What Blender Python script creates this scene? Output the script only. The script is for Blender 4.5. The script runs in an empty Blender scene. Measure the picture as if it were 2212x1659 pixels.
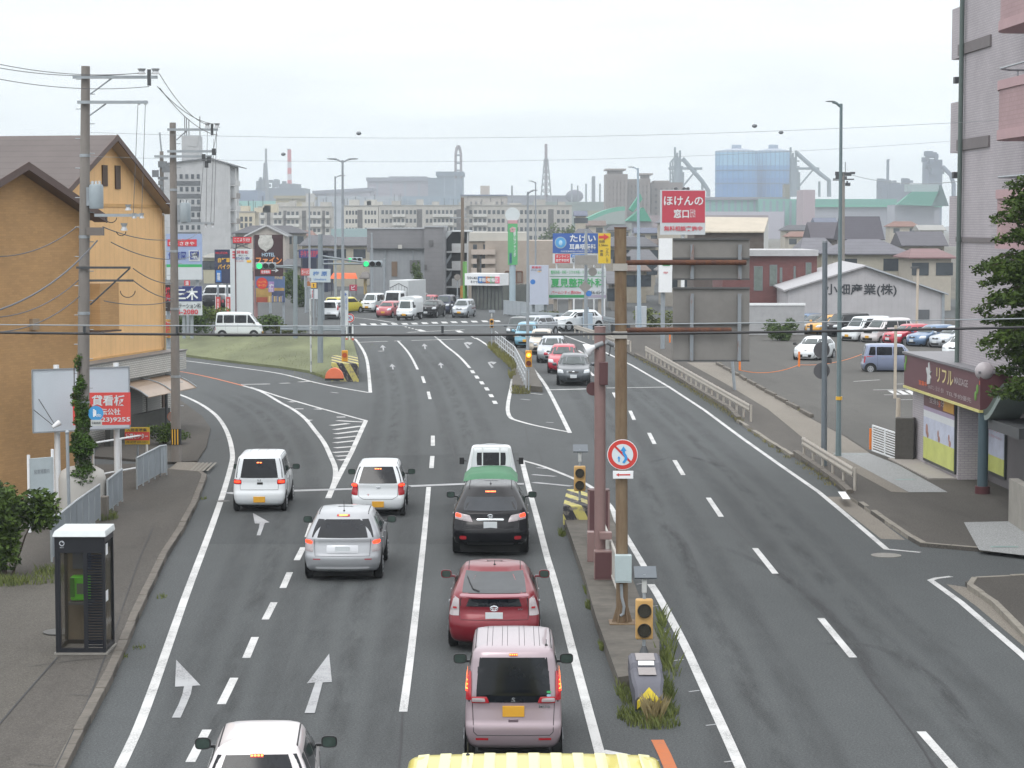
import bpy, math, random
from mathutils import Vector, Matrix
from mathutils.bvhtree import BVHTree
random.seed(7)
S = bpy.context.scene
COL = S.collection
# ---------------------------------------------------------------- camera
FPX, HOR, CH = 4700.0, 485.0, 8.1
TH = math.atan((829.5 - HOR) / FPX)
cd = bpy.data.cameras.new('camera'); cam = bpy.data.objects.new('camera', cd); COL.objects.link(cam)
cam.location = (0, 0, CH); cam.rotation_euler = (math.pi / 2 - TH, 0, 0)
cd.sensor_width = 36; cd.lens = 36 * FPX / 2212; cd.clip_start = 0.5; cd.clip_end = 20000
S.camera = cam
# ---------------------------------------------------------------- sky: overcast over a physical sky
SUN_EL, SUN_ROT = 52, 200
HAZE = .0003
W = bpy.data.worlds.new('World'); S.world = W; W.use_nodes = True
nt = W.node_tree; nt.nodes.clear()
wo = nt.nodes.new('ShaderNodeOutputWorld'); bg = nt.nodes.new('ShaderNodeBackground')
sky = nt.nodes.new('ShaderNodeTexSky'); sky.sky_type = 'NISHITA'; sky.sun_disc = False
sky.sun_elevation = math.radians(SUN_EL); sky.sun_rotation = math.radians(SUN_ROT)
tc = nt.nodes.new('ShaderNodeTexCoord'); sep = nt.nodes.new('ShaderNodeSeparateXYZ')
nt.links.new(tc.outputs['Generated'], sep.inputs[0])
cr = nt.nodes.new('ShaderNodeValToRGB')      # cloud deck: brighter towards the zenith
e = cr.color_ramp.elements
e[0].position = 0.0; e[0].color = (0.405, 0.437, 0.452, 1)
e[1].position = 1.0; e[1].color = (0.95, 0.95, 0.96, 1)
x = cr.color_ramp.elements.new(0.11); x.color = (0.458, 0.477, 0.483, 1)
x = cr.color_ramp.elements.new(0.2); x.color = (0.60, 0.62, 0.63, 1)
x = cr.color_ramp.elements.new(0.5); x.color = (0.80, 0.81, 0.83, 1)
nt.links.new(sep.outputs['Z'], cr.inputs['Fac'])
mp = nt.nodes.new('ShaderNodeMapping'); mp.inputs['Scale'].default_value = (3, 3, 22)
nz = nt.nodes.new('ShaderNodeTexNoise'); nz.inputs['Scale'].default_value = 2.2; nz.inputs['Detail'].default_value = 4
nt.links.new(tc.outputs['Generated'], mp.inputs[0]); nt.links.new(mp.outputs[0], nz.inputs['Vector'])
nr = nt.nodes.new('ShaderNodeMapRange'); nr.inputs['From Min'].default_value = .35; nr.inputs['From Max'].default_value = .7
nr.inputs['To Min'].default_value = .94; nr.inputs['To Max'].default_value = 1.08
nt.links.new(nz.outputs[0], nr.inputs[0])
mul = nt.nodes.new('ShaderNodeVectorMath'); mul.operation = 'SCALE'
nt.links.new(cr.outputs[0], mul.inputs[0]); nt.links.new(nr.outputs[0], mul.inputs['Scale'])
mul2 = nt.nodes.new('ShaderNodeVectorMath'); mul2.operation = 'SCALE'; mul2.inputs['Scale'].default_value = 22.0
nt.links.new(mul.outputs[0], mul2.inputs[0])
mx = nt.nodes.new('ShaderNodeMix'); mx.data_type = 'RGBA'; mx.inputs['Factor'].default_value = 0.93
nt.links.new(sky.outputs[0], mx.inputs[6]); nt.links.new(mul2.outputs[0], mx.inputs[7])
nt.links.new(mx.outputs[2], bg.inputs['Color']); bg.inputs['Strength'].default_value = 0.10
nt.links.new(bg.outputs[0], wo.inputs['Surface'])
sd = bpy.data.lights.new('sun', 'SUN'); sd.energy = 0.9; sd.angle = math.radians(25); sd.color = (1, .97, .93)
so = bpy.data.objects.new('sun', sd); COL.objects.link(so)
so.rotation_euler = (math.radians(90 - SUN_EL), 0, math.radians(180 - SUN_ROT))
S.view_settings.view_transform = 'Standard'; S.view_settings.look = 'None'
S.view_settings.exposure = 0.15; S.view_settings.gamma = 1
S.cycles.volume_bounces = 0; S.cycles.max_bounces = 6; S.cycles.diffuse_bounces = 2; S.cycles.glossy_bounces = 3
S.cycles.transparent_max_bounces = 12; S.cycles.use_denoising = True
# ---------------------------------------------------------------- photo pixel (2212 wide) -> place
def ray(u, v):
 a = (u - 1106) / FPX; b = (829.5 - v) / FPX
 c, s = math.cos(TH), math.sin(TH)
 return Vector((a, c + b * s, -s + b * c))
def G(u, v, z=0.0):
 d = ray(u, v); t = (z - CH) / d.z
 return Vector((d.x * t, d.y * t, z))
def P(u, v, Y):
 d = ray(u, v); t = Y / d.y
 return Vector((d.x * t, Y, CH + d.z * t))
def YV(v): return G(1106, v).y
def proj_u(p):
 c, s = math.cos(TH), math.sin(TH)
 dep = p.y * c - (p.z - CH) * s
 return 1106 + FPX * p.x / dep
# ---------------------------------------------------------------- materials
def lin(c):
 if isinstance(c, str):
  c = tuple(int(c[i:i + 2], 16) for i in (0, 2, 4))
 r = []
 for x in c:
  x = x / 255
  r.append(x / 12.92 if x <= .04045 else ((x + .055) / 1.055) ** 2.4)
 return tuple(r)
MC = {}
def M(name, col, rough=.7, metal=0., var=.08, sc=2.0, bump=0., emit=0., coat=0., k=1.0, spec=.5, stretch=None, alpha=1.):
 if name in MC: return MC[name]
 m = bpy.data.materials.new(name); m.use_nodes = True
 n = m.node_tree; b = n.nodes['Principled BSDF']
 c = tuple(min(1, x * k) for x in lin(col))
 b.inputs['Base Color'].default_value = (*c, 1)
 b.inputs['Roughness'].default_value = rough; b.inputs['Metallic'].default_value = metal
 b.inputs['Specular IOR Level'].default_value = spec
 if coat: b.inputs['Coat Weight'].default_value = coat; b.inputs['Coat Roughness'].default_value = .06
 if emit:
  b.inputs['Emission Color'].default_value = (*c, 1); b.inputs['Emission Strength'].default_value = emit
 if alpha < 1: b.inputs['Alpha'].default_value = alpha
 if var or bump:
  t = n.nodes.new('ShaderNodeTexCoord'); q = n.nodes.new('ShaderNodeMapping')
  if stretch: q.inputs['Scale'].default_value = stretch
  n.links.new(t.outputs['Object'], q.inputs[0])
  z = n.nodes.new('ShaderNodeTexNoise'); z.inputs['Scale'].default_value = sc; z.inputs['Detail'].default_value = 6
  z.inputs['Roughness'].default_value = .65
  n.links.new(q.outputs[0], z.inputs['Vector'])
  if var:
   r = n.nodes.new('ShaderNodeMapRange'); r.inputs['From Min'].default_value = .3; r.inputs['From Max'].default_value = .7
   r.inputs['To Min'].default_value = 1 - var; r.inputs['To Max'].default_value = 1 + var
   n.links.new(z.outputs[0], r.inputs[0])
   s = n.nodes.new('ShaderNodeVectorMath'); s.operation = 'SCALE'; s.inputs[0].default_value = c
   n.links.new(r.outputs[0], s.inputs['Scale']); n.links.new(s.outputs[0], b.inputs['Base Color'])
  if bump:
   u = n.nodes.new('ShaderNodeBump'); u.inputs['Strength'].default_value = bump; u.inputs['Distance'].default_value = .02
   n.links.new(z.outputs[0], u.inputs['Height']); n.links.new(u.outputs[0], b.inputs['Normal'])
 MC[name] = m
 return m
def MN(name):
 m = bpy.data.materials.new(name); m.use_nodes = True; MC[name] = m
 n = m.node_tree
 return m, n, n.nodes['Principled BSDF']
def N(n, t, **kw):
 x = n.nodes.new(t)
 for k, v in kw.items():
  if k[0] == '_': setattr(x, k[1:], v)
  else: x.inputs[k.replace('__', ' ')].default_value = v
 return x
def noise(n, vec, scale, detail=5, rough=.6):
 z = N(n, 'ShaderNodeTexNoise', Scale=scale, Detail=detail, Roughness=rough)
 if vec: n.links.new(vec, z.inputs['Vector'])
 return z.outputs[0]
def mapr(n, src, a, b, c, d):
 r = n.nodes.new('ShaderNodeMapRange')
 for i, v in zip(('From Min', 'From Max', 'To Min', 'To Max'), (a, b, c, d)): r.inputs[i].default_value = v
 n.links.new(src, r.inputs[0]); return r.outputs[0]
def mixc(n, fac, a, b, mode='MIX'):
 m = n.nodes.new('ShaderNodeMix'); m.data_type = 'RGBA'; m.blend_type = mode
 for i, v in ((0, fac), (6, a), (7, b)):
  if isinstance(v, (int, float)): m.inputs[i].default_value = v
  elif isinstance(v, tuple): m.inputs[i].default_value = (*v, 1) if len(v) == 3 else v
  else: n.links.new(v, m.inputs[i])
 return m.outputs[2]
def asphalt(name, base, stain=.18, patch=.02):
 m, n, b = MN(name)
 pos = n.nodes.new('ShaderNodeNewGeometry').outputs['Position']
 mp = N(n, 'ShaderNodeMapping'); mp.inputs['Scale'].default_value = (1, .16, 1); n.links.new(pos, mp.inputs[0])
 big = noise(n, mp.outputs[0], .35, 4); med = noise(n, pos, 1.3, 5); fine = noise(n, pos, 38, 2, .8)
 blot = noise(n, mp.outputs[0], 1.1, 3)
 c = lin(base)
 c1 = mixc(n, mapr(n, big, .35, .65, 0, 1), tuple(x * (1 - stain) for x in c), tuple(x * (1 + stain) for x in c))
 c2 = mixc(n, mapr(n, med, .3, .7, 0, .35), c1, tuple(x * .78 for x in c))
 c2 = mixc(n, mapr(n, blot, .62, .75, 0, .45), c2, tuple(x * .62 for x in c))
 grit = noise(n, pos, 20, 2, .9)
 c3 = mixc(n, 1.0, c2, mapr(n, fine, .25, .75, .52, 1.48), 'MULTIPLY'); c3 = mixc(n, 1.0, c3, mapr(n, grit, .3, .7, .72, 1.28), 'MULTIPLY')
 n.links.new(c3, b.inputs['Base Color'])
 b.inputs['Roughness'].default_value = .9; b.inputs['Specular IOR Level'].default_value = .22
 u = N(n, 'ShaderNodeBump', Strength=.35, Distance=.01); n.links.new(fine, u.inputs['Height']); n.links.new(u.outputs[0], b.inputs['Normal'])
 return m
def paint_mark(name, col, wear=.5):
 m, n, b = MN(name)
 pos = n.nodes.new('ShaderNodeNewGeometry').outputs['Position']
 f1 = noise(n, pos, 30, 3, .8); f2 = noise(n, pos, .9, 3)
 s = N(n, 'ShaderNodeMath', _operation='MULTIPLY'); n.links.new(mapr(n, f1, .42, .62, 0, 1), s.inputs[0]); n.links.new(mapr(n, f2, .40, .66, .02, wear), s.inputs[1])
 c = mixc(n, s.outputs[0], lin(col), lin('5a5b5c'))
 n.links.new(c, b.inputs['Base Color']); b.inputs['Roughness'].default_value = .7
 return m
def tilem(name, col, mortar, w, h, ms=.012, var=.10, off=.5):
 m, n, b = MN(name)
 tcn = n.nodes.new('ShaderNodeTexCoord'); sp = n.nodes.new('ShaderNodeSeparateXYZ'); n.links.new(tcn.outputs['Object'], sp.inputs[0])
 ad = N(n, 'ShaderNodeMath', _operation='ADD'); n.links.new(sp.outputs[0], ad.inputs[0]); n.links.new(sp.outputs[1], ad.inputs[1])
 cb = n.nodes.new('ShaderNodeCombineXYZ'); n.links.new(ad.outputs[0], cb.inputs[0]); n.links.new(sp.outputs[2], cb.inputs[1])
 bt = n.nodes.new('ShaderNodeTexBrick'); bt.offset = off
 for i, v in (('Scale', 1), ('Mortar Size', ms), ('Brick Width', w), ('Row Height', h)): bt.inputs[i].default_value = v
 c = lin(col); bt.inputs['Color1'].default_value = (*[x * (1 + var) for x in c], 1); bt.inputs['Color2'].default_value = (*[x * (1 - var) for x in c], 1)
 bt.inputs['Mortar'].default_value = (*lin(mortar), 1); n.links.new(cb.outputs[0], bt.inputs['Vector'])
 st = mapr(n, noise(n, tcn.outputs['Object'], .6, 5), .3, .7, .88, 1.08)
 n.links.new(mixc(n, 1.0, bt.outputs[0], st, 'MULTIPLY'), b.inputs['Base Color'])
 b.inputs['Roughness'].default_value = .75
 return m
def ribm(name, col, period=.3, horiz=False, depth=.35, rough=.6, metal=0.):
 """ribbed cladding or corrugated roof"""
 m, n, b = MN(name)
 tcn = n.nodes.new('ShaderNodeTexCoord'); sp = n.nodes.new('ShaderNodeSeparateXYZ'); n.links.new(tcn.outputs['Object'], sp.inputs[0])
 ad = N(n, 'ShaderNodeMath', _operation='ADD')
 if horiz: n.links.new(sp.outputs[2], ad.inputs[0]); ad.inputs[1].default_value = 0
 else: n.links.new(sp.outputs[0], ad.inputs[0]); n.links.new(sp.outputs[1], ad.inputs[1])
 q = N(n, 'ShaderNodeMath', _operation='MODULO'); n.links.new(ad.outputs[0], q.inputs[0]); q.inputs[1].default_value = period
 aa = N(n, 'ShaderNodeMath', _operation='ABSOLUTE'); n.links.new(q.outputs[0], aa.inputs[0])
 g = mapr(n, aa.outputs[0], 0, period * .22, 1 - depth, 1)
 st = mapr(n, noise(n, tcn.outputs['Object'], .8, 5), .3, .7, .9, 1.07)
 c = mixc(n, 1.0, lin(col), g, 'MULTIPLY'); c = mixc(n, 1.0, c, st, 'MULTIPLY')
 n.links.new(c, b.inputs['Base Color']); b.inputs['Roughness'].default_value = rough; b.inputs['Metallic'].default_value = metal
 return m
def rustm(name, paint, rust, lo=.45, hi=.6, sc=3.0):
 m, n, b = MN(name)
 tcn = n.nodes.new('ShaderNodeTexCoord'); mp = N(n, 'ShaderNodeMapping'); mp.inputs['Scale'].default_value = (3, 3, .5)
 n.links.new(tcn.outputs['Object'], mp.inputs[0])
 f = mapr(n, noise(n, mp.outputs[0], sc, 7, .7), lo, hi, 0, 1); g = noise(n, tcn.outputs['Object'], 14, 4)
 r = mixc(n, g, tuple(x * .55 for x in lin(rust)), tuple(x * 1.35 for x in lin(rust)))
 n.links.new(mixc(n, f, lin(paint), r), b.inputs['Base Color']); b.inputs['Roughness'].default_value = .8
 return m
def leafm(name, a, bcol):
 m, n, b = MN(name)
 oi = n.nodes.new('ShaderNodeNewGeometry'); f = noise(n, oi.outputs['Position'], 2.2, 3)
 g = N(n, 'ShaderNodeMath', _operation='ADD'); n.links.new(mapr(n, f, .35, .65, 0, .6), g.inputs[0])
 h = mapr(n, oi.outputs['Random Per Island'], 0, 1, 0, .4); n.links.new(h, g.inputs[1])
 n.links.new(mixc(n, g.outputs[0], lin(a), lin(bcol)), b.inputs['Base Color']); b.inputs['Roughness'].default_value = .65
 b.inputs['Specular IOR Level'].default_value = .2
 return m
# ---------------------------------------------------------------- things and parts
MW = {}
def T(name, label, cat, loc=(0, 0, 0), rot=0., group=None, tilt=0.):
 o = bpy.data.objects.new(name, None); COL.objects.link(o); o.empty_display_size = .3
 o.location = loc; o.rotation_euler = (tilt, 0, rot)
 MW[o.name] = Matrix.Translation(Vector(loc)) @ Matrix.Rotation(rot, 4, 'Z') @ Matrix.Rotation(tilt, 4, 'X')
 tag(o, label, cat, group); return o
def tag(o, label=None, cat=None, group=None, kind=None):
 if label: o['label'] = label
 if cat: o['category'] = cat
 if group: o['group'] = group
 if kind: o['kind'] = kind
 return o
class MB:
 def __init__(s, world=False): s.v = []; s.f = []; s.m = []; s.world = world
 def add(s, vs, fs, m=0):
  o = len(s.v); s.v += [tuple(p) for p in vs]
  for f in fs: s.f.append([i + o for i in f]); s.m.append(m)
  return s
 def box(s, x0, y0, z0, x1, y1, z1, m=0):
  vs = [(x0, y0, z0), (x1, y0, z0), (x1, y1, z0), (x0, y1, z0), (x0, y0, z1), (x1, y0, z1), (x1, y1, z1), (x0, y1, z1)]
  return s.add(vs, [(0, 3, 2, 1), (4, 5, 6, 7), (0, 1, 5, 4), (1, 2, 6, 5), (2, 3, 7, 6), (3, 0, 4, 7)], m)
 def cbox(s, c, d, m=0, rot=0., rx=0.):
  R = Matrix.Rotation(rot, 3, 'Z') @ Matrix.Rotation(rx, 3, 'X'); c = Vector(c)
  vs = [c + R @ Vector((a * d[0] / 2, b * d[1] / 2, e * d[2] / 2)) for e in (-1, 1) for a, b in ((-1, -1), (1, -1), (1, 1), (-1, 1))]
  return s.add(vs, [(0, 3, 2, 1), (4, 5, 6, 7), (0, 1, 5, 4), (1, 2, 6, 5), (2, 3, 7, 6), (3, 0, 4, 7)], m)
 def prism(s, pts, z0, z1, m=0, bottom=False):
  n = len(pts)
  a = sum(pts[i][0] * pts[(i + 1) % n][1] - pts[(i + 1) % n][0] * pts[i][1] for i in range(n))
  if a < 0: pts = pts[::-1]
  vs = [(p[0], p[1], z0) for p in pts] + [(p[0], p[1], z1) for p in pts]
  fs = [tuple(range(n, 2 * n))] + [(i, (i + 1) % n, n + (i + 1) % n, n + i) for i in range(n)]
  if bottom: fs.append(tuple(range(n - 1, -1, -1)))
  return s.add(vs, fs, m)
 def flat(s, pts, m=0):
  return s.add(pts, [tuple(range(len(pts)))], m)
 def extr(s, pts, d, m=0):
  """closed outline (3D points) extruded by vector d"""
  n = len(pts); d = Vector(d)
  vs = [Vector(p) for p in pts] + [Vector(p) + d for p in pts]
  return s.add(vs, [tuple(range(n - 1, -1, -1)), tuple(range(n, 2 * n))] + [(i, (i + 1) % n, n + (i + 1) % n, n + i) for i in range(n)], m)
 def tube(s, pts, r, n=8, m=0, cap=True):
  pts = [Vector(p) for p in pts]; k = len(pts)
  rs = r if isinstance(r, (list, tuple)) else [r] * k
  o = len(s.v); prev = None
  for i, p in enumerate(pts):
   d = (pts[min(i + 1, k - 1)] - pts[max(i - 1, 0)]).normalized()
   if prev is None:
    a = Vector((0, 0, 1)) if abs(d.z) < .9 else Vector((1, 0, 0))
    x = d.cross(a).normalized()
   else: x = (prev - d * prev.dot(d)).normalized()
   prev = x; y = d.cross(x)
   for j in range(n):
    t = 2 * math.pi * j / n
    s.v.append(tuple(p + (x * math.cos(t) + y * math.sin(t)) * rs[i]))
  for i in range(k - 1):
   for j in range(n):
    a = o + i * n + j; b2 = o + i * n + (j + 1) % n
    s.f.append([a, b2, b2 + n, a + n]); s.m.append(m)
  if cap:
   s.f.append([o + j for j in range(n - 1, -1, -1)]); s.m.append(m)
   s.f.append([o + (k - 1) * n + j for j in range(n)]); s.m.append(m)
  return s
 def disc(s, c, r, axis='y', t=.02, n=20, m=0, rz=None):
  c = Vector(c); d = Vector((0, 1, 0)) if axis == 'y' else Vector((1, 0, 0)) if axis == 'x' else Vector((0, 0, 1))
  return s.tube([c - d * t / 2, c + d * t / 2], r, n, m)
 def ball(s, c, r, m=0, nu=14, nv=9, sq=(1, 1, 1)):
  c = Vector(c); o = len(s.v)
  for i in range(nv + 1):
   a = math.pi * i / nv
   for j in range(nu):
    b = 2 * math.pi * j / nu
    s.v.append((c.x + r * sq[0] * math.sin(a) * math.cos(b), c.y + r * sq[1] * math.sin(a) * math.sin(b), c.z + r * sq[2] * math.cos(a)))
  for i in range(nv):
   for j in range(nu):
    s.f.append([o + i * nu + j, o + (i + 1) * nu + j, o + (i + 1) * nu + (j + 1) % nu, o + i * nu + (j + 1) % nu]); s.m.append(m)
  return s
 def build(s, name, mats, parent=None, sharp=35, bevel=0, label=None):
  me = bpy.data.meshes.new(name)
  vs = s.v
  if parent is not None and s.world:
   p = parent
   mi = (MW[p.name] if p.name in MW else MW[p.parent.name]).inverted(); vs = [tuple(mi @ Vector(q)) for q in vs]
  me.from_pydata(vs, [], s.f)
  if not isinstance(mats, (list, tuple)): mats = [mats]
  for m in mats: me.materials.append(m)
  if len(mats) > 1: me.polygons.foreach_set('material_index', s.m)
  me.validate(); me.shade_smooth(); me.set_sharp_from_angle(angle=math.radians(sharp))
  o = bpy.data.objects.new(name, me); COL.objects.link(o)
  if parent is not None: o.parent = parent
  if bevel:
   b = o.modifiers.new('bevel', 'BEVEL'); b.width = bevel; b.segments = 2; b.limit_method = 'ANGLE'
  if label: o['label'] = label
  return o
def struct(name, mb, mats, **k):
 o = mb.build(name, mats, **k); o['kind'] = 'structure'; return o
def copy_tree(o, parent=None, loc=None, rot=None, label=None, top=True):
 c = o.copy(); COL.objects.link(c); c.parent = parent
 if top:
  if loc is not None: c.location = loc
  if rot is not None: c.rotation_euler = (0, 0, rot)
  if label: c['label'] = label
 for ch in o.children: copy_tree(ch, c, top=False)
 return c
# text lying in the local x-z plane (reads from -y), fitted to a w x h box centred on (x, z)
def text(parent, s, x, y, z, w, h, mat, name='lettering', bold=.02, vert=False, fit=True, rotz=0, shear=0):
 cu = bpy.data.curves.new('t', 'FONT'); cu.body = s; cu.size = 1; cu.offset = bold * .55; cu.resolution_u = 2
 cu.shear = shear
 if vert: cu.body = '\n'.join(s); cu.space_line = .86
 cu.align_x = 'CENTER'
 to = bpy.data.objects.new('t', cu); COL.objects.link(to)
 dg = bpy.context.evaluated_depsgraph_get(); dg.update()
 me = bpy.data.meshes.new_from_object(to.evaluated_get(dg))
 bpy.data.objects.remove(to); bpy.data.curves.remove(cu)
 if not len(me.vertices): return None
 xs = [v.co.x for v in me.vertices]; ys = [v.co.y for v in me.vertices]
 x0, x1, y0, y1 = min(xs), max(xs), min(ys), max(ys)
 sx = w / max(x1 - x0, 1e-4); sy = h / max(y1 - y0, 1e-4)
 cz, sz = math.cos(rotz), math.sin(rotz)
 for v in me.vertices:
  a = (v.co.x - (x0 + x1) / 2) * sx; b = (v.co.y - (y0 + y1) / 2) * sy
  v.co = (x + a * cz, y + a * sz, z + b)
 me.materials.clear(); me.materials.append(mat)
 o = bpy.data.objects.new(name, me); COL.objects.link(o); o.parent = parent
 return o
WHITE = M('white_paint', 'dfe2e4', .5, var=.04); BLACK = M('black_matt', '1c1d1f', .6, var=.1)
GALV = M('galvanised_steel', '9aa1a6', .45, .35, var=.12, sc=5); GREYP = M('grey_painted_steel', '8b9298', .5, .1, var=.1, sc=4)
RED = M('red_paint', 'c2333f', .5, var=.05); YEL = M('yellow_paint', 'e2b13a', .5, var=.06); ORANGE = M('orange_paint', 'e07a2e', .5, var=.06)
BLUE = M('blue_paint', '2f6fb5', .5, var=.05); GREEN = M('green_paint', '2f9e5b', .5, var=.05); NAVY = M('navy_paint', '27336b', .5, var=.05)
CONC = M('concrete', 'a09d96', .85, var=.16, sc=3, bump=.3, k=.6); CONCP = M('pole_concrete', '8a8580', .85, var=.14, sc=3, bump=.2, stretch=(1, 1, .3), k=.8)
GLASSB = M('dark_window_glass', '3a4148', .12, var=.25, sc=.7, spec=.7)
CABLE = M('black_cable', '2a2b2e', .55, var=.05); STEELD = M('dark_steel', '4a4d50', .5, .3, var=.15)
# ================================================================ GROUND, ROADS, MARKINGS
ASPH = asphalt('road_asphalt', '4c4f50', .10)
ASPH2 = asphalt('sidewalk_asphalt', '4d4a46', .22)
ASPH3 = asphalt('parking_asphalt', '52514e', .12)
ASPHP = asphalt('patched_asphalt', '454849', .10)
BEIGE = asphalt('beige_paving', '77726a', .10)
SANDG = asphalt('city_ground', '5d5a52', .2)
MOSS = asphalt('mossy_green', '666b4f', .32)
LINEW = paint_mark('white_road_paint', 'bfc0bf', .95); LINEF = paint_mark('worn_white_paint', '9b9d9f', 1.0)
LINEO = paint_mark('orange_road_paint', 'b0602c', .7)
KERB = M('kerb_concrete', '605b54', .9, var=.28, sc=4, bump=.4, k=.95)
def GL(pts, z=0.): return [G(u, v, z) for u, v in pts]
def sheet(name, pts, z, mat):
 return struct(name, MB().flat([(p.x, p.y, z) for p in GL(pts, z)]), mat)
def slab(name, pts, z, mat, z0=-.05):
 m = MB().prism([(p.x, p.y) for p in GL(pts, 0)], z0, z, 0); return struct(name, m, mat)
g = MB(); g.flat([(-6000, -200, -.06), (6000, -200, -.06), (6000, 9000, -.06), (-6000, 9000, -.06)])
struct('ground', g, SANDG)
struct('road', MB().flat([(-75, -20, 0), (48, -20, 0), (48, 330, 0), (-75, 330, 0)]), ASPH)
sheet('road_patch', [(500, 1052), (1120, 1052), (1172, 1175), (440, 1175)], .003, ASPHP)
sheet('road_patch', [(795, 985), (1120, 978), (1128, 1050), (765, 1052)], .003, ASPHP)
# ---- polyline ribbon of constant width
def ribbon(mb, pts, w, z, m=0, px=True):
 p = [Vector((q.x, q.y)) for q in GL(pts, z)] if px else [Vector(q) for q in pts]
 n = len(p); L = []; R = []
 for i in range(n):
  a = (p[i] - p[i - 1]).normalized() if i else (p[1] - p[0]).normalized()
  b = (p[i + 1] - p[i]).normalized() if i < n - 1 else a
  t = (a + b).normalized(); nn = Vector((-t.y, t.x)); q = nn * (w / 2) / max(.5, nn.dot(Vector((-a.y, a.x))))
  L.append(p[i] + q); R.append(p[i] - q)
 o = len(mb.v)
 for a, b in zip(L, R): mb.v += [(a.x, a.y, z), (b.x, b.y, z)]
 for i in range(n - 1):
  mb.f.append([o + 2 * i, o + 2 * i + 1, o + 2 * i + 3, o + 2 * i + 2]); mb.m.append(m)
def smooth(pts, k=4):
 o = []
 n = len(pts)
 for i in range(n - 1):
  a = pts[max(i - 1, 0)]; b = pts[i]; c = pts[i + 1]; d = pts[min(i + 2, n - 1)]
  for j in range(k):
   t = j / k
   o.append(tuple(.5 * ((2 * b[q]) + (-a[q] + c[q]) * t + (2 * a[q] - 5 * b[q] + 4 * c[q] - d[q]) * t * t + (-a[q] + 3 * b[q] - 3 * c[q] + d[q]) * t ** 3) for q in range(len(b))))
 o.append(tuple(pts[-1])); return o
Z1 = .008
wl = MB()
NZ = [0]
def wline(pts, w=.15, sm=True): NZ[0] += 1; ribbon(wl, smooth(pts) if sm and len(pts) > 2 else pts, w, Z1 + .0003 * (NZ[0] % 9))
wline([(108, 1960), (258, 1659), (315, 1530), (398, 1296), (448, 1163), (480, 1072), (498, 1010), (502, 979), (492, 937), (472, 903), (445, 880), (412, 862), (380, 850), (330, 838)], .17)
wline([(330, 772), (390, 778), (500, 792), (605, 807), (672, 824), (728, 836), (797, 848)], .17)
wline([(767, 732), (781, 751), (791, 772), (796, 800), (800, 848)], .17)
wline([(859, 736), (877, 755), (890, 774), (902, 798)], .14)
wline([(926, 1052), (917, 1150), (905, 1260), (889, 1400), (871, 1537)], .14)
wline([(948, 733), (963, 747), (985, 764), (1001, 779), (1015, 795)], .16)
wline([(1028, 730), (1043, 739), (1062, 752), (1083, 764), (1099, 777), (1109, 789), (1110, 802), (1107, 820), (1103, 843), (1098, 868), (1097, 888), (1103, 902), (1119, 909), (1161, 920), (1228, 933)], .17)
wline([(1147, 791), (1175, 827), (1197, 866), (1231, 935)], .17)
wline([(1107, 846), (1172, 852)], .15)
wline([(1187, 842), (1268, 840)], .35); wline([(1310, 838), (1444, 836)], .22)
wline([(1200, 712), (1217, 724), (1274, 745), (1365, 789), (1444, 835), (1522, 886), (1604, 947), (1686, 1005), (1768, 1062), (1820, 1105), (1915, 1186), (1988, 1193)], .15, False)
wline([(2055, 1245), (2022, 1249), (2010, 1253), (2028, 1266), (2075, 1300), (2212, 1418), (2500, 1700)], .15, False)
wline([(1130, 995), (1175, 1008), (1238, 1033), (1278, 1053), (1319, 1094), (1331, 1123), (1356, 1164), (1399, 1236)], .15)
wline([(1406, 1262), (1425, 1292), (1475, 1385), (1513, 1467), (1600, 1659), (1690, 1880)], .17)
wline([(1127, 993), (1142, 1053), (1163, 1130), (1181, 1200), (1202, 1271), (1241, 1422), (1297, 1632)], .16)
wline([(1300, 1622), (1415, 1645)], .2)
# gore on the left
wline([(525, 833), (565, 846), (605, 869), (636, 886), (660, 905), (679, 928), (700, 956), (714, 985), (724, 1010), (724, 1035), (717, 1057)], .17)
wline([(540, 836), (605, 857), (689, 881), (792, 909)], .15, False); wline([(790, 909), (759, 977), (716, 1059), (709, 1076)], .18, False)
def z5(x, y): return (604.8 + x * .211, 639.4 + y * .211)
for a, b in [((580, 1240), (670, 1238)), ((585, 1275), (850, 1290)), ((525, 1325), (700, 1305)), ((560, 1368), (835, 1330)), ((565, 1412), (815, 1380)), ((570, 1457), (795, 1432)), ((560, 1503), (775, 1480)), ((565, 1555), (745, 1540)), ((545, 1602), (720, 1590)), ((575, 1640), (705, 1632)), ((600, 1680), (690, 1672)),
    ((150, 1155), (240, 1155)), ((90, 1082), (150, 1085)), ((360, 1155), (440, 1160)), ((0, 895), (100, 890)), ((190, 880), (320, 872)), ((270, 1270), (325, 1272)), ((800, 474), (1100, 463)), ((1170, 460), (1240, 460)), ((1345, 455), (1890, 440)),
    ((-400, 905), (-100, 900)), ((1060, 563), (1010, 565)), ((740, 305), (1080, 295)), ((1300, 372), (1890, 345)), ((640, 200), (600, 205)), ((850, 120), (780, 118))]:
 wline([z5(*a), z5(*b)], .3)
wline([z5(750, 425), z5(1560, 400)], .2)
wline([(697, 742), (765, 685), (850, 697)], .15, False) if 0 else wline([(765, 686), (805, 690), (852, 697)], .2)
for i, (a, b) in enumerate([(820, 290), (925, 288), (1033, 287), (1140, 286), (1245, 284), (1345, 281), (1450, 277), (1552, 273), (1652, 270), (1750, 267), (1855, 264), (1958, 261), (2065, 258), (2190, 255)]):
 x0, y0 = z5(a, b - 7); x1, y1 = z5(a + 68, b + 9)
 wl.flat([G(x0 - 1.5, y0, Z1), G(x1 - 3.5, y0, Z1), G(x1 + 1, y1, Z1), G(x0 + 3, y1, Z1)])
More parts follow.
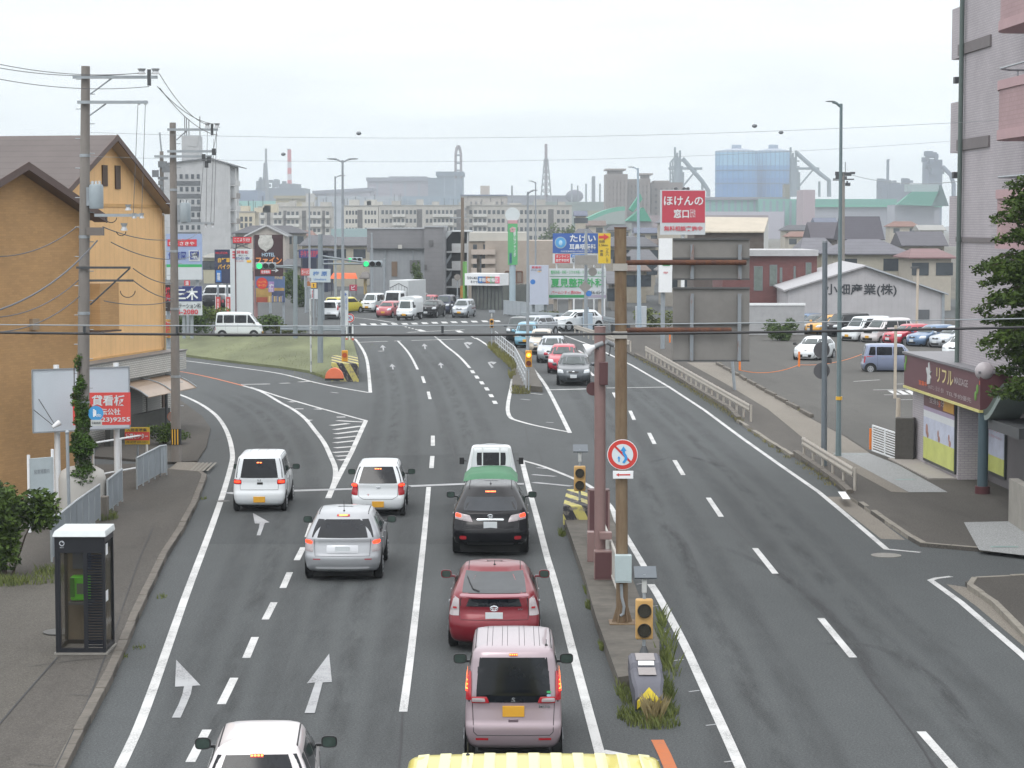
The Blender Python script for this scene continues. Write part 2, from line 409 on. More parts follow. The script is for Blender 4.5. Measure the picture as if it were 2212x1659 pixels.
for i in range(5): x, y = z5(1250 + 35 * i, 303 + 9 * i); wl.flat([G(x - 2.5, y, Z1), G(x + 1.5, y, Z1), G(x + 4, y + 1.6, Z1), G(x, y + 1.6, Z1)])
wl.flat([G(*z5(1390, 345), Z1), G(*z5(1440, 342), Z1), G(*z5(1500, 360), Z1), G(*z5(1440, 362), Z1)])
wl.flat([G(*z5(1790, 355), Z1), G(*z5(1840, 353), Z1), G(*z5(1885, 372), Z1), G(*z5(1830, 374), Z1)])
for i in range(4): x, y = z5(1570 + 14 * i, 403 + 11 * i); wl.flat([G(x - 2, y, Z1), G(x + 2, y, Z1), G(x + 4, y + 1.5, Z1), G(x, y + 1.5, Z1)])
for i in range(4): x, y = z5(1942 + 16 * i, 400 + 10 * i); wl.flat([G(x - 2, y, Z1), G(x + 2, y, Z1), G(x + 4, y + 1.5, Z1), G(x, y + 1.5, Z1)])
def dash(u0, v0, u1, v1, w=.15): ribbon(wl, [(u0, v0), (u1, v1)], w, Z1)
for d in [(912, 813, 917, 827), (925, 846, 929, 862), (935, 941, 935, 963), (934, 985, 932, 1011)]: dash(*d)
for u, v in [(1021, 803), (1030, 814.5), (1041, 827), (1051.5, 840), (1061, 854.6), (1069, 869)]: dash(u - 2, v - 3.2, u + 2, v + 3.2, .2)
for d in [(1990, 1580, 2078, 1680), (1773, 1335, 1843, 1420), (1631, 1184, 1675, 1239), (1530, 1075, 1558, 1116), (1457, 994, 1476, 1026), (1402, 935, 1414, 959), (1361, 887, 1370, 907), (1325, 848, 1333, 862), (1271, 800, 1283, 812), (1250, 757, 1261, 764), (1300, 822, 1306, 829)]: dash(*d)
for d in [(674, 1130, 664, 1160), (655, 1182, 641, 1210), (626, 1236, 611, 1270), (592, 1301, 573, 1338), (551, 1376, 532, 1421), (506, 1464, 478, 1521), (447, 1576, 411, 1646)]: dash(*d)
struct('road_markings', wl, LINEW)
wl = MB()                                                # worn paint: stop line, arrows
for a, b in [((492, 1066), (508, 1064)), ((629, 1060), (763, 1056)), ((885, 1050), (1007, 1045)), ((1116, 1045), (1132, 1045))]: ribbon(wl, [a, b], .42, .010)
ribbon(wl, [(1150, 1025), (1200, 1029)], .2, .01); ribbon(wl, [(1152, 1042), (1235, 1050)], .25, .01); ribbon(wl, [(1160, 1010), (1180, 1012)], .15, .01)
for i in range(7):
 v = 1262 + i * 46 + i * i * 3; ribbon(wl, [(1375 + i * 22 + i * i * 1.6, v), (1398 + i * 21 + i * i * 1.8, v - 3)], .05, .01)
for pts in [[(715, 847), (730, 849)], [(1125, 862), (1145, 864)], [(1180, 912), (1195, 913)], [(1640, 822), (1668, 820)]]: ribbon(wl, pts, .15, .01)
def zz3(x, y): return (x * .375, 1037 + y * .375)
wl.flat(GL([zz3(*p) for p in [(1015, 1035), (1155, 1182), (1108, 1185), (1100, 1230), (1075, 1290), (1040, 1368), (990, 1368), (1030, 1290), (1050, 1235), (1060, 1188), (1008, 1190)]], .012))
wl.flat(GL([zz3(*p) for p in [(1457, 190), (1553, 243), (1525, 247), (1516, 275), (1500, 318), (1478, 318), (1492, 275), (1495, 250), (1468, 250)]], .012))
wl.flat(GL([(711, 1412), (717, 1473), (697, 1474), (680, 1540), (658, 1540), (681, 1474), (663, 1476)], .012))
for hx, hy in [(827, 749), (847.5, 790), (917, 746), (952, 787)]:
 wl.flat(GL([(hx - 1, hy - 4), (hx + 7, hy + 2), (hx + 2, hy + 1.5), (hx + 3, hy + 8), (hx, hy + 8), (hx - 1, hy + 1.5), (hx - 6, hy + 2)], .012))
for ox, oy in [(1011 - 1062.6, 745 - 787), (0, 0)]:
 wl.flat(GL([(1019.6 + x * .1771 + ox, 656.7 + y * .1771 + oy) for x, y in [(190, 712), (235, 700), (302, 710), (262, 737), (240, 722), (218, 722), (267, 772), (236, 778)]], .012))
struct('worn_road_markings', wl, LINEF)
ol = MB(); ribbon(ol, smooth([(330, 795), (392, 803), (430, 810), (470, 819), (525, 833)]), .16, .01)
ribbon(ol, [(1420, 1598), (1436, 1630), (1452, 1668)], .2, .01); struct('orange_road_marking', ol, LINEO)
cl = MB()
for pts in [[(794, 850), (796, 914), (803, 985)], [(905, 800), (919, 829), (938, 866), (962, 920), (975, 960), (982, 985)], [(1378, 912), (1400, 934)], [(1418, 962), (1456, 994)], [(1480, 1030), (1510, 1063)], [(1855, 1430), (1906, 1500), (1972, 1585), (2040, 1690)], [(870, 1540), (862, 1660)], [(1160, 960), (1172, 1000)], [(1135, 920), (1142, 960)], [(1564, 1120), (1628, 1182)], [(1265, 880), (1300, 940)]]:
 q = smooth(pts, 6) if len(pts) > 2 else [tuple(pts[0][k] + (pts[1][k] - pts[0][k]) * t / 6 for k in (0, 1)) for t in range(7)]
 q = [(a + random.uniform(-.8, .8), b) for a, b in q]; ribbon(cl, q, .035, .006)
struct('road_seams', cl, M('tar_seam', '2c2d2f', .8, var=.2))
# ---- manhole covers
def manhole(u, v, r, label, mat, z=.0):
 p = G(u, v, z); m = MB(); m.tube([(p.x, p.y, z + .001), (p.x, p.y, z + .012)], r, 28); o = m.build('manhole_cover', mat); tag(o, label, 'manhole cover')
manhole(1914, 1200, .37, 'pale round manhole cover in the oncoming lanes by the side street', M('pale_iron', '77756f', .7, var=.3, sc=18))
manhole(130, 1365, .33, 'dark round manhole cover in the left pavement beside the phone booth', M('dark_iron', '4b4b49', .7, var=.3, sc=18), .15)
manhole(482, 1083, .2, 'small round drain cover beside the left edge line', MC['dark_iron'])
# ---- left sidewalk
KL = [(10, 1940), (148, 1659), (210, 1536), (244, 1472), (276, 1397), (300, 1337), (326, 1281), (360, 1209), (397, 1149), (424, 1097), (444, 1045), (447, 1034)]
slab('sidewalk', KL[:-1] + [(438, 1027), (362, 1022), (300, 1010), (-900, 1030), (-900, 1940)], .13, ASPH2)
def kerb(pts, w=.17, h=.15, mat=KERB, name='kerb', seg=1.0):
 """a row of kerb stones with open joints, one setting object"""
 p = [Vector((q.x, q.y)) for q in GL(pts, 0)]; mb = MB()
 for a, b in zip(p[:-1], p[1:]):
  L = (b - a).length; d = (b - a).normalized(); n = Vector((-d.y, d.x)); k = max(1, round(L / seg))
  for i in range(k):
   s = a + d * (L * i / k + .008); e_ = a + d * (L * (i + 1) / k - .008); j = random.uniform(-.008, .008); hh = h + random.uniform(-.012, .006)
   mb.prism([(s.x + n.x * j, s.y + n.y * j), (e_.x + n.x * j, e_.y + n.y * j), (e_.x + n.x * w, e_.y + n.y * w), (s.x + n.x * w, s.y + n.y * w)], -.02, hh)
 return struct(name, mb, mat, bevel=.012)
kerb(KL, .17, .15); kerb([(447, 1034), (438, 1027), (365, 1021)], .15, .145)
sheet('pavement', [(-500, 2100), (0, 1562), (124, 1420), (168, 1330), (124, 1262), (0, 1247), (-600, 1240)], .135, asphalt('pale_pavement', '524f4a', .18))
cj = MB(); ribbon(cj, [(-60, 1640), (0, 1562), (60, 1492), (124, 1420)], .03, .14); ribbon(cj, [(60, 1440), (170, 1425), (245, 1420)], .02, .14)
ribbon(cj, [(260, 1330), (196, 1500), (110, 1680)], .02, .14); ribbon(cj, [(330, 1140), (300, 1210), (262, 1320)], .02, .14)
for a, b in (((196, 1280), (285, 1283)), ((250, 1180), (345, 1182)), ((150, 1500), (215, 1503)), ((300, 1100), (405, 1102)), ((60, 1650), (130, 1655))): ribbon(cj, [a, b], .02, .141)
struct('pavement_joints', cj, MC['tar_seam'])
slab('sidewalk', [(426, 1000), (446, 968), (455, 928), (436, 902), (400, 875), (380, 862), (300, 850), (200, 990), (362, 1003)], .08, ASPH2)
sheet('paving', [(361, 1016), (383, 998), (420, 998), (457, 1002), (437, 1019)], .1, BEIGE)
tp = MB()
for i in range(5): u = 411 + i * 9; ribbon(tp, [(u, 1017), (u + 19, 999)], .08, .115)
struct('tactile_paving', tp, M('tactile_grey', '77746c', .9, var=.1))
# ---- grassy traffic island
slab('traffic_island', [(250, 727), (560, 728.5), (757, 733), (764, 745), (772, 775), (774, 800), (775, 824), (713, 822), (668, 806), (605, 796), (500, 784), (388, 769), (250, 755)], .14, MOSS)
slab('side_road', [(-200, 700), (440, 700), (600, 719), (740, 722), (740, 729.5), (560, 726), (-200, 724)], .012, asphalt('side_road_asphalt', '55554f', .1)) if 0 else None
# ---- right-hand sidewalk and its kerbs
KR1 = [(1369, 771), (1421, 797), (1495, 843), (1571, 890), (1590, 912)]; KR2 = [(1590, 912), (1604, 920), (1655, 955), (1708, 988)]
KR3 = [(1713, 986), (1770, 1026), (1809, 1055), (1828, 1073)]; KR4 = [(1828, 1073), (1895, 1120), (1962, 1166), (1988, 1181), (2115, 1192), (2260, 1200)]
slab('sidewalk', [(1300, 734)] + KR1 + KR2[1:] + KR3 + KR4[1:] + [(3100, 1210), (3100, 690), (1420, 690), (1330, 712)], .10, ASPH2)
def rev(p): return p[::-1]
kerb(KR1, .2, .24, seg=.6); kerb(KR2, .15, .11, M('pale_kerb', '8a857b', .9, var=.2, sc=5, k=.8)); kerb(KR3, .2, .22, seg=2); kerb(KR4, .16, .11, MC['pale_kerb'])
wk = MB(); q = GL([(1822, 1066), (1828, 1074)], 0); ribbon(wk, [(1818, 1062), (1829, 1078)], .22, .235); struct('white_kerb_end', wk, WHITE)
sheet('gutter', [(1785, 1073), (1828, 1073), (1895, 1120), (1955, 1166), (1903, 1164), (1850, 1122)], .004, BEIGE)
sheet('gutter', [(2045, 1262), (2085, 1268), (2155, 1312), (2300, 1425), (2212, 1396), (2110, 1310)], .004, BEIGE)
slab('sidewalk', [(2085, 1266), (2110, 1256), (2260, 1250), (3000, 1250), (3000, 1700), (2320, 1480), (2212, 1366), (2155, 1308)], .10, ASPH2)
kerb([(2320, 1480), (2212, 1366), (2155, 1308), (2102, 1272), (2112, 1257), (2260, 1250)], .14, .115, MC['pale_kerb'])
sheet('paving', [(1484, 783), (1544, 783), (1650, 845), (1755, 906), (1823, 942), (1878, 978), (1800, 978), (1858, 1003), (1963, 1064), (1925, 1062), (1779, 983), (1697, 915), (1659, 884), (1570, 830)], .104, BEIGE)
TILEW = tilem('pale_tile_paving', '9c9e9e', '6e7070', .3, .3, .01, .05, 0)
def tsheet(pts, z): return struct('tile_paving', MB().flat([(p.x, p.y, z) for p in GL(pts, z)]), asphalt('tile_paving_white', '8c8e8e', .06) if 'tile_paving_white' not in MC else MC['tile_paving_white'])
tsheet([(1798, 978), (1875, 978), (1938, 1003), (2047, 1063), (1963, 1063), (1828, 991)], .109)
tsheet([(2082, 1128), (2178, 1126), (2240, 1165), (2240, 1203), (2115, 1188)], .109)
tl = MB(); ribbon(tl, [(1800, 981), (1872, 981)], .12, .113); ribbon(tl, [(1935, 1036), (1976, 1035)], .22, .113); ribbon(tl, [(2140, 1181), (2200, 1181)], .22, .113); struct('drain_grates', tl, M('grate_green', '6f8480', .6, var=.2))
# ---- parking lot
sheet('parking_lot', [(1546, 782), (1652, 843), (1756, 904), (1825, 940), (1880, 976), (1960, 1005), (2600, 1005), (2700, 700), (1380, 700), (1380, 712)], .106, ASPH3)
pl = MB()
def z8b(x, y): return (1641.8 + x * .23507, 639.4 + y * .23507)
for a, b in [((860, 785), (1100, 770)), ((1040, 863), (1640, 850)), ((1140, 908), (1640, 905)), ((1250, 953), (1640, 950)), ((980, 515), (1110, 508)), ((1160, 340), (1240, 338)), ((1230, 810), (1600, 800))]:
 ribbon(pl, [z8b(*a), z8b(*b)], .15, .112)
for x in (1170, 1250, 1330, 1410): pl.flat(GL([z8b(x, 868), z8b(x + 45, 867), z8b(x + 120, 903), z8b(x + 65, 905)], .112))
struct('parking_lines', pl, LINEW)
ws = None; a = G(1548, 786, .11); b = G(1752, 901, .11)
for i in range(10):
 p = a.lerp(b, (i + .5) / 10 if i < 9 else .965); d = (b - a).normalized()
 m = MB(); L = (b - a).length / 10 * .40
 m.prism([(d.x * -L - d.y * .08, d.y * -L + d.x * .08), (d.x * L - d.y * .08, d.y * L + d.x * .08), (d.x * L + d.y * .08, d.y * L - d.x * .08), (-d.x * L + d.y * .08, -d.y * L - d.x * .08)], 0, .14)
 if i == 0: ws = m.build('kerb_stone', KERB, bevel=.02); o = ws
 else: o = ws.copy(); COL.objects.link(o)
 o.location = p; o.rotation_euler = (0, 0, random.uniform(-.04, .04))
 tag(o, '%s concrete block from the far end of the row edging the parking lot' % ['first', 'second', 'third', 'fourth', 'fifth', 'sixth', 'seventh', 'eighth', 'ninth', 'tenth, last'][i], 'kerb stone', 'concrete blocks edging the parking lot')
# ---- central reservation near the rusty pole
slab('median', [(1216, 1130), (1232, 1175), (1261, 1261), (1287, 1357), (1313, 1430), (1335, 1492), (1425, 1480), (1424, 1410), (1385, 1322), (1362, 1262), (1340, 1190), (1318, 1118), (1268, 1095)], .24, M('median_concrete', '5b5750', .9, var=.3, sc=2.5, bump=.4, k=.8))
slab('median', [(1056, 744), (1085, 765), (1110, 795), (1106, 843), (1172, 848), (1150, 797), (1128, 770), (1080, 742)], .28, MC['median_concrete'])
# ---- darker wheel tracks and oil drip bands worn into the lanes (real stains lying on the road)
def stainm(name, col, lo, hi, amt):
 m, n, b = MN(name); pos = n.nodes.new('ShaderNodeNewGeometry').outputs['Position']; q = N(n, 'ShaderNodeMapping'); q.inputs['Scale'].default_value = (1.6, .22, 1); n.links.new(pos, q.inputs[0])
 b.inputs['Base Color'].default_value = (*lin(col), 1); b.inputs['Roughness'].default_value = .85; f = mapr(n, noise(n, q.outputs[0], 1.4, 5, .7), lo, hi, 0, amt)
 a = n.nodes.new('ShaderNodeAttribute'); a.attribute_name = 'fade'; s = N(n, 'ShaderNodeMath', _operation='MULTIPLY'); n.links.new(f, s.inputs[0]); n.links.new(a.outputs['Fac'], s.inputs[1]); n.links.new(s.outputs[0], b.inputs['Alpha']); return m
def fadeband(name, lanes, w, z, mat):
 v = []; f = []; fd = []
 for pts in lanes:
  p = [Vector((q.x, q.y)) for q in GL(smooth(pts, 6), z)]; n = len(p); o = len(v)
  for i in range(n):
   t = (p[min(i + 1, n - 1)] - p[max(i - 1, 0)]).normalized(); nn = Vector((-t.y, t.x)); e_ = min(1, i / 4, (n - 1 - i) / 4)
   for k, (s, g_) in enumerate(((-1, 0), (-.4, 1), (.4, 1), (1, 0))): q = p[i] + nn * s * w / 2; v.append((q.x, q.y, z)); fd.append(g_ * e_)
  for i in range(n - 1):
   for k in range(3): a = o + i * 4 + k; f.append([a, a + 1, a + 5, a + 4])
 me = bpy.data.meshes.new(name); me.from_pydata(v, [], f); at = me.attributes.new('fade', 'FLOAT', 'POINT'); at.data.foreach_set('value', fd); me.materials.append(mat); o = bpy.data.objects.new(name, me); COL.objects.link(o); o['kind'] = 'structure'
def lanes_(base, offs): return [[(u + o_ * (v - 485) / 8.1, v) for u, v in base] for base in base_l for o_ in offs] if 0 else [[(u + o_ * (v - 485) / 8.1, v) for u, v in base] for o_ in offs]
LN = [[(350, 1900), (455, 1620), (545, 1330), (600, 1160), (622, 1040), (612, 960), (560, 890), (470, 845)], [(650, 1900), (715, 1620), (775, 1330), (812, 1160), (840, 1000), (855, 900), (850, 820), (822, 745)], [(1085, 1900), (1078, 1620), (1063, 1330), (1050, 1160), (1025, 1000), (990, 880), (950, 800), (900, 740)], [(1780, 1900), (1650, 1560), (1530, 1310), (1420, 1100), (1350, 960), (1290, 870), (1225, 780)], [(2330, 1900), (2080, 1560), (1820, 1290), (1650, 1100), (1510, 960), (1420, 880), (1310, 790)]]
fadeband('wheel_tracks', [l for b in LN for l in lanes_(b, (-.75, .75))], .75, .0045, stainm('wheel_track_stain', '3b3c3e', .25, .7, .26))
fadeband('oil_stains', [l for b in LN for l in lanes_(b, (0,))], .6, .0052, stainm('oil_stain', '2b2b2c', .42, .72, .36))
fadeband('tyre_marks', [[(1900, 1500), (1840, 1380), (1700, 1250), (1560, 1180)], [(2100, 1590), (2030, 1480), (1900, 1400), (1760, 1390)], [(1560, 1010), (1480, 985), (1400, 1000)], [(1500, 1290), (1480, 1180), (1430, 1130)]], .3, .0058, stainm('tyre_mark_stain', '303133', .3, .6, .28))
# ================================================================ BUILDINGS
class Face:
 """vertical wall plane through ground point c, running along angle a; maps photo pixels to (x, z) on it"""
 def __init__(s, c, a): s.c = Vector((c[0], c[1], 0)); s.a = a; s.r = Vector((math.cos(a), math.sin(a), 0)); s.n = Vector((-math.sin(a), math.cos(a), 0))
 def __call__(s, u, v, y=0.):
  d = ray(u, v); o = Vector((0, 0, CH)); k = (s.c + s.n * y - o).dot(s.n) / d.dot(s.n); p = o + d * k
  return (p - s.c).dot(s.r), p.z
def faceT(name, label, cat, F, group=None): return T(name, label, cat, F.c, F.a, group)
GF = M('window_frame', '6f7477', .5, .2, var=.05); WALLW = M('off_white_wall', 'b9bab8', .8, var=.07, sc=.5)
def window(t, x0, z0, x1, z1, y=-.03, gm=None, fm=None, fw=.06, mull=1, sub=True, name='window'):
 m = MB(); m.box(x0, y, z0, x1, y + .06, z1); f = m.build(name, fm or GF, t)
 if sub:
  w = (x1 - x0 - fw * (mull + 1)) / mull; g = MB()
  for i in range(mull): a = x0 + fw + i * (w + fw); g.box(a, y - .006, z0 + fw, a + w, y + .02, z1 - fw)
  g.build('pane', gm or GLASSB, f)
 return f
def dwin(t, x0, z0, x1, z1, y=-.03, mat=None, name='window'):
 m = MB(); m.box(x0, y, z0, x1, y + .05, z1); return m.build(name, mat or GLASSB, t)
def gable(F, t, x0, x1, ze, zr, depth, wall, roofm, trim, oh=.5, over=.45, z0=0, soffit=None):
 """gable wall on the face, ridge running back into depth"""
 xm = (x0 + x1) / 2; m = MB()
 m.extr([(x0, 0, z0), (x1, 0, z0), (x1, 0, ze), (xm, 0, zr), (x0, 0, ze)], (0, depth, 0)); m.build('wall', wall, t)
 s = (zr - ze) / (xm - x0); th = .14
 m = MB()
 for a, b in ((x0 - over, xm), (x1 + over, xm)):
  za = ze - s * over + .02; zb = zr + .02
  m.extr([(a, -oh, za), (b, -oh, zb), (b, -oh, zb + th), (a, -oh, za + th)], (0, depth + 2 * oh, 0))
 r = m.build('roof', roofm, t)
 m = MB()
 for a, b in ((x0 - over, xm), (x1 + over, xm)):
  za = ze - s * over; zb = zr; m.extr([(a, -oh - .05, za - .05), (b, -oh - .05, zb - .05), (b, -oh - .05, zb + th + .04), (a, -oh - .05, za + th + .04)], (0, .045, 0))
 m.build('barge_board', trim, r)
 if soffit:
  m = MB()
  for a, b in ((x0 - over, xm), (x1 + over, xm)):
   za = ze - s * over - .01; zb = zr - .01; m.extr([(a, -oh, za - .02), (b, -oh, zb - .02), (b, -oh, zb), (a, -oh, za)], (0, oh - .01, 0))
  m.build('soffit', soffit, r)
 return r
SHING = ribm('brown_shingle_roof', '5f5856', .22, horiz=True, depth=.22, rough=.85)
TANW = tilem('tan_brick_tile', 'b48f62', 'ac885c', .22, .07, .005, .07); OCHRE = ribm('ochre_siding', 'dfb47c', .45, depth=.10)
# ---- tan house, nearest on the left
F1 = Face(G(194, 1062), math.atan2(.9, .436))
t = faceT('house', 'tan brick-textured gabled house behind the blank billboard, nearest on the left', 'house', F1)
xp, zp = F1(63, 363, -.5); zc = F1(194, 466)[1]
gable(F1, t, 2 * xp, 0, zc, zp, 12, TANW, SHING, M('brown_barge', '5c4e4a', .7, var=.06), .45, .4, soffit=M('brown_soffit', '6f5d52', .8, var=.05))
a0, b0 = F1(194, 613, -.5); a1, b1 = F1(227, 713, -.5); m = MB(); m.box(-.1, -.55, b1, .85, .2, b0); m.build('bay', TANW, t)
m = MB(); m.box(-.15, -.6, b1 - .06, .9, .2, b1 - .01); m.build('bay_trim', M('brown_trim', '5a4a42', .7), t)
m = MB(); m.tube([(-.25, -.1, .1), (-.25, -.1, zc - .3)], .05, 8); m.build('downpipe', M('brown_pipe', '6b5648', .6), t)
for x, z in ((-2.6, 5.2), (-4.6, 3.4)): m = MB(); m.cbox((x, -.06, z), (.32, .12, .32)); m.build('vent_hood', M('vent_beige', '93836f', .6), t)
# ---- ochre house
F2 = Face(G(356, 922), math.atan2(.98, .21))
t = faceT('house', 'ochre ribbed-siding gabled house with two slit louvres and white brick ground floor', 'house', F2)
xp, zp = F2(255, 301, -.5); ze = F2(354, 455)[1]; zb = F2(354, 757)[1]
gable(F2, t, 2 * xp, 0, ze, zp, 13, OCHRE, SHING, MC['brown_barge'], .45, .25, z0=zb, soffit=M('ochre_soffit', 'a3917a', .8, var=.05))
for u0, u1, v0, v1 in ((220, 230, 357, 402), (248, 258, 358, 408)):
 x0, z0 = F2(u0, v1); x1, z1 = F2(u1, v0); dwin(t, x0, z0, x1, z1, -.05, M('brown_louvre', '4f3f35', .7, var=.2, sc=8), 'louvre')
m = MB(); z = F2(300, 445)[1]; m.box(2 * xp, -.03, z - .06, 0, .0, z + .06); m.build('trim_band', M('ochre_trim', 'c39a62', .7), t)
m = MB(); m.box(2 * xp, -.04, zb - .02, .02, .0, zb + .1); m.build('base_trim', M('ochre_trim', 'c39a62', .7), t)
WBR = tilem('white_brick', 'b9b8b3', '85847f', .24, .08, .012, .05)
m = MB(); m.box(2 * xp - 1, -.45, 0, .35, 12, zb - .35); m.build('ground_floor', WBR, t)
m = MB(); m.box(2 * xp - 1, -.75, zb - .75, .5, 12, zb - .02); p = m.build('parapet', WBR, t)
m = MB(); m.box(2 * xp - 1, -.8, zb - .02, .55, .02, zb + .03); m.build('flashing', M('grey_flashing', '6c6a69', .6), t)
for x0, x1, z1 in ((-3.1, -1.75, 1.95), (-5.6, -3.6, 1.9)): m = MB(); m.box(x0, -.5, .05, x1, -.44, z1); m.build('shutter', ribm('shutter_grey', '8c8c89', .09, True, .3), t)
m = MB(); m.tube([(-.15, -.1, zb), (-.15, -.1, ze - .2)], .05, 8); m.build('downpipe', M('ochre_pipe', 'a58e6e', .6), t)
dwin(t, -1.45, .9, -1.1, 1.6, -.49, MC['brown_louvre'], 'vent')
# carport roof by the ochre house
F3 = Face(G(300, 935), math.atan2(.98, .21)); t = faceT('canopy', 'brown translucent lean-to canopy on one post under the ochre house', 'canopy', F2)
m = MB(); c = [F2(282, 852, -.5), F2(360, 843, -.5), F2(322, 876, -1.6)]
for i in range(6):
 for j in range(2): pass
xa, xb = -6.3, -1.2
prof = [(-.5, 2.15), (-.85, 2.12), (-1.2, 2.02), (-1.5, 1.88), (-1.8, 1.68)]
for i in range(4): m.extr([(xa, prof[i][0], prof[i][1]), (xa, prof[i + 1][0], prof[i + 1][1]), (xa, prof[i + 1][0], prof[i + 1][1] + .03), (xa, prof[i][0], prof[i][1] + .03)], (xb - xa, 0, 0))
m.build('roof_sheet', M('brown_polycarbonate', '8f7a66', .3, var=.1), t)
m = MB(); m.tube([(-3.8, -1.55, 0), (-3.8, -1.55, 1.85)], .06, 8); m.build('post', STEELD, t)
for x in (xa, (xa + xb) / 2, xb): m = MB(); m.tube([(x, y, z + .05) for y, z in prof], .03, 6); m.build('rafter', GREYP, t)
m = MB(); m.box(-8.5, -1.2, 0, -2.5, -1.0, 1.0); o = m.build('low_wall', M('dark_wall', '3f403d', .9, var=.2), None); o.location = F2.c; o.rotation_euler = (0, 0, F2.a); tag(o, 'dark low retaining wall below the canopy of the ochre house', 'wall')
for i, (u, v) in enumerate(((328, 914), (278, 923))):
 p = G(u, v); p.x -= .3; t = T('traffic_cone', ('red cone standing right of the canopy post', 'red cone half hidden by the low white railing')[i], 'traffic cone', p, group='red cones by the ochre house')
 m = MB(); m.tube([(0, 0, .0), (0, 0, .03), (0, 0, .04), (0, 0, .7)], [.2, .2, .14, .03], 14); m.build('cone', M('cone_red', 'cc3a2c', .5, var=.05), t)
# ---- generic block with window grid
def block(name, label, cat, F, x0, x1, h, depth, wall, group=None, parapet=.0, pm=None):
 t = faceT(name, label, cat, F, group); m = MB(); m.box(x0, 0, 0, x1, depth, h); m.build('wall', wall, t)
 if parapet: m = MB(); m.box(x0 - .12, -.12, h - .02, x1 + .12, depth + .12, h + parapet); m.build('roof', pm or GREYP, t)
 return t
def Ymid(u, Y): return (P(u, 485, Y).x, Y)
# white seven-storey block on the left
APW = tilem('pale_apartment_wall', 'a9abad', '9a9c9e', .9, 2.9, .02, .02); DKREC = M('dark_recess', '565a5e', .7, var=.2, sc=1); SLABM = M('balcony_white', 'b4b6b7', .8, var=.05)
F = Face(Ymid(425, 440), -.0); t = faceT('apartment_block', 'pale seven-storey apartment block with side balconies behind the utility poles', 'apartment block', F)
x0 = F(352, 400)[0]; xm = F(430, 400)[0]; x1 = F(497, 400)[0]; x2 = F(511, 400)[0]; zt = F(460, 343)[1]; ze = F(497, 358)[1]; z0 = 0
m = MB(); m.extr([(x0, 0, 0), (x1, 0, 0), (x1, 0, ze), (F(463, 342)[0], 0, zt), (F(352, 350)[0], 0, F(352, 352)[1])], (0, 14, 0)); m.build('wall', APW, t)
m = MB(); m.extr([(x1 - 4, -.4, zt), (x1 + 1.6, -.4, ze - .3), (x1 + 1.6, -.4, ze - .1), (x1 - 4, -.4, zt + .2)], (0, 15, 0)); m.extr([(x0 - .3, -.5, zt - 1.2), (x1 - 4, -.5, zt + .0), (x1 - 4, -.5, zt + .25), (x0 - .3, -.5, zt - .95)], (0, 15, 0)); m.build('roof', M('grey_roof', '5d6063', .8), t)
for k in range(7):
 z = F(440, 399 + k * 27.5)[1] - .2
 if z < .5: continue
 if k % 2 == 0 or True:
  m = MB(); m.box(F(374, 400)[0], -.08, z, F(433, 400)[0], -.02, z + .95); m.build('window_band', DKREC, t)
 for i in range(5):
  xx = F(376, 400)[0] + i * 1.15; m = MB(); m.box(xx, -.14, z + .15 + 1.25, xx + .6, -.02, z + 2.3); m.build('window', GLASSB, t)
 m = MB(); m.box(x1 - .01, .4, z + .0, x2, 6, z + .15); m.box(x2 - .1, .4, z + .15, x2, 6, z + 1.1); m.build('balcony', M('balcony_brown', '7b7673', .8) if k % 2 else SLABM, t)
m = MB(); m.box(x2 - .25, .45, 0, x2 - .1, .6, ze - .5); m.build('column', SLABM, t)
a, b = F(391, 345), F(428, 293); m = MB(); m.box(a[0], 1, a[1] - 1, b[0], 6, b[1]); m.extr([(a[0] + .8, .9, b[1]), (b[0], .9, b[1]), (b[0] - .4, .9, b[1] - 2.2), (a[0] + 1.2, .9, b[1] - 2.0)], (0, .09, 0)); m.build('penthouse', APW, t)
m = MB()
for u, v in ((394, 250), (398, 254), (403, 256), (427, 250)): x, z = F(u, v); m.tube([(x, 3, z - 5), (x, 3, z)], .10, 5)
m.build('antennas', STEELD, t)
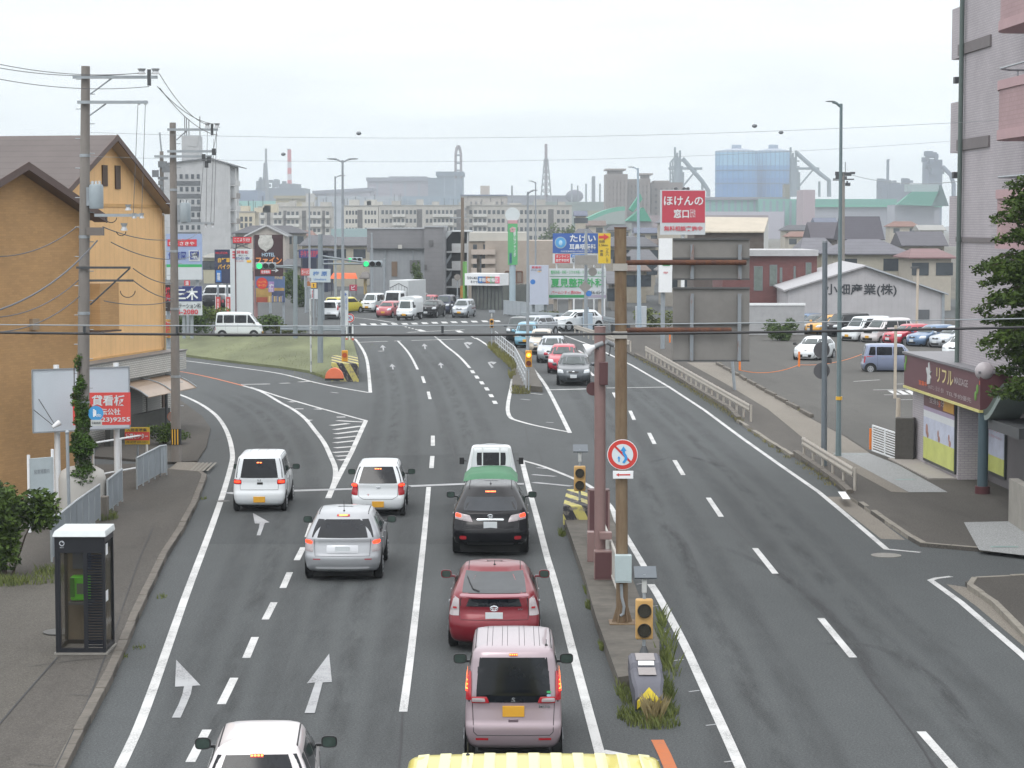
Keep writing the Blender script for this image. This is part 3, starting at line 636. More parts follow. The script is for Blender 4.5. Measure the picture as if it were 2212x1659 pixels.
# long four-storey housing blocks
LW = M('housing_wall', 'a3a19c', .85, var=.13, sc=.25, stretch=(1, 1, .3)); LW2 = M('housing_wall_pale', 'b3b1aa', .85, var=.12, sc=.25, stretch=(1, 1, .3)); BALC = M('housing_balcony', 'bcbcb8', .8, var=.04)
def housing(label, u0, u1, vt, Y, rows, cols, stair=(), wall=LW, balc=(), group='long low housing blocks', end=None, vstart=None, sp=18.4, W_=7, G_=13):
 F = Face(Ymid(u0, Y), 0); x1 = F(u1, 450)[0]; h = F(u0, vt)[1]
 t = block('housing_block', label, 'apartment block', F, 0, x1, h, 9, wall, group, .35, M('roof_slab', '8c8b87', .8, var=.05))
 rg = random.Random(int(u0))
 for i in range(4): x = x1 * (.08 + .24 * i) + rg.uniform(0, 4); w = rg.uniform(2, 4); m = MB(); m.box(x, 2, h, x + w, 6, h + rg.uniform(.9, 2.2)); m.build('roof_hut', wall, t)
 m = MB()
 for i in range(7): x = x1 * rg.random(); m.tube([(x, 3, h), (x, 3, h + rg.uniform(2, 4))], .06, 4)
 m.build('antennas', STEELD, t)
 for r in range(rows):
  v = vt + 9 + r * sp
  for c in range(cols):
   u = u0 + 6 + c * (u1 - u0 - 8) / cols
   if any(a - 4 < u < b for a, b in stair): continue
   x, z = F(u, v); w = (u1 - u0 - 8) / cols * .62 * Y / FPX
   dwin(t, x, z - 1.25, x + w, z, -.05, GLASSB)
   if any(a <= u < b for a, b in balc): m = MB(); m.box(x - .3, -1.0, z - 2.1, x + w + .3, -.06, z - 1.15); m.build('balcony', BALC, t)
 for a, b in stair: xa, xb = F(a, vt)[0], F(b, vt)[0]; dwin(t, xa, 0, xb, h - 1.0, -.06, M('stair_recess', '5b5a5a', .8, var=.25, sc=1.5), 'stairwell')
 return t
housing('long housing block with balconies on the left behind the dark tiled roof', 558, 716, 448, 690, 4, 16, stair=((576, 584), (612, 619), (652, 661), (696, 702)), balc=((560, 716),))
housing('tall beige housing block right of the balconied block, plain windows', 741, 817, 446, 680, 4, 10, stair=((772, 783),), wall=LW2)
housing('long housing block left half above the grey metal building, white end wall', 818, 1000, 445, 680, 4, 20, stair=((900, 912), (986, 998)), balc=((842, 870), (935, 975)))
housing('long housing block right half above the beige tiled building', 1008, 1235, 445, 684, 4, 22, stair=((1096, 1104), (1184, 1196)), balc=((1022, 1050),))
housing('small cream block beside the seven-storey apartments', 513, 550, 459, 560, 2, 3, wall=M('cream_wall', 'b8b09c', .8, var=.05), sp=14)
# ---- grey metal-clad building at the crossing
F = Face(Ymid(800, 238), 0); GM1 = ribm('grey_cladding', '77777a', .5, True, .10); GM2 = ribm('blue_grey_cladding', '85898d', .45, False, .12)
t = faceT('warehouse', 'dark grey metal-clad building at the crossing with a brown door', 'building', F)
def fb(t, F, u0, v0, u1, v1, y0, y1, mat, name, ground=False, bevel=0):
 a, b = F(u0, v1, y0); c, d = F(u1, v0, y0); m = MB(); m.box(a, y0, 0 if ground else b, c, y1, d); return m.build(name, mat, t, bevel=bevel)
fb(t, F, 793, 494, 917, 545, 0, 12, GM1, 'upper_wall'); fb(t, F, 799, 538, 917, 650, -.5, 12, GM2, 'lower_wall', True); fb(t, F, 917, 490, 958, 650, -1.0, 12, GM1, 'tower_wall', True)
fb(t, F, 792, 492, 918, 495, -.1, 12.1, M('pale_coping', '9fa3a7', .6), 'coping'); fb(t, F, 916, 488, 959, 491, -1.1, 12.1, MC['pale_coping'], 'coping')
fb(t, F, 846, 565, 858, 597, -.6, -.4, M('brown_door', '6c5a4a', .7, var=.1), 'door'); fb(t, F, 885, 562, 908, 589, -.6, -.4, M('shutter_dark', '5c5c5e', .6, var=.2), 'window'); fb(t, F, 926, 519, 936, 532, -1.1, -.9, MC['shutter_dark'], 'window')
fb(t, F, 917, 572, 922, 583, -1.1, -.9, MC['shutter_dark'], 'window'); fb(t, F, 860, 529, 868, 537, -1.0, -.3, M('ac_unit', 'b2b1ac', .6), 'air_conditioner'); fb(t, F, 800, 536, 917, 538.5, -.9, .1, STEELD, 'eave')
m = MB()
for u in (832, 892): a = F(u, 540, -.65); b = F(u, 595 if u < 850 else 563, -.65); m.tube([(a[0], -.65, a[1]), (b[0], -.65, b[1])], .05, 6)
m.build('pipe', GREYP, t)
# stair-access building
F = Face(Ymid(958, 246), 0); t = faceT('stair_building', 'three-storey walk-up building with open galleries and curved white roof', 'building', F)
fb(t, F, 960, 500, 1018, 655, 2.2, 12, M('gallery_back', '4d5054', .8, var=.15), 'wall', True)
for k in range(3): fb(t, F, 976, 526 + k * 38, 1010, 543 + k * 38, 0, .15, SLABM, 'parapet'); fb(t, F, 960, 543 + k * 38, 1010, 546 + k * 38, 0, 2.3, SLABM, 'floor_slab')
m = MB(); a = F(958, 505); n = 8; r = F(975, 499)[0]; z1 = F(970, 498)[1]; z0 = F(960, 516)[1]
m.extr([(r * (1 - math.cos(math.pi / 2 * i / n)), -.2, z0 + (z1 - z0) * math.sin(math.pi / 2 * i / n)) for i in range(n + 1)] + [(r, -.2, z1 - .25), (.3, -.2, z0)], (0, 12, 0)); m.build('curved_roof', M('white_roof', 'b9bec1', .6), t)
fb(t, F, 974, 498, 1018, 501, -.3, 12.3, MC['white_roof'], 'roof'); fb(t, F, 958, 505, 961, 655, -.1, .4, GREYP, 'column', True); fb(t, F, 1009, 500, 1012, 655, -.1, .4, SLABM, 'column', True)
m = MB()
for k in range(2): a = F(962, 575 + k * 40); b = F(975, 555 + k * 40); m.extr([(a[0], .3, a[1]), (b[0], .3, b[1] - 0), (b[0], .3, b[1] + .5), (a[0], .3, a[1] + .5)], (0, .2, 0))
m.build('stair_flight', GREYP, t)
# beige building
BEI = tilem('beige_tile_wall', '9f958b', '90877e', .3, .1, .01, .05)
F = Face(Ymid(1010, 222), 0); t = faceT('building', 'beige tiled building with stacked balconies behind the blue clinic sign', 'building', F)
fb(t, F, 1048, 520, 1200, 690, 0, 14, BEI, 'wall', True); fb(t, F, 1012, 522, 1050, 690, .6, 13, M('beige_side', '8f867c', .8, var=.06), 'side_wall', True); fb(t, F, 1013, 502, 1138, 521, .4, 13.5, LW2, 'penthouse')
for k in range(3):
 for u0, u1 in ((1018, 1030), (1040, 1070)) if k else ((1018, 1070),): fb(t, F, u0, 539 + k * 20, u1, 550 + k * 20, -.4, .7, M('beige_parapet', 'aca198', .8, var=.05), 'balcony')
for k in range(3):
 for u in (1022, 1044): fb(t, F, u, 528 + k * 21, u + 8, 539 + k * 21, .5, .62, GLASSB, 'window')
fb(t, F, 1037, 552, 1040, 600, -.1, .6, DKREC, 'drain'); fb(t, F, 1092, 586, 1128, 634, -.12, .02, M('brown_grid_window', '7d7268', .5, var=.1), 'shutter')
m = MB()
for i in range(4): a = F(1092 + i * 12, 586, -.2); b = F(1092 + i * 12, 636, -.2); m.tube([(a[0], -.2, a[1]), (b[0], -.2, b[1])], .05, 5)
for i in range(3): a = F(1092, 586 + i * 24, -.2); b = F(1128, 586 + i * 24, -.2); m.tube([(a[0], -.2, a[1]), (b[0], -.2, b[1])], .05, 5)
m.build('window_grid', M('rust_brown', '6a4a3c', .8), t)
# showroom with tilted sign
F = Face(G(1020, 668), -.42); t = faceT('showroom', 'glass-fronted showroom with white fascia sign and green pillar', 'shop', F)
x1 = F(1085, 620)[0]; z1 = F(1012, 616)[1]; zt = F(1012, 590)[1]
m = MB(); m.box(0, 0, 0, x1, 9, z1); m.build('wall', M('showroom_glass', '5d625f', .15, var=.35, sc=.6), t)
for i in range(9): x = x1 * i / 8; m = MB(); m.box(x - .04, -.06, 0, x + .04, 0.01, z1); m.build('mullion', STEELD, t)
m = MB(); m.box(-.5, -.6, z1, x1, 1.5, zt); fs = m.build('fascia_sign', WHITE, t)
hh = (zt - z1)
for i, (c, s_) in enumerate((('3c6fa8', '車検'), ('d9793a', '板金'), ('54b389', '整備'), ('e2788f', '保険'))):
 xx = x1 * (.42 + i * .15); m = MB(); m.box(xx - .42, -.66, z1 + hh * .2, xx + .42, -.6, z1 + hh * .75); m.build('sign_square', M('sq' + c, c, .5), fs); text(fs, s_, xx, -.675, z1 + hh * .48, .6, .38, WHITE)
text(fs, 'SHIN-MAXISU', x1 * .18, -.62, z1 + hh * .62, 1.6, .28, M('text_grey', '3f4650', .6, var=0)); text(fs, 'まかせる', x1 * .2, -.62, z1 + hh * .3, 1.0, .25, MC['text_grey'])
m = MB(); m.box(-.75, -.5, 0, -.55, 0, F(1010, 565)[1]); m.build('green_pillar', M('lime_green', '5d9149', .6), t)
# ---- houses and roofs, mid left
def hip(name, label, u0, u1, vr, ve, vb, Y, roofc, wallc, depth=9, hipf=.22, group=None, cat='house', gabled=False, wins=2):
 F = Face(Ymid(u0, Y), 0); x1 = F(u1, 480)[0]; zr = F(u0, vr)[1]; ze = F(u0, ve)[1]; t = faceT(name, label, cat, F, group)
 ov = .5; k = x1 * (0 if gabled else hipf)
 m = MB(); m.box(ov, ov, 0, x1 - ov, depth - ov, ze); m.build('wall', M('wall_' + wallc, wallc, .85, var=.08), t)
 vs = [(0, 0, ze), (x1, 0, ze), (x1, depth, ze), (0, depth, ze), (k, depth / 2, zr), (x1 - k, depth / 2, zr)]
 m = MB(); m.add(vs, [(0, 1, 5, 4), (1, 2, 5), (2, 3, 4, 5), (3, 0, 4)]); m.add([(0, 0, ze - .12), (x1, 0, ze - .12), (x1, depth, ze - .12), (0, depth, ze - .12), (0, 0, ze), (x1, 0, ze), (x1, depth, ze), (0, depth, ze)], [(0, 1, 5, 4), (1, 2, 6, 5), (2, 3, 7, 6), (3, 0, 4, 7), (3, 2, 1, 0)])
 m.build('roof', ribm('roof_' + roofc, roofc, .3, True, .25, .8) if 'roof_' + roofc not in MC else MC['roof_' + roofc], t)
 for i in range(wins):
  x = x1 * (i + .5) / wins; dwin(t, x - .8, ze - 1.7, x + .8, ze - .5, ov - .05)
 return t
hip('house', 'long dark tiled roof behind the hotel sign', 500, 657, 487, 503, 560, 330, '46474c', '8f8b82', wins=6)
F = Face(Ymid(535, 322), 0); t = faceT('house', 'pale gable front rising behind the hotel sign', 'house', F); x1 = F(616, 500)[0]; zr = F(575, 488)[1]; ze = F(540, 508)[1]
gable(F, t, 0, x1, ze, zr, 6, M('pale_gable', 'a49d95', .8, var=.05), M('grey_roof', '5d6063', .8), SLABM, .4, .5)
hip('house', 'dark tiled house with cream walls left of the grey metal building', 644, 730, 508, 530, 600, 300, '515257', 'a39875')
hip('house', 'grey tiled house touching the grey metal building', 712, 797, 512, 530, 600, 285, '56575b', '9b9586', gabled=True)
hip('house', 'low dark-roofed restaurant with navy walls left of the signal arms', 640, 716, 536, 541, 630, 262, '2f3238', '252c42', wins=0)
hip('house', 'small cream shed beside the grey metal building', 775, 797, 588, 600, 640, 252, '66625f', 'b59f6e', wins=0, depth=4)
F = Face(Ymid(640, 260), 0); t = T('sign_board', 'dark fascia with red lettering on the navy restaurant', 'sign', (F(650, 548)[0] + F.c.x, 259.5, 0), group=None)
w = 38 / FPX * 260; z = F(660, 548)[1]; m = MB(); m.box(-.2, 0, z - .5, w + .4, .15, z + .5); m.build('panel', NAVY, t); text(t, '手作り居酒屋', w / 2, -.02, z, w, .75, RED)
m = MB(); m.box(w * .02, .05, 0, w * .1, .12, z - .5); m.box(w * .9, .05, 0, w * .98, .12, z - .5); m.build('post', STEELD, t)
p0 = P(714, 597, 250); t = T('awning', 'orange awning over the restaurant entrance', 'awning', (p0.x, 250, 0)); w = 60 / FPX * 250
m = MB(); z = p0.z; m.extr([(0, -1.2, z - .25), (w, -1.2, z - .25), (w * .9, 0, z + .35), (w * .1, 0, z + .35)], (0, .03, .05)); m.build('fabric', M('awning_orange', 'd9663a', .7), t)
m = MB(); m.tube([(.2, -1.1, 0), (.2, -1.1, z - .25)], .05, 6); m.tube([(w - .2, -1.1, 0), (w - .2, -1.1, z - .25)], .05, 6); m.build('posts', STEELD, t)
hip('building', 'cream low building with grey eaves behind the blue kindergarten-style sign', 430, 500, 548, 556, 640, 300, '83827c', 'a8a48f', wins=3, cat='building')
# ---- mid right
F = Face(Ymid(1524, 200), .0); t = faceT('shed', 'shed with ribbed beige roof and white gable behind the red insurance sign', 'shed', F)
a = F(1500, 500); b = F(1650, 500); c = F(1682, 474); RB = ribm('beige_rib_roof', 'a89f8f', .7, False, .3)
m = MB(); m.box(a[0], 0, 0, b[0], 8, a[1]); m.build('wall', M('brown_wall', '574e49', .8), t)
m = MB(); zt_ = F(1560, 472)[1]; m.add([(a[0], -.4, a[1]), (b[0], -.4, b[1]), (c[0], 8, c[1] + .2), (a[0] + 1.2, 8, zt_ + .2), (a[0], -.4, a[1] - .12), (b[0], -.4, b[1] - .12), (c[0], 8, c[1] + .05), (a[0] + 1.2, 8, zt_ + .05)], [(0, 1, 2, 3), (4, 7, 6, 5), (0, 4, 5, 1), (1, 5, 6, 2), (2, 6, 7, 3), (3, 7, 4, 0)]); m.build('roof', RB, t)
m = MB(); m.add([(b[0], 0, 0), (c[0], 7.9, 0), (c[0], 7.9, c[1] + .05), (b[0], 0, b[1] - .1)], [(0, 1, 2, 3)]); m.build('gable_wall', WALLW, t)
F = Face(Ymid(1620, 180), 0); BRK = tilem('red_brick_wall', '6b4443', '5f3c3b', .3, .1, .01, .08); t = faceT('building', 'dark red brick building with pale flat roof behind the road sign backs', 'building', F)
fb(t, F, 1560, 552, 1765, 700, 0, 9, BRK, 'wall', True); fb(t, F, 1555, 540, 1768, 553, -.5, 9.5, M('pale_flat_roof', 'a2a2a4', .6), 'roof')
for u0, v0, u1, v1 in ((1662, 572, 1679, 618), (1684, 578, 1690, 610), (1740, 567, 1753, 608), (1714, 575, 1719, 612), (1628, 575, 1648, 628)):
 xa, za = F(u0, v1); xb, zb_ = F(u1, v0); window(t, xa, za, xb, zb_, -.04, M('greenish_glass', '66716c', .15, var=.2), mull=1)
F = Face(Ymid(1622, 158), 0); t = faceT('wall', 'low white block wall with cap behind the bush at the parking lot corner', 'wall', F); fb(t, F, 1600, 660, 1738, 720, 0, .2, M('white_block_wall', '9b9c9e', .8, var=.1), 'panel', True); fb(t, F, 1598, 655, 1740, 660, -.05, .25, WHITE, 'cap')
# warehouse with lettering
F = Face(Ymid(1870, 166), -.06); t = faceT('warehouse', 'pale gabled warehouse lettered across its wall behind the parked cars', 'warehouse', F)
xl, zl = F(1702, 627); xa, za = F(1870, 576); xr, zr_ = F(2039, 634); WHW = ribm('warehouse_wall', 'a9a8ab', .5, False, .06)
m = MB(); m.extr([(xl, 0, 0), (xr, 0, 0), (xr, 0, zr_), (xa, 0, za), (xl, 0, zl)], (0, 20, 0)); m.build('wall', WHW, t)
m = MB(); m.extr([(xl - .3, -.3, zl - .1), (xa, -.3, za), (xa, -.3, za + .12), (xl - .3, -.3, zl + .02)], (0, 20.6, 0)); m.extr([(xa, -.3, za), (xr + .3, -.3, zr_ - .1), (xr + .3, -.3, zr_ + .02), (xa, -.3, za + .12)], (0, 20.6, 0)); m.build('roof', M('warehouse_roof', '9b9b9e', .6, var=.05), t)
m = MB(); m.tube([(xa, -.34, za), (xr + .3, -.34, zr_ - .08)], .05, 6); m.build('eave_trim', GREYP, t)
x0, z0 = F(1782, 640); x1, z1 = F(1937, 613); text(t, '小畑産業(株)', (x0 + x1) / 2, -.05, (z0 + z1) / 2, x1 - x0, z1 - z0, M('dark_lettering', '30343a', .7, var=0), bold=.025)
fb(t, F, 1983, 669, 2008, 690, -.1, .1, DKREC, 'window'); fb(t, F, 2034, 634, 2041, 700, -.15, .1, GREYP, 'downpipe', True)
hip('house', 'grey hip-roofed house with cream walls right of the grey pole', 1790, 1975, 517, 548, 600, 215, '5f5f66', 'a5a194', hipf=.32)
hip('house', 'small grey gabled house above the brick building', 1728, 1815, 514, 546, 600, 225, '66666c', '9d9787')
hip('house', 'house with a reddish brown tiled roof beside the big apartment', 1965, 2070, 538, 556, 600, 205, '74595a', 'a59f94')
hip('house', 'house with steep dark purple roof in the middle distance', 1822, 1912, 467, 517, 560, 300, '45434b', '77706c', gabled=True, wins=1)
hip('house', 'low dark purple roofed house left of the steep one', 1752, 1818, 480, 515, 560, 310, '4a474e', '77706c', gabled=True, wins=1)
hip('house', 'wide dark grey roofed house below the distant green roof', 1948, 2050, 500, 530, 560, 290, '55545a', '8a8378', gabled=True, wins=2)
hip('house', 'dark roofed shed right behind the yellow sign', 1312, 1350, 588, 612, 690, 205, '5b5c60', '77746f', gabled=True, wins=1)
hip('house', 'low grey tiled house between the rusty pole and the insurance pillar', 1352, 1424, 540, 562, 690, 250, '56575c', '8b867c', wins=2)
hip('house', 'brown roofed house behind the thick blue lamp post', 1340, 1408, 566, 584, 690, 225, '5f5049', '938d80', wins=2)
hip('house', 'wide charcoal roofed house below the hall with green roofs', 1300, 1425, 512, 532, 690, 290, '4b4c51', '8b857a', wins=4)
hip('house', 'pale walled workshop behind the sign backs', 1425, 1560, 560, 585, 700, 215, '6a6a6c', '98948c', wins=3)
hip('house', 'grey roofed workshop seen between the sign backs and the brick building', 1500, 1600, 525, 545, 690, 260, '5d5e63', '8f8b82', wins=2)
hip('house', 'grey roofed garage left of the restaurant behind the bush', 600, 655, 560, 575, 640, 300, '55565a', '8f8a7e', wins=1)
hip('house', 'brown low shop behind the tall hotel sign', 500, 560, 560, 578, 650, 290, '5d534c', '989283', wins=2)
rr = random.Random(3)
nm = ['grey', 'brown', 'charcoal', 'slate', 'rust', 'pale']; cs = ['5b5c61', '62554f', '46474c', '53596a', '74554a', '8b8b88']
far = [(1420, 470, 60), (1480, 476, 40), (1690, 486, 70), (1760, 470, 50), (1920, 478, 70), (1985, 486, 60), (1560, 505, 70), (1250, 476, 60), (1310, 486, 55), (1370, 492, 60), (1700, 500, 55), (1430, 498, 60), (1330, 510, 45), (1395, 516, 50), (1240, 494, 45), (1240, 455, 30), (640, 498, 40)]
for i, (u, v, w) in enumerate(far):
 ci = i % 6; hip('house', '%s roofed distant house, %s of the far rooftops, %s' % (nm[ci], ['leftmost cluster', 'middle cluster', 'right cluster'][0 if u < 1350 else 1 if u < 1600 else 2], ['beyond the railway poles', 'below the green factory roof', 'partly behind a nearer roof'][i // 6]), u, u + w, v, v + 11, 540, 420 + (i * 37) % 160, cs[ci], 'a09a8e', depth=8, group='distant small houses', gabled=bool(i % 2), wins=2)
# ---- big apartment and shop on the right
AT = tilem('grey_mosaic_tile', 'aaa5a8', '98939a', .24, .075, .012, .05); PT = tilem('pink_mosaic_tile', 'a58b8d', '9a8183', .12, .12, .01, .05); DG = M('dark_green_pipe', '55625f', .5, var=.05)
FR = Face((13.75, 74.4, 0), math.radians(-87.6)); FA = Face(FR.c + FR.n * .15, FR.a)
t = faceT('apartment_building', 'tall grey mosaic-tiled apartment building with pink balconies and a dark drainpipe', 'apartment building', FA)
xc = FA(2068, 400)[0]; zz = [FA(2090, v)[1] for v in (308, 100)]; st = zz[1] - zz[0]
m = MB(); m.box(xc, 0, 3.75, xc + 26, 12, 26); m.build('wall', AT, t)
for k in range(-1, 4):
 z = zz[0] + st * k; m = MB(); m.box(xc + .02, -.06, z - .22, xc + 3.9, .02, z + .12) if k >= 0 else m.box(xc + .02, -.04, z - .1, xc + 9, .02, z + .05); m.build('floor_band', M('band_grey', '6f6a6b', .8), t)
m = MB(); xpipe = FA(2081, 400)[0]; m.tube([(xpipe, -.12, 3.6), (xpipe, -.12, 26)], .075, 10); m.build('drainpipe', DG, t)
for k in range(-1, 4):
 z = zz[0] + st * k; m = MB(); m.box(xc - 1.25, .06, z - .25, xc, 6, z + 1.35); m.build('end_balcony', AT, t)
 m = MB(); xb = FA(2150, 300, -.95)[0]; x0 = xb; n = 8
 for (za, zb_, e_) in ((z - .22, z + .05, .04), (z + .05, z + 1.15, 0), (z + 1.15, z + 1.4, .04)):
  pts = [(x0 - e_ + 1.2 - 1.2 * math.cos(math.pi / 2 * i / n), -(.55 + .55 * math.sin(math.pi / 2 * i / n)) - e_, 0) for i in range(n + 1)] + [(x0 + 7, -1.1 - e_, 0), (x0 + 7, 0, 0), (x0 - e_, 0, 0)]
  mm = MB(); mm.extr([(a, b, za) for a, b, _ in pts], (0, 0, zb_ - za)); mm.build('balcony', PT if e_ == 0 else M('pink_band', 'ae9194', .7, var=.05), t, sharp=25)
 m = MB(); m.tube([(x0, -.05, z + 1.75), (x0 + .05, -.6, z + 1.75), (x0 + .6, -1.0, z + 1.75), (x0 + 6.9, -1.05, z + 1.75)], .03, 6); m.tube([(x0 + .02, -.35, z + 1.4), (x0 + .02, -.35, z + 1.75)], .02, 6); m.build('balcony_rail', GALV, t)
 m = MB(); m.box(xc - .1, -.16, z + 1.9, xc + .15, -.04, z + 2.1); m.build('wall_lamp', STEELD, t)
t = faceT('shop', 'street-level shop with maroon sign and poster windows under the apartments', 'shop', FR)
zs1 = FR(1979, 765)[1]; zs0 = FR(1979, 834)[1]; xs1 = FR(2118, 800, -.3)[0]; MAR = M('maroon_sign', '5f3a40', .5, var=.04); xw = FR(2068, 1000)[0]
m = MB(); m.box(0, 0, 0, xw + .1, 10, zs0); m.build('wall', AT, t)
m = MB(); m.box(xw + .1, .9, 0, 16, 10, zs0 + .2); m.build('recessed_wall', M('dark_tile', '5f5c5e', .7, var=.06), t)
m = MB(); m.box(-.05, -.3, zs0, xs1, 10, zs1); sg = m.build('sign_board', MAR, t)
m = MB(); m.box(-.12, -.36, zs1, xs1 + .05, 10, zs1 + .07); m.build('sign_cap', M('grey_cap', '77767a', .6), sg); m = MB(); m.box(-.06, -.33, zs0 - .08, xs1, -.2, zs0); m.build('yellow_trim', M('pale_yellow_trim', 'c9c37c', .5), sg)
def ft(s, u0, v0, u1, v1, mat, y=-.31, par=sg, F=FR, bold=.02, dz=0, name='lettering'):
 a = F(u0, v1, y); b = F(u1, v0, y); return text(par, s, (a[0] + b[0]) / 2, y - .012, (a[1] + b[1]) / 2 + dz, b[0] - a[0], abs(b[1] - a[1]), mat, name, bold)
GOLD = M('gold_lettering', 'd8c98c', .4, .2)
zc_ = lambda f: zs0 + (zs1 - zs0) * f
def fs_(s, ux0, ux1, f0, f1, mat, bold=.02): a = FR(ux0, 800, -.3)[0]; b = FR(ux1, 800, -.3)[0]; text(sg, s, (a + b) / 2, -.315, zc_((f0 + f1) / 2), b - a, zc_(f1) - zc_(f0), mat, 'lettering', bold)
fs_('リフル', 2024, 2060, .42, .85, GOLD, .03); fs_('MASSAGE', 2063, 2092, .52, .72, M('pale_text', 'a99fa0', .6, var=0)); fs_('営業中', 1986, 2004, .17, .32, M('orange_text', 'd8683c', .6, var=0)); fs_('もみほぐし・足つぼ・整体', 2006, 2040, .14, .28, MC['pale_text'], 0); fs_('TEL予約優先', 2046, 2100, .12, .26, MC['pale_text'], 0)
a = FR(2005, 800, -.3)[0]; m = MB(); z = zc_(.58)
m.extr([(a + x, -.33, z + y) for x, y in ((-.05, -.35), (.35, -.3), (.45, -.1), (.3, .0), (.55, .12), (.3, .1), (.2, .38), (.08, .36), (.1, .1), (-.12, .2), (-.2, .15), (0, -.05))], (0, .03, 0)); m.build('emblem', M('pale_emblem', 'b9bcbd', .5, var=0), sg); m = MB()
for x, z in ((.25, .82), (.1, .6), (xs1 - .5, .35), (xs1 - .3, .55)): m = MB(); m.ball((x, -.31, zc_(z)), .13, sq=(1, .1, 1.1)); m.build('leaf_motif', M('leaf_green', '5f8a3a', .6, var=0), sg)
def poster(u0, v0t, v0b, u1, v1t, v1b, y, label, people, F=FR):
 a = F(u0, v0t, y); b = F(u0, v0b, y); c = F(u1, v1t, y); x0, x1 = a[0], c[0]; zt, zb_ = (a[1] + c[1]) / 2, (b[1] + F(u1, v1b, y)[1]) / 2; h = zt - zb_
 m = MB(); m.box(x0 - .07, y - .05, zb_ - .09, x1 + .07, y + .05, zt + .07); f = m.build('window', M('dark_frame', '33383a', .4), t)
 m = MB()
 bands = [(0, .32, 2), (.32, .62, 1), (.62, .72, 0), (.72, .78, 3), (.78, 1, 4)] if people else [(0, .3, 2), (.3, 1, 1)]
 for p0, p1, mi in bands: m.box(x0, y - .065, zb_ + h * p0, x1, y - .04, zb_ + h * p1, mi)
 q = m.build('poster', [M('poster_white', 'c9cdd0', .5, var=.03), M('poster_sky', 'b6bccd', .5, var=.15, sc=2), M('poster_grass', 'b9bf6a', .5, var=.12, sc=1.5), M('poster_lilac', '9d90a8', .5), MAR], f)
 if people:
  for i, xx in enumerate((.12, .5, .85)):
   m = MB(); m.ball((x0 + (x1 - x0) * xx, y - .07, zb_ + h * .44), h * .06 * (1.3 if i == 0 else .8), sq=(.9, .08, 1.1)); m.ball((x0 + (x1 - x0) * (xx + .03), y - .07, zb_ + h * .365), h * .05, sq=(1.3, .08, .9)); m.build('printed_figure', M('poster_flesh', '9c7468', .6, var=.3, sc=6), q)
  text(q, '全身60分', (x0 + x1) / 2 - .2, y - .08, zb_ + h * .9, (x1 - x0) * .5, h * .10, MC['pale_text']); m = MB(); m.box(x0 + (x1 - x0) * .66, y - .075, zb_ + h * .8, x1 - .04, y - .06, zb_ + h * .98); m.build('price_panel', M('amber_panel', 'b98a28', .5), q); text(q, '2980', x0 + (x1 - x0) * .55, y - .09, zb_ + h * .88, h * .11, h * .1, MC['orange_text'])
 else: text(q, 'ストレッチ', (x0 + x1) / 2, y - .08, zb_ + h * .78, (x1 - x0) * .7, h * .08, M('rose_text', 'c08a94', .6, var=0)); text(q, 'リラクゼーション', (x0 + x1) / 2, y - .08, zb_ + h * .66, (x1 - x0) * .8, h * .06, MC['rose_text'])
poster(2000, 846, 990, 2066, 862, 1018, -.02, '', True); poster(2134, 900, 1018, 2174, 905, 1026, .88, '', False)
m = MB(); m.box(.3, -.9, 0, xw, -.0, .14); o = m.build('shop_step', M('step_stone', '918c86', .8, var=.05), t)
# round blue post with globe lamp, red foot
p = G(2122, 1066, .1); t = T('lamp_post', 'thick blue-grey post with a white globe lamp and maroon foot before the shop', 'lamp post', p)
BG = M('blue_grey_post', '44565e', .5, var=.06); zt = P(2122, 830, p.y).z - .1
m = MB(); m.tube([(0, 0, 0), (0, 0, zt)], .155, 20); m.build('pole', BG, t); m = MB(); m.tube([(0, 0, 0), (0, 0, .22)], .225, 20); m.build('foot', M('maroon_foot', '4c2226', .6), t)
m = MB(); m.tube([(0, 0, zt), (0, 0, zt + .14)], [.10, .10], 14); m.build('collar', M('dark_collar', '23262a', .5), t)
m = MB(); m.ball((.01, 0, zt + .38), .285, nu=24, nv=16); m.build('globe', M('globe_white', 'a9a3a6', .35, var=.02), t)
for i in (-1, 1): m = MB(); m.cbox((i * .11, -.11, zt + .05), (.10, .06, .12)); m.build('reflector', M('orange_reflector', 'e0603c', .4), t)
# dark green curved canopy behind the post
t = T('awning', 'dark green curved entrance awning right of the globe lamp', 'awning', FR.c, FR.a); xx = FR(2124, 884, -.3)[0]
m = MB(); n = 12; z0 = FR(2124, 884, -.3)[1]; z1 = FR(2172, 828, -.3)[1] - z0; xw2 = FR(2172, 828, -.3)[0] - xx
outer = [(xx + xw2 * i / n, z0 + z1 * (3 * (i / n) ** 2 - 2 * (i / n) ** 3)) for i in range(n + 1)]
m.extr([(a, -.3, b) for a, b in outer] + [(a + .12, -.3, b - .16) for a, b in outer[::-1]], (0, 1.0, 0)); m.build('shell', M('awning_green', '39463f', .5, var=.05), t)
m = MB(); m.extr([(a + .13, -.32, b - .17) for a, b in outer] + [(a + .24, -.32, b - .30) for a, b in outer[::-1]], (0, .9, 0)); m.build('inner_trim', M('trim_grey_green', '7c8884', .5), t)
m = MB(); m.box(xx + .2, -.2, z0 - .55, 14, .9, z0 - .25); m.build('beam', M('beam_dark', '4a4c4e', .6), t)
# retaining wall at the right edge
a = G(2178, 1127, .1); b = G(2214, 1151, .1); d = (b - a).normalized(); m = MB(world=True); q = a + d * 9; n = Vector((-d.y, d.x, 0)) * .25
m.prism([(a.x, a.y), (q.x, q.y), (q.x + n.x, q.y + n.y), (a.x + n.x, a.y + n.y)], .05, 1.28); o = m.build('retaining_wall', M('wall_concrete', '8a8780', .85, var=.14, sc=1.5, bump=.2), None); tag(o, 'bare concrete retaining wall at the right edge of the pavement', 'wall')
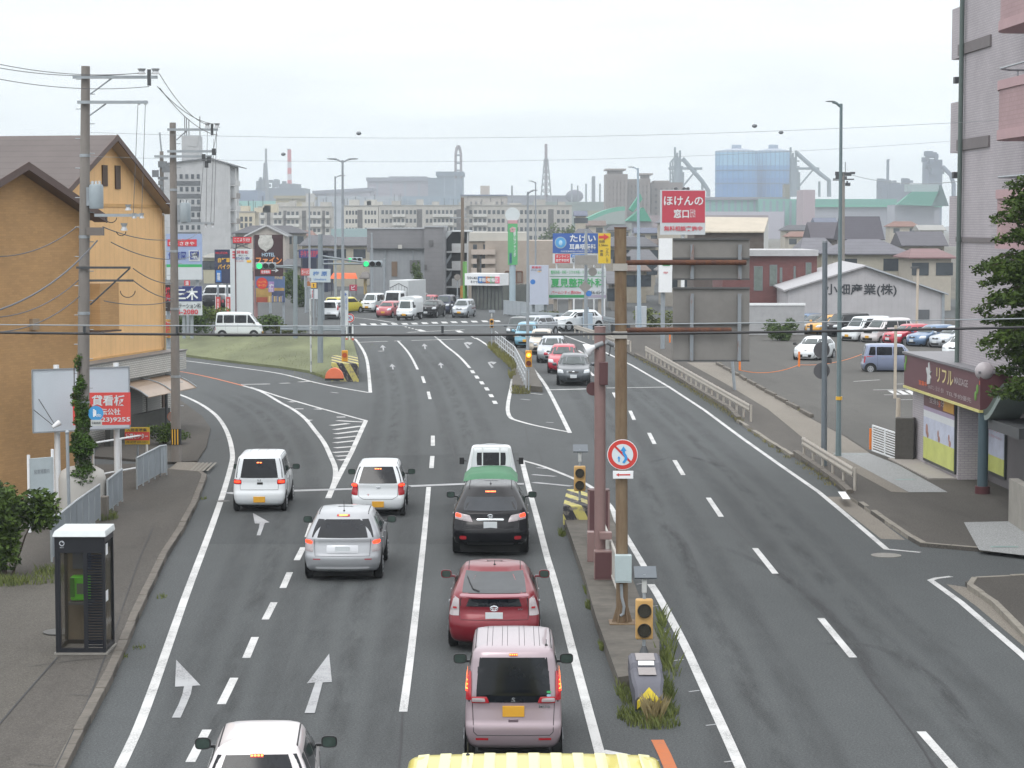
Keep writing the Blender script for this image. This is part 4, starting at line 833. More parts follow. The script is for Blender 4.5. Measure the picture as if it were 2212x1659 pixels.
# stone gatepost, white gate
F = Face(G(1933, 994, .1), -.25); t = faceT('gatepost', 'dark granite gatepost slab at the corner of the shop', 'gatepost', F); x1 = F(1974, 950)[0]; z1 = F(1950, 903)[1]; m = MB(); m.box(0, 0, .05, x1, .5, z1); m.build('slab', M('granite_dark', '46433f', .7, var=.2, sc=8), t, bevel=.02)
a = G(1884, 974, .1); b = G(1933, 992, .1); F = Face(a, math.atan2((b - a).y, (b - a).x)); t = faceT('folding_gate', 'white barred low gate between the orange post and the granite slab', 'gate', F); L = (b - a).length
m = MB(); m.box(0, -.02, .12, .05, .02, 1.02); m.box(L * .55, -.02, .12, L * .55 + .05, .02, 1.02); m.box(0, -.02, .98, L, .02, 1.03); m.box(0, -.02, .1, L, .02, .15); m.build('frame', WHITE, t)
for i in range(9): m = MB(); m.box(0, -.012, .22 + i * .085, L, .012, .245 + i * .085); m.build('bar', WHITE, t)
p = G(1880, 971, .1); m = MB(); m.tube([(p.x, p.y, .08), (p.x, p.y, .85)], .045, 10); o = m.build('post', ORANGE); tag(o, 'orange plastic post at the free end of the white gate', 'post')
# ================================================================ VEHICLES
def paint(name, col, metal=.0, rough=.32, coat=.6, spec=.5):
 return M('car_paint_' + name, col, rough, metal, var=.03, sc=.8, coat=coat, spec=spec)
MIRG = M('mirror_reflection_tint', '3c4a45', .15, var=.3, sc=6)  # grey-green reflection of the surroundings put into the mirror colour
CG = M('car_glass', '15191f', .10, var=.5, sc=1.3, spec=.35); CGW = M('windscreen_glass', '3d4647', .12, var=.4, sc=1.6, spec=.5)
PLAST = M('black_plastic', '1b1c1e', .5, var=.05); TYRE = M('tyre_rubber', '17181a', .85, var=.1); RIMM = M('alloy_rim', 'a9adb1', .3, .7, var=.05); STEELR = M('hubcap', '9da0a4', .4, .3, var=.05)
TAIL = M('tail_lamp_red', 'a3202a', .18, var=.12, sc=9, coat=.5); TAILC = M('tail_lamp_clear', 'a39b9d', .15, var=.12, sc=9, coat=.5)
LIT = M('lit_brake_lamp', 'ff3a1e', .3, var=0, emit=2.6); LIT2 = M('lit_brake_core', 'ff8a3c', .3, var=0, emit=3.2); HEAD = M('headlamp_lens', 'c8ced2', .12, .2, var=.2, sc=9, coat=.6)
CHROME = M('chrome', 'd4d8db', .12, .9, var=0); PLW = M('white_number_plate', 'c3c9cc', .5, var=.02); PLY = M('yellow_number_plate', 'cf9a2c', .5, var=.03); SEAM = M('panel_gap', '2c2b2d', .7, var=0)
UNDER = M('underbody', '0f1011', .9, var=.1)
def interp(xs, ys, x):
 if x <= xs[0]: return ys[0]
 for i in range(len(xs) - 1):
  if x <= xs[i + 1]:
   t = (x - xs[i]) / (xs[i + 1] - xs[i]); return ys[i] + (ys[i + 1] - ys[i]) * t
 return ys[-1]
class Body:
 """car shell lofted from horizontal slices: local +x is forward, x=0 the rear bumper"""
 def __init__(s, L, W, H, hood=.85, belt=1.0, cowl=.95, cowlx=.75, wst=1.5, rb=.06, rr=.35, tum=.12, low=.2, bow=.10, rbow=.04, cf=.30, cr_=.16, bump=.58, crown=.05, rbelt=None, ncrn=5, fender=.0):
  s.L, s.W, s.H = L, W, H; s.belt = belt; s.cowlx = cowlx; s.wst = wst; s.rr = rr; s.tum = tum; h = W / 2
  rbz = rbelt or belt
  K = [(low, .10, .10, h - .10), (low + .07, .03, .03, h - .05), (low + .20, 0, 0, h - .015), (bump - .03, .0, .0, h), (bump, .02, .015, h), (bump + .06, .035, .03, h)]
  K.append((hood - .09, rb * .55 + .02, .07, h - .003)); K.append((hood - .02, rb * .75 + .02, .14, h - .008))
  K.append((hood + .02, rb * .85 + .01, .24, h - .012))
  K.append(((hood + cowl) / 2 + .02, rb * .95, (.24 + cowlx) / 2, h - .018)); K.append((cowl, rb, cowlx, h - .026));
  n = 5; zt = H - crown - .05
  for i in range(1, n + 1):
   t = i / n; z = cowl + (zt - cowl) * t
   zr = 0 if zt <= rbz else max(0, (z - rbz) / (zt - rbz))
   K.append((z, rb + (rr - rb) * zr ** .95, cowlx + (wst - cowlx) * t ** 1.04, h - .026 - tum * t ** 1.2))
  ht = h - .026 - tum
  K += [(H - crown - .012, rr + .05, wst + .07, ht - .03), (H - crown + .012, rr + .14, wst + .18, ht - .085), (H - crown * .35, rr + .34, wst + .42, ht - .24), (H, rr + (L - rr - wst) * .42, wst + (L - rr - wst) * .42, ht * .25)]
  K.sort(); s.K = K
  zs = [k[0] for k in K]; mb = MB(); N1 = 0; ring = []
  rows = [K[0]]
  for a, b in zip(K[:-1], K[1:]):
   m = max(1, int(round((b[0] - a[0]) / .09)))
   for j in range(1, m + 1): t = j / m; rows.append(tuple(a[q] + (b[q] - a[q]) * t for q in range(4)))
  for (z, xr, xf, hw) in rows:
   t = min(1, max(0, (z - cowl) / max(.01, H - cowl)))
   Lz = L - xr - xf
   r1 = min(cr_ * (1 + .3 * t), hw * .5, Lz * .3); r2 = min(cf * (1 - .35 * t), hw * .6, Lz * .35); pts = []
   # rear edge -hw..hw, corner, side, corner, front, corner, side, corner
   def rear(y): return xr + rbow * (y / hw) ** 2
   def front(y): return L - xf - bow * (y / hw) ** 2
   ys = [-(hw - r1) + 2 * (hw - r1) * i / 8 for i in range(9)]
   pts += [(rear(y), y) for y in ys]
   for i in range(1, ncrn): a = math.pi / 2 * i / ncrn; pts.append((rear(hw) + r1 * (1 - math.cos(a)), hw - r1 + r1 * math.sin(a)))
   xa, xb = rear(hw) + r1, front(hw) - r2
   for i in range(9):
    q = i / 8; pts.append((xa + (xb - xa) * q, hw - .015 * (2 * q - 1) ** 2))
   for i in range(1, ncrn): a = math.pi / 2 * i / ncrn; pts.append((xb + r2 * math.sin(a), hw - .015 - (r2 - .015) * (1 - math.cos(a))))
   ys2 = [(hw - r2) - 2 * (hw - r2) * i / 8 for i in range(9)]
   pts += [(front(y), y) for y in ys2]
   mir = [(x, -y) for x, y in pts]
   for i in range(1, ncrn): a = math.pi / 2 * (ncrn - i) / ncrn; pts.append((xb + r2 * math.sin(a), -(hw - .015 - (r2 - .015) * (1 - math.cos(a)))))
   for i in range(9):
    q = 1 - i / 8; pts.append((xa + (xb - xa) * q, -(hw - .015 * (2 * q - 1) ** 2)))
   for i in range(1, ncrn): a = math.pi / 2 * (ncrn - i) / ncrn; pts.append((rear(hw) + r1 * (1 - math.cos(a)), -(hw - r1 + r1 * math.sin(a))))
   N1 = len(pts); ring.append([(x, y, z) for x, y in pts])
  for r in ring: mb.v += r
  for k in range(len(ring) - 1):
   for i in range(N1):
    a = k * N1 + i; b = k * N1 + (i + 1) % N1; mb.f.append([a, b, b + N1, a + N1]); mb.m.append(0)
  mb.f.append([i for i in range(N1 - 1, -1, -1)]); mb.m.append(0)
  o = (len(ring) - 1) * N1; mb.f.append([o + i for i in range(N1)]); mb.m.append(0)
  # orientation: rings run so that outward is right for x-rear start; fix by checking
  s.mb = mb; mb.f = [f[::-1] for f in mb.f] if s._inward(mb) else mb.f
  s.bvh = BVHTree.FromPolygons([Vector(v) for v in mb.v], mb.f)
 def _inward(s, mb):
  f = mb.f[len(mb.f) // 3]; v = [Vector(mb.v[i]) for i in f[:4]]; n = (v[1] - v[0]).cross(v[2] - v[0]); c = sum(v, Vector()) / 4
  return n.dot(c - Vector((s.L / 2, 0, c.z))) < 0
 def hit(s, side, p, q):
  o, d = {'r': (Vector((-3, p, q)), Vector((1, 0, 0))), 'f': (Vector((s.L + 3, p, q)), Vector((-1, 0, 0))), 'l': (Vector((p, 3, q)), Vector((0, -1, 0))), 'R': (Vector((p, -3, q)), Vector((0, 1, 0))), 't': (Vector((p, q, 5)), Vector((0, 0, -1)))}[side]
  h = s.bvh.ray_cast(o, d)
  return (h[0], h[1]) if h[0] is not None else (None, None)
 def patch(s, parent, name, side, c, mat, off=.006, n=7, k=.08, pil=0, lit=None):
  """quad patch c = 4 corners (p,q): bottom-left, bottom-right, top-right, top-left, laid on the shell"""
  mb = MB(); idx = {}
  for j in range(n + 1):
   for i in range(n + 1):
    a = 2 * i / n - 1; b = 2 * j / n - 1
    a2 = a * math.sqrt(1 - k * b * b); b2 = b * math.sqrt(1 - k * a * a); u = (a2 + 1) / 2; w = (b2 + 1) / 2
    p = (c[0][0] * (1 - u) + c[1][0] * u) * (1 - w) + (c[3][0] * (1 - u) + c[2][0] * u) * w
    q = (c[0][1] * (1 - u) + c[1][1] * u) * (1 - w) + (c[3][1] * (1 - u) + c[2][1] * u) * w
    h, nr = s.hit(side, p, q)
    if h is None: continue
    e = off + (pil * (1 - max(abs(a), abs(b)) ** 3) if pil else 0)
    idx[(i, j)] = len(mb.v); mb.v.append(tuple(h + nr * e))
  for j in range(n):
   for i in range(n):
    f = [idx.get(x) for x in ((i, j), (i + 1, j), (i + 1, j + 1), (i, j + 1))]
    if None in f: continue
    v = [Vector(mb.v[t]) for t in f]; nn = (v[1] - v[0]).cross(v[3] - v[0])
    dd = {'r': Vector((-1, 0, 0)), 'f': Vector((1, 0, 0)), 'l': Vector((0, 1, 0)), 'R': Vector((0, -1, 0)), 't': Vector((0, 0, 1))}[side]
    if nn.dot(dd) < 0: f = f[::-1]
    mb.f.append(f); mb.m.append(0)
  if not mb.f: return None
  return mb.build(name, mat, parent, sharp=60)
 def line(s, mb, side, pts, r=.006, off=.0015, n=5):
  """thin seam following the shell"""
  out = []
  for a, b in zip(pts[:-1], pts[1:]):
   for i in range(n):
    t = i / n; h, nr = s.hit(side, a[0] + (b[0] - a[0]) * t, a[1] + (b[1] - a[1]) * t)
    if h is not None: out.append(h + nr * off)
  h, nr = s.hit(side, *pts[-1])
  if h is not None: out.append(h + nr * off)
  if len(out) > 1: mb.tube(out, r, 4)
 def disc(s, mb, side, px, pz, r, off=.004, n=18, zmin=.2):
  sg = 1 if side == 'l' else -1
  ring = []; y = s.W / 2 + off
  c = (px, sg * y, pz)
  vs = [c] + [(px + r * math.cos(2 * math.pi * i / n), sg * (s.W / 2 - .004 + off), max(.12, pz + r * math.sin(2 * math.pi * i / n))) for i in range(n)]
  mb.add(vs, [(0, 1 + i, 1 + (i + 1) % n) if sg < 0 else (0, 1 + (i + 1) % n, 1 + i) for i in range(n)])
def mir(side, c):
 return [(-c[1][0], c[1][1]), (-c[0][0], c[0][1]), (-c[3][0], c[3][1]), (-c[2][0], c[2][1])]
def wheels(t, B, fo, ro, R=.28, w=.165, rim=STEELR, inset=.0):
 for x in (ro, B.L - fo):
  for sg in (-1, 1):
   ar = MB(); B.disc(ar, 'l' if sg > 0 else 'R', x, R + .01, R + .065); ar.build('wheel_arch', UNDER, t)
   m = MB(); yo = sg * (B.W / 2 + .010 - inset); yi = yo - sg * w
   m.tube([(x, yi, R), (x, yi + sg * .03, R), (x, yo - sg * .03, R), (x, yo, R)], [R - .03, R, R, R - .035], 22)
   o = m.build('wheel', TYRE, t)
   r = MB(); r.tube([(x, yo - sg * .01, R), (x, yo + sg * .006, R)], [R * .66, R * .62], 18)
   r.tube([(x, yo, R), (x, yo + sg * .012, R)], [R * .2, R * .16], 10)
   for i in range(6):
    q = i * math.pi / 3; r.cbox((x + math.cos(q) * R * .42, yo + sg * .008, R + math.sin(q) * R * .42), (R * .14, .008, R * .14), 1)
   r.build('rim', [rim, BLACK], o)
def mirrors(t, B, mat, x=None, z=None, big=1.0):
 x = x if x is not None else B.L - B.cowlx - .22; z = z or B.belt + .06
 for sg in (-1, 1):
  y = sg * (B.W / 2 + .125); m = MB(); pts = []
  for xx, q in ((-.045, 1.), (-.02, 1.03), (.03, .88), (.06, .5)):
   pts.append([(x + xx, y + .108 * q * math.copysign(abs(math.cos(a)) ** .6, math.cos(a)), z + .082 * q * math.copysign(abs(math.sin(a)) ** .6, math.sin(a))) for a in [2 * math.pi * i / 16 for i in range(16)]])
  for r_ in pts: m.v += r_
  for i in range(3):
   for j in range(16): m.f.append([i * 16 + j, (i + 1) * 16 + j, (i + 1) * 16 + (j + 1) % 16, i * 16 + (j + 1) % 16]); m.m.append(0)
  m.f.append(list(range(16))); m.m.append(0); m.f.append([48 + j for j in range(15, -1, -1)]); m.m.append(0)
  m.cbox((x + .02, sg * (B.W / 2 + .0), z - .05), (.06, .12, .035))
  o = m.build('wing_mirror', mat, t, sharp=50)
  g = MB(); g.v = [(x - .049, y + .090 * math.copysign(abs(math.cos(a)) ** .6, math.cos(a)), z + .066 * math.copysign(abs(math.sin(a)) ** .6, math.sin(a))) for a in [2 * math.pi * i / 16 for i in range(16)]]
  g.f = [list(range(16))]; g.m = [0]; g.build('mirror_glass', MIRG, o)
def plate(t, B, side, y, z, mat, w=.33, h=.165):
 p, n = B.hit(side, y, z)
 if p is None: return
 sg = -1 if side == 'r' else 1
 m = MB(); m.box(p.x + sg * .012 - .012, y - w / 2, z - h / 2, p.x + sg * .012 + .012, y + w / 2, z + h / 2)
 m.build('number_plate', mat, t, bevel=.004)
def place(t, u, v, a, off=0.):
 """park the thing so that the ground point `off` metres along its length sits at the pixel; a = heading, degrees left of straight ahead"""
 p = G(u, v, 0.); th = math.radians(90 + a); d = Vector((math.cos(th), math.sin(th), 0))
 t.location = p - d * off; t.rotation_euler = (0, 0, th)
def common(t, B, col, fo, ro, R=.28, rim=STEELR, mcol=None, mz=None, win=True, sw=None, gl=CG, w=.165):
 B.mb.build('body', col, t, sharp=50)
 wheels(t, B, fo, ro, R, w, rim)
 ub = MB(); ub.box(.25, -B.W / 2 + .2, .12, B.L - .25, B.W / 2 - .2, .3); ub.build('underbody', UNDER, t)
 mirrors(t, B, mcol or (PLAST if col.name in ('car_paint_white', 'car_paint_mauve_pink', 'car_paint_pearl_white', 'car_paint_silver') else col), z=mz)
 b0 = B.belt + .03; b1 = B.H - .14
 for side in 'lR':
  for c in (sw or []): B.patch(t, 'side_window', side, c, gl, .005, 6, .06)
def sidewins(B, xr, xs, z0, z1, lean=.18, rl=.05, gap=.06):
 """side windows between the x stations xs (rear to front), last one leaning with the windscreen"""
 out = []
 for i in range(len(xs) - 1):
  a, b = xs[i] + gap / 2, xs[i + 1] - gap / 2
  ta = a + (rl if i == 0 else 0); tb = b - (lean if i == len(xs) - 2 else 0)
  out.append([(a, z0), (b, z0), (tb, z1), (ta, z1)])
 return out
# ---- kinds ------------------------------------------------------------
def kei_wagon(name, label, colm, L=3.395, Wd=1.475, H=1.66, belt=.98, hood=.86, plate_c=PLY, front=True, rear=True, grille='bar', group=None, cowlx=.62, wst=1.12, rr=.2, gl=CGW, tum=.13, lampz=None, hatchc=None, cat='car', rg=CG, mz=None, cf=.22):
 t = T(name, label, cat, group=group)
 B = Body(L, Wd, H, hood=hood, belt=belt, cowl=belt, cowlx=cowlx, wst=wst, rb=.06, rr=rr, tum=tum, cf=cf, bow=.08, rbow=.03, cr_=.12)
 h = Wd / 2
 common(t, B, colm, .62, .42, .27, sw=sidewins(B, 0, [.28, .72, 1.62, L - cowlx - .28], belt + .04, H - .17, .24, .1), mz=mz)
 dt(t, B, belt, H)
 if rear:
  B.patch(t, 'rear_window', 'r', [(-h + .07, belt + .0), (h - .07, belt + .0), (h - .06 - tum, H - .12), (-h + .06 + tum, H - .12)], rg, .006, 8, .05)
 if front: frontend(t, B, hood, belt, H, plate_c, grille)
 return t, B
def dt(t, B, belt, H):
 sm = MB(); L = B.L
 for side in 'lR':
  for x in (.8, 1.66, L - B.cowlx - .12):
   if x < L - .7: B.line(sm, side, [(x, .32), (x, belt + .02)], .005)
 sm.build('door_gap', SEAM, t)
 hd = MB()
 for side, y in (('l', B.W / 2), ('R', -B.W / 2)):
  for x in (1.1, L - B.cowlx - 1.05): hd.cbox((x, y - math.copysign(.005, y), belt - .12), (.17, .03, .03))
 hd.build('door_handle', B_handle, t)
B_handle = M('door_handle_grey', '8a8c90', .4, .3, var=0)
def frontend(t, B, hood, belt, H, plate_c, grille='bar', gl=CGW, lamp=(.0, .0)):
 h = B.W / 2
 B.patch(t, 'windscreen', 'f', [(-h + .12, belt + .05), (h - .12, belt + .05), (h - .12 - B.tum, H - .14), (-h + .12 + B.tum, H - .14)], gl, .006, 9, .06)
 wp = MB(); B.line(wp, 'f', [(-h + .3, belt + .09), (.05, belt + .06)], .009, .012); B.line(wp, 'f', [(.08, belt + .09), (h - .3, belt + .06)], .009, .012); wp.build('wiper', BLACK, t)
 c = [(-h + .03, hood - .20), (-h + .36, hood - .21), (-h + .30, hood - .04), (-h + .05, hood - .02)]
 if lamp != 'round':
  for cc in (c, mir('f', c)): B.patch(t, 'headlight', 'f', cc, HEAD, .006, 6, .12, .012)
 if grille == 'bar': B.patch(t, 'grille', 'f', [(-.24, hood - .2), (.24, hood - .2), (.27, hood - .10), (-.27, hood - .10)], PLAST, .005, 5, .08); B.patch(t, 'lower_grille', 'f', [(-.42, .30), (.42, .30), (.48, .42), (-.48, .42)], PLAST, .006, 6, .1)
 elif grille == 'big': B.patch(t, 'grille', 'f', [(-.36, hood - .26), (.36, hood - .26), (.42, hood - .08), (-.42, hood - .08)], PLAST, .005, 6, .08); B.patch(t, 'lower_grille', 'f', [(-.55, .26), (.55, .26), (.62, .44), (-.62, .44)], PLAST, .006, 6, .1)
 elif grille == 'low': B.patch(t, 'lower_grille', 'f', [(-.46, .28), (.46, .28), (.56, .46), (-.56, .46)], PLAST, .006, 6, .1)
 bd = MB(); p, n = B.hit('f', 0, hood - .12)
 if p is not None and grille != 'none': bd.ball((p.x + .005, 0, hood - .13), .055, sq=(.25, 1.3, .8)); bd.build('badge', CHROME, t)
 plate(t, B, 'f', 0, .5 if grille != 'low' else .42, plate_c)
def taillamps(t, B, c, mat=TAIL, litc=None, name='tail_lamp', inner=None):
 for k in (0, 1):
  cc = c if k == 0 else mir('r', c); o = B.patch(t, name, 'r', cc, mat, .006, 6, .10, .016)
  if litc: B.patch(o, 'lit_bulb', 'r', litc if k == 0 else mir('r', litc), LIT, .026, 4, .3, .004)
  if inner: B.patch(o, 'clear_lens', 'r', inner if k == 0 else mir('r', inner), TAILC, .024, 4, .15, .003)
def hatchseam(t, B, pts, r=.005):
 sm = MB(); B.line(sm, 'r', pts, r, .002, 8); sm.build('tailgate_gap', SEAM, t)
def toplamp(t, B, z, w=.2, n=4, lit=True):
 o = B.patch(t, 'high_brake_lamp', 'r', [(-w / 2, z - .025), (w / 2, z - .025), (w / 2, z + .02), (-w / 2, z + .02)], TAIL, .008, 4, .1, .006)
 if lit and o:
  for i in range(n):
   y = -w / 2 + w * (i + .5) / n; B.patch(o, 'lit_bulb', 'r', [(y - w / n * .33, z - .012), (y + w / n * .33, z - .012), (y + w / n * .33, z + .01), (y - w / n * .33, z + .01)], LIT2, .017, 2, .1)
def rails(t, B, ys, x0, x1, r=.007, mat=SEAM, name='roof_gutter'):
 m = MB()
 for y in ys: B.line(m, 't', [(x0, y), (x1, y)], r, .001, 12)
 m.build(name, mat, t)
def wiper(t, B, y0, z0, y1, z1):
 m = MB(); B.line(m, 'r', [(y0, z0), (y1, z1)], .011, .018, 5); p, n = B.hit('r', y0, z0); m.ball(p, .03); m.build('rear_wiper', BLACK, t)
def antenna(t, B, x, y, L=.16, lean=-.5):
 p, n = B.hit('t', x, y); m = MB(); m.ball(p, .03, sq=(1.3, .8, .8)); m.tube([p, p + Vector((lean * L, 0, L))], [.007, .004], 5); m.build('antenna', BLACK, t)
def badge(t, B, z, s=None, y=0., w=.1, h=.08, mat=CHROME, side='r'):
 p, n = B.hit(side, y, z); sg = 1 if side == 'r' else -1
 if s:
  e = text(t, s, 0, 0, 0, w, h, mat, 'badge', .03)
  if e:
   for v in e.data.vertices: a, b = v.co.x, v.co.z; v.co = (p.x - sg * .016, y - sg * a, z + b)
 else:
  m = MB(); k = 18
  for (rw, rh) in ((w / 2, h / 2), (w / 4, h / 2.1), (w / 2.4, h / 4.5)):
   m.tube([(p.x - .014, y + rw * math.cos(2 * math.pi * i / k), z + (h * .12 if rh < h / 4 else 0) + rh * math.sin(2 * math.pi * i / k)) for i in range(k + 1)], .006, 4, cap=False)
  m.build('badge', mat, t)
QG = 'queue of cars driving away on the near carriageway'
# ---- 1 white tall kei wagon on the left ramp lane
wh = paint('white', 'd3d8db'); pearl = paint('pearl_white', 'cdc8c9', .1); silver = paint('silver', '9fa2a6', .45, .38); blackp = paint('black', '090a10', .0, .25, .22, .25)
redp = paint('wine_red', '6e1220', .2, .3, .35, .35); pinkp = paint('mauve_pink', '9c8d93', .35); greyp = paint('graphite', '4d5358', .5); yelp = paint('yellow', 'c3b738')
redb = paint('bright_red', 'a81f36', .1); beigep = paint('beige', 'b9b1a4', .2); lblue = paint('sky_blue', '6d9fb4', .2); navyp = paint('navy', '1d2740', .3); pinkr = paint('salmon_red', 'a85258', .1)
lav = paint('lavender_grey', '7d87a0', .35); bluep = paint('blue_grey', '5a7391', .4); orangep = paint('amber_yellow', 'd0962a', .1); silvb = paint('pale_silver', 'a9afb5', .5)
t, B = kei_wagon('car', 'white boxy minicar in the left ramp lane, right wing mirror showing, yellow plate', wh, H=1.63, front=False, group=QG, belt=.97, tum=.10, rr=.16)
taillamps(t, B, [(-.72, .80), (-.50, .79), (-.50, .93), (-.715, .94)], litc=[(-.69, .83), (-.53, .83), (-.53, .90), (-.69, .90)])
plate(t, B, 'r', 0, .37, PLY); badge(t, B, .91, 'H', w=.09, h=.07); hatchseam(t, B, [(-.55, .98), (-.53, .64), (.53, .64), (.55, .98)])
lk = MB(); p, _ = B.hit('r', 0, .82); lk.cbox((p.x, -.02, .82), (.03, .16, .06)); lk.build('tailgate_handle', BLACK, t); wiper(t, B, -.02, .99, .0 - .14, .90) if 0 else None
toplamp(t, B, 1.40, .16, 2); rails(t, B, [-.58, .58], .35, 2.2); rails(t, B, [-.35, -.12, .12, .35], .4, 2.1, .004, SEAM, 'roof_rib'); place(t, 563, 1103, 1.5, .42)
# ---- 2 white minicar
t, B = kei_wagon('car', 'white low minicar with lit brake lights waiting ahead of the silver hatchback', wh, H=1.50, belt=.93, hood=.82, front=False, group=QG, rr=.3, tum=.15, wst=1.35)
taillamps(t, B, [(-.735, .62), (-.56, .60), (-.56, .93), (-.715, .97)], litc=[(-.71, .86), (-.58, .86), (-.58, .92), (-.705, .93)])
plate(t, B, 'r', 0, .36, PLY); badge(t, B, .82, None, w=.12, h=.05); toplamp(t, B, 1.32, .2, 3); hatchseam(t, B, [(-.56, .9), (-.54, .58), (-.4, .5), (.4, .5), (.54, .58), (.56, .9)])
text_m = M('faint_sticker', 'b9b2b6', .5, var=0); badge(t, B, .62, 'Y', y=.27, w=.06, h=.05, mat=RED); rails(t, B, [-.52, .52], .5, 1.9); place(t, 818, 1113, 1., .42)
# ---- 3 silver hatchback
t = T('car', 'silver hatchback with black rear window and lit brake lights between two white minicars', 'car', group=QG)
B = Body(4.14, 1.755, 1.56, hood=.90, belt=1.0, cowl=1.0, cowlx=1.0, wst=1.85, rb=.10, rr=.55, tum=.21, cf=.35, cr_=.22, bump=.62, rbow=.10, low=.24)
common(t, B, silver, .85, .75, .315, RIMM, sw=sidewins(B, 0, [.75, 1.15, 2.0, 2.9], 1.03, 1.38, .4, .2), w=.2); dt(t, B, 1.0, 1.56)
B.patch(t, 'rear_window', 'r', [(-.72, 1.0), (.72, 1.0), (.58, 1.38), (-.58, 1.38)], CG, .006, 9, .05)
for cc in ([(-.86, .70), (-.66, .68), (-.66, .90), (-.85, .98)],): taillamps(t, B, cc, TAILC, litc=[(-.83, .87), (-.68, .85), (-.67, .93), (-.83, .965)])
rd = MB(); rf = [(-.66, .52), (-.50, .52), (-.50, .54), (-.66, .54)]
for c in (rf, mir('r', rf)): B.patch(t, 'reflector', 'r', c, TAIL, .008, 3, .0)
B.patch(t, 'garnish', 'r', [(-.36, .66), (.36, .66), (.36, .84), (-.36, .84)], paint('light_silver', 'b9bcc0', .3), .01, 5, .05, .01); plate(t, B, 'r', 0, .74, PLW); toplamp(t, B, 1.46, .3, 1)
hatchseam(t, B, [(-.64, .97), (-.62, .60), (.62, .60), (.64, .97)]); antenna(t, B, .8, 0, .25, -.3); rails(t, B, [-.56, .56], .75, 2.2, .012, BLACK, 'roof_rail'); place(t, 744, 1247, .8, .75)
B.patch(t, 'rear_skid', 'r', [(-.6, .31), (.6, .31), (.62, .36), (-.62, .36)], paint('light_silver', 'b9bcc0'), .008, 4, .1)
# ---- 4 black SUV
t = T('car', 'glossy black SUV with chrome tailgate strip behind the green-covered pickup', 'SUV', group=QG)
B = Body(4.77, 1.86, 1.69, hood=1.0, belt=1.08, cowl=1.08, cowlx=1.15, wst=2.1, rb=.16, rr=.85, tum=.26, cf=.4, cr_=.25, bump=.70, rbow=.10, low=.3)
common(t, B, blackp, .9, .95, .37, RIMM, mcol=blackp, sw=sidewins(B, 0, [.95, 1.4, 2.3, 3.3], 1.12, 1.48, .45, .25), w=.23); dt(t, B, 1.08, 1.69)
B.patch(t, 'rear_window', 'r', [(-.68, 1.12), (.68, 1.12), (.60, 1.42), (-.60, 1.42)], M('smoked_glass_reflection', '32363b', .12, var=.3, sc=1, spec=.3), .008, 9, .1)  # smoked pane lightened, its grey reflection put into the colour
for k, c in enumerate(([(-.87, .93), (-.42, .86), (-.50, 1.03), (-.85, 1.09)],)): taillamps(t, B, c, TAILC, litc=[(-.84, .98), (-.70, .96), (-.70, 1.05), (-.83, 1.07)])
B.patch(t, 'chrome_strip', 'r', [(-.33, .90), (.33, .90), (.33, .95), (-.33, .95)], CHROME, .012, 5, .15, .01); badge(t, B, 1.01, 'L', w=.08, h=.07); badge(t, B, 1.01, None, w=.13, h=.09); plate(t, B, 'r', 0, .80, PLW)
for c in ([(-.75, .45), (-.58, .45), (-.58, .54), (-.75, .54)],):
 for cc in (c, mir('r', c)): B.patch(t, 'reflector', 'r', cc, TAIL, .01, 4, .3)
B.patch(t, 'lower_trim', 'r', [(-.8, .32), (.8, .32), (.8, .38), (-.8, .38)], PLAST, .01, 6, .1); toplamp(t, B, 1.53, .26, 8); hatchseam(t, B, [(-.7, 1.08), (-.68, .72), (.68, .72), (.7, 1.08)]); antenna(t, B, 1.25, 0, .07, -.8)
rails(t, B, [-.52, .52], 1.0, 2.4, .012, BLACK, 'roof_rail'); place(t, 1060, 1193, 0, .95)
# ---- 5 red liftback
t = T('car', 'wine red liftback sedan with split rear window just ahead of the mauve wagon', 'car', group=QG)
B = Body(4.48, 1.745, 1.49, hood=.82, belt=.95, cowl=.95, cowlx=1.0, wst=2.0, rb=.12, rr=1.25, tum=.23, cf=.4, cr_=.24, bump=.60, rbow=.10, rbelt=1.06, crown=.04)
common(t, B, redp, .9, .85, .31, RIMM, sw=sidewins(B, 0, [1.0, 1.4, 2.2, 3.0], .99, 1.28, .45, .3), w=.19); dt(t, B, .95, 1.49)
B.patch(t, 'rear_window', 'r', [(-.62, 1.10), (.62, 1.10), (.56, 1.38), (-.56, 1.38)], M('smoked_glass_reflection2', '3c4043', .12, var=.3, sc=1, spec=.3), .006, 9, .04)
B.patch(t, 'lower_rear_window', 'r', [(-.645, .88), (.645, .88), (.64, 1.035), (-.64, 1.035)], CG, .006, 7, .03); B.patch(t, 'spoiler', 'r', [(-.66, 1.045), (.66, 1.045), (.65, 1.085), (-.65, 1.085)], paint('pale_red', '8f5a64', .3), .012, 7, .1, .02)
taillamps(t, B, [(-.86, .70), (-.66, .70), (-.66, 1.02), (-.76, 1.06)], TAILC, inner=[(-.82, .80), (-.69, .80), (-.69, .88), (-.80, .88)])
for sg in (-1, 1): B.patch(t, 'lamp_marker', 'r', [(sg * .73 - .035, .83), (sg * .73 + .035, .83), (sg * .73 + .035, .87), (sg * .73 - .035, .87)], TAIL, .03, 3, .2)
badge(t, B, .85, None, w=.15, h=.1); plate(t, B, 'r', 0, .70, PLW); hatchseam(t, B, [(-.66, .9), (-.64, .64), (.64, .64), (.66, .9)]); wiper(t, B, .42, 1.13, .56 - .0, 1.3) if 0 else None
wm = MB(); B.line(wm, 'r', [(.28, 1.12), (.40, 1.15), (.52, 1.30)], .012, .02, 6); wm.build('rear_wiper', BLACK, t); badge(t, B, .83, 'HV', y=-.5, w=.09, h=.035); antenna(t, B, 1.5, 0, .1, -.9); rails(t, B, [-.5, .5], 1.4, 2.4, .008)
place(t, 1068, 1394, 0, .85)
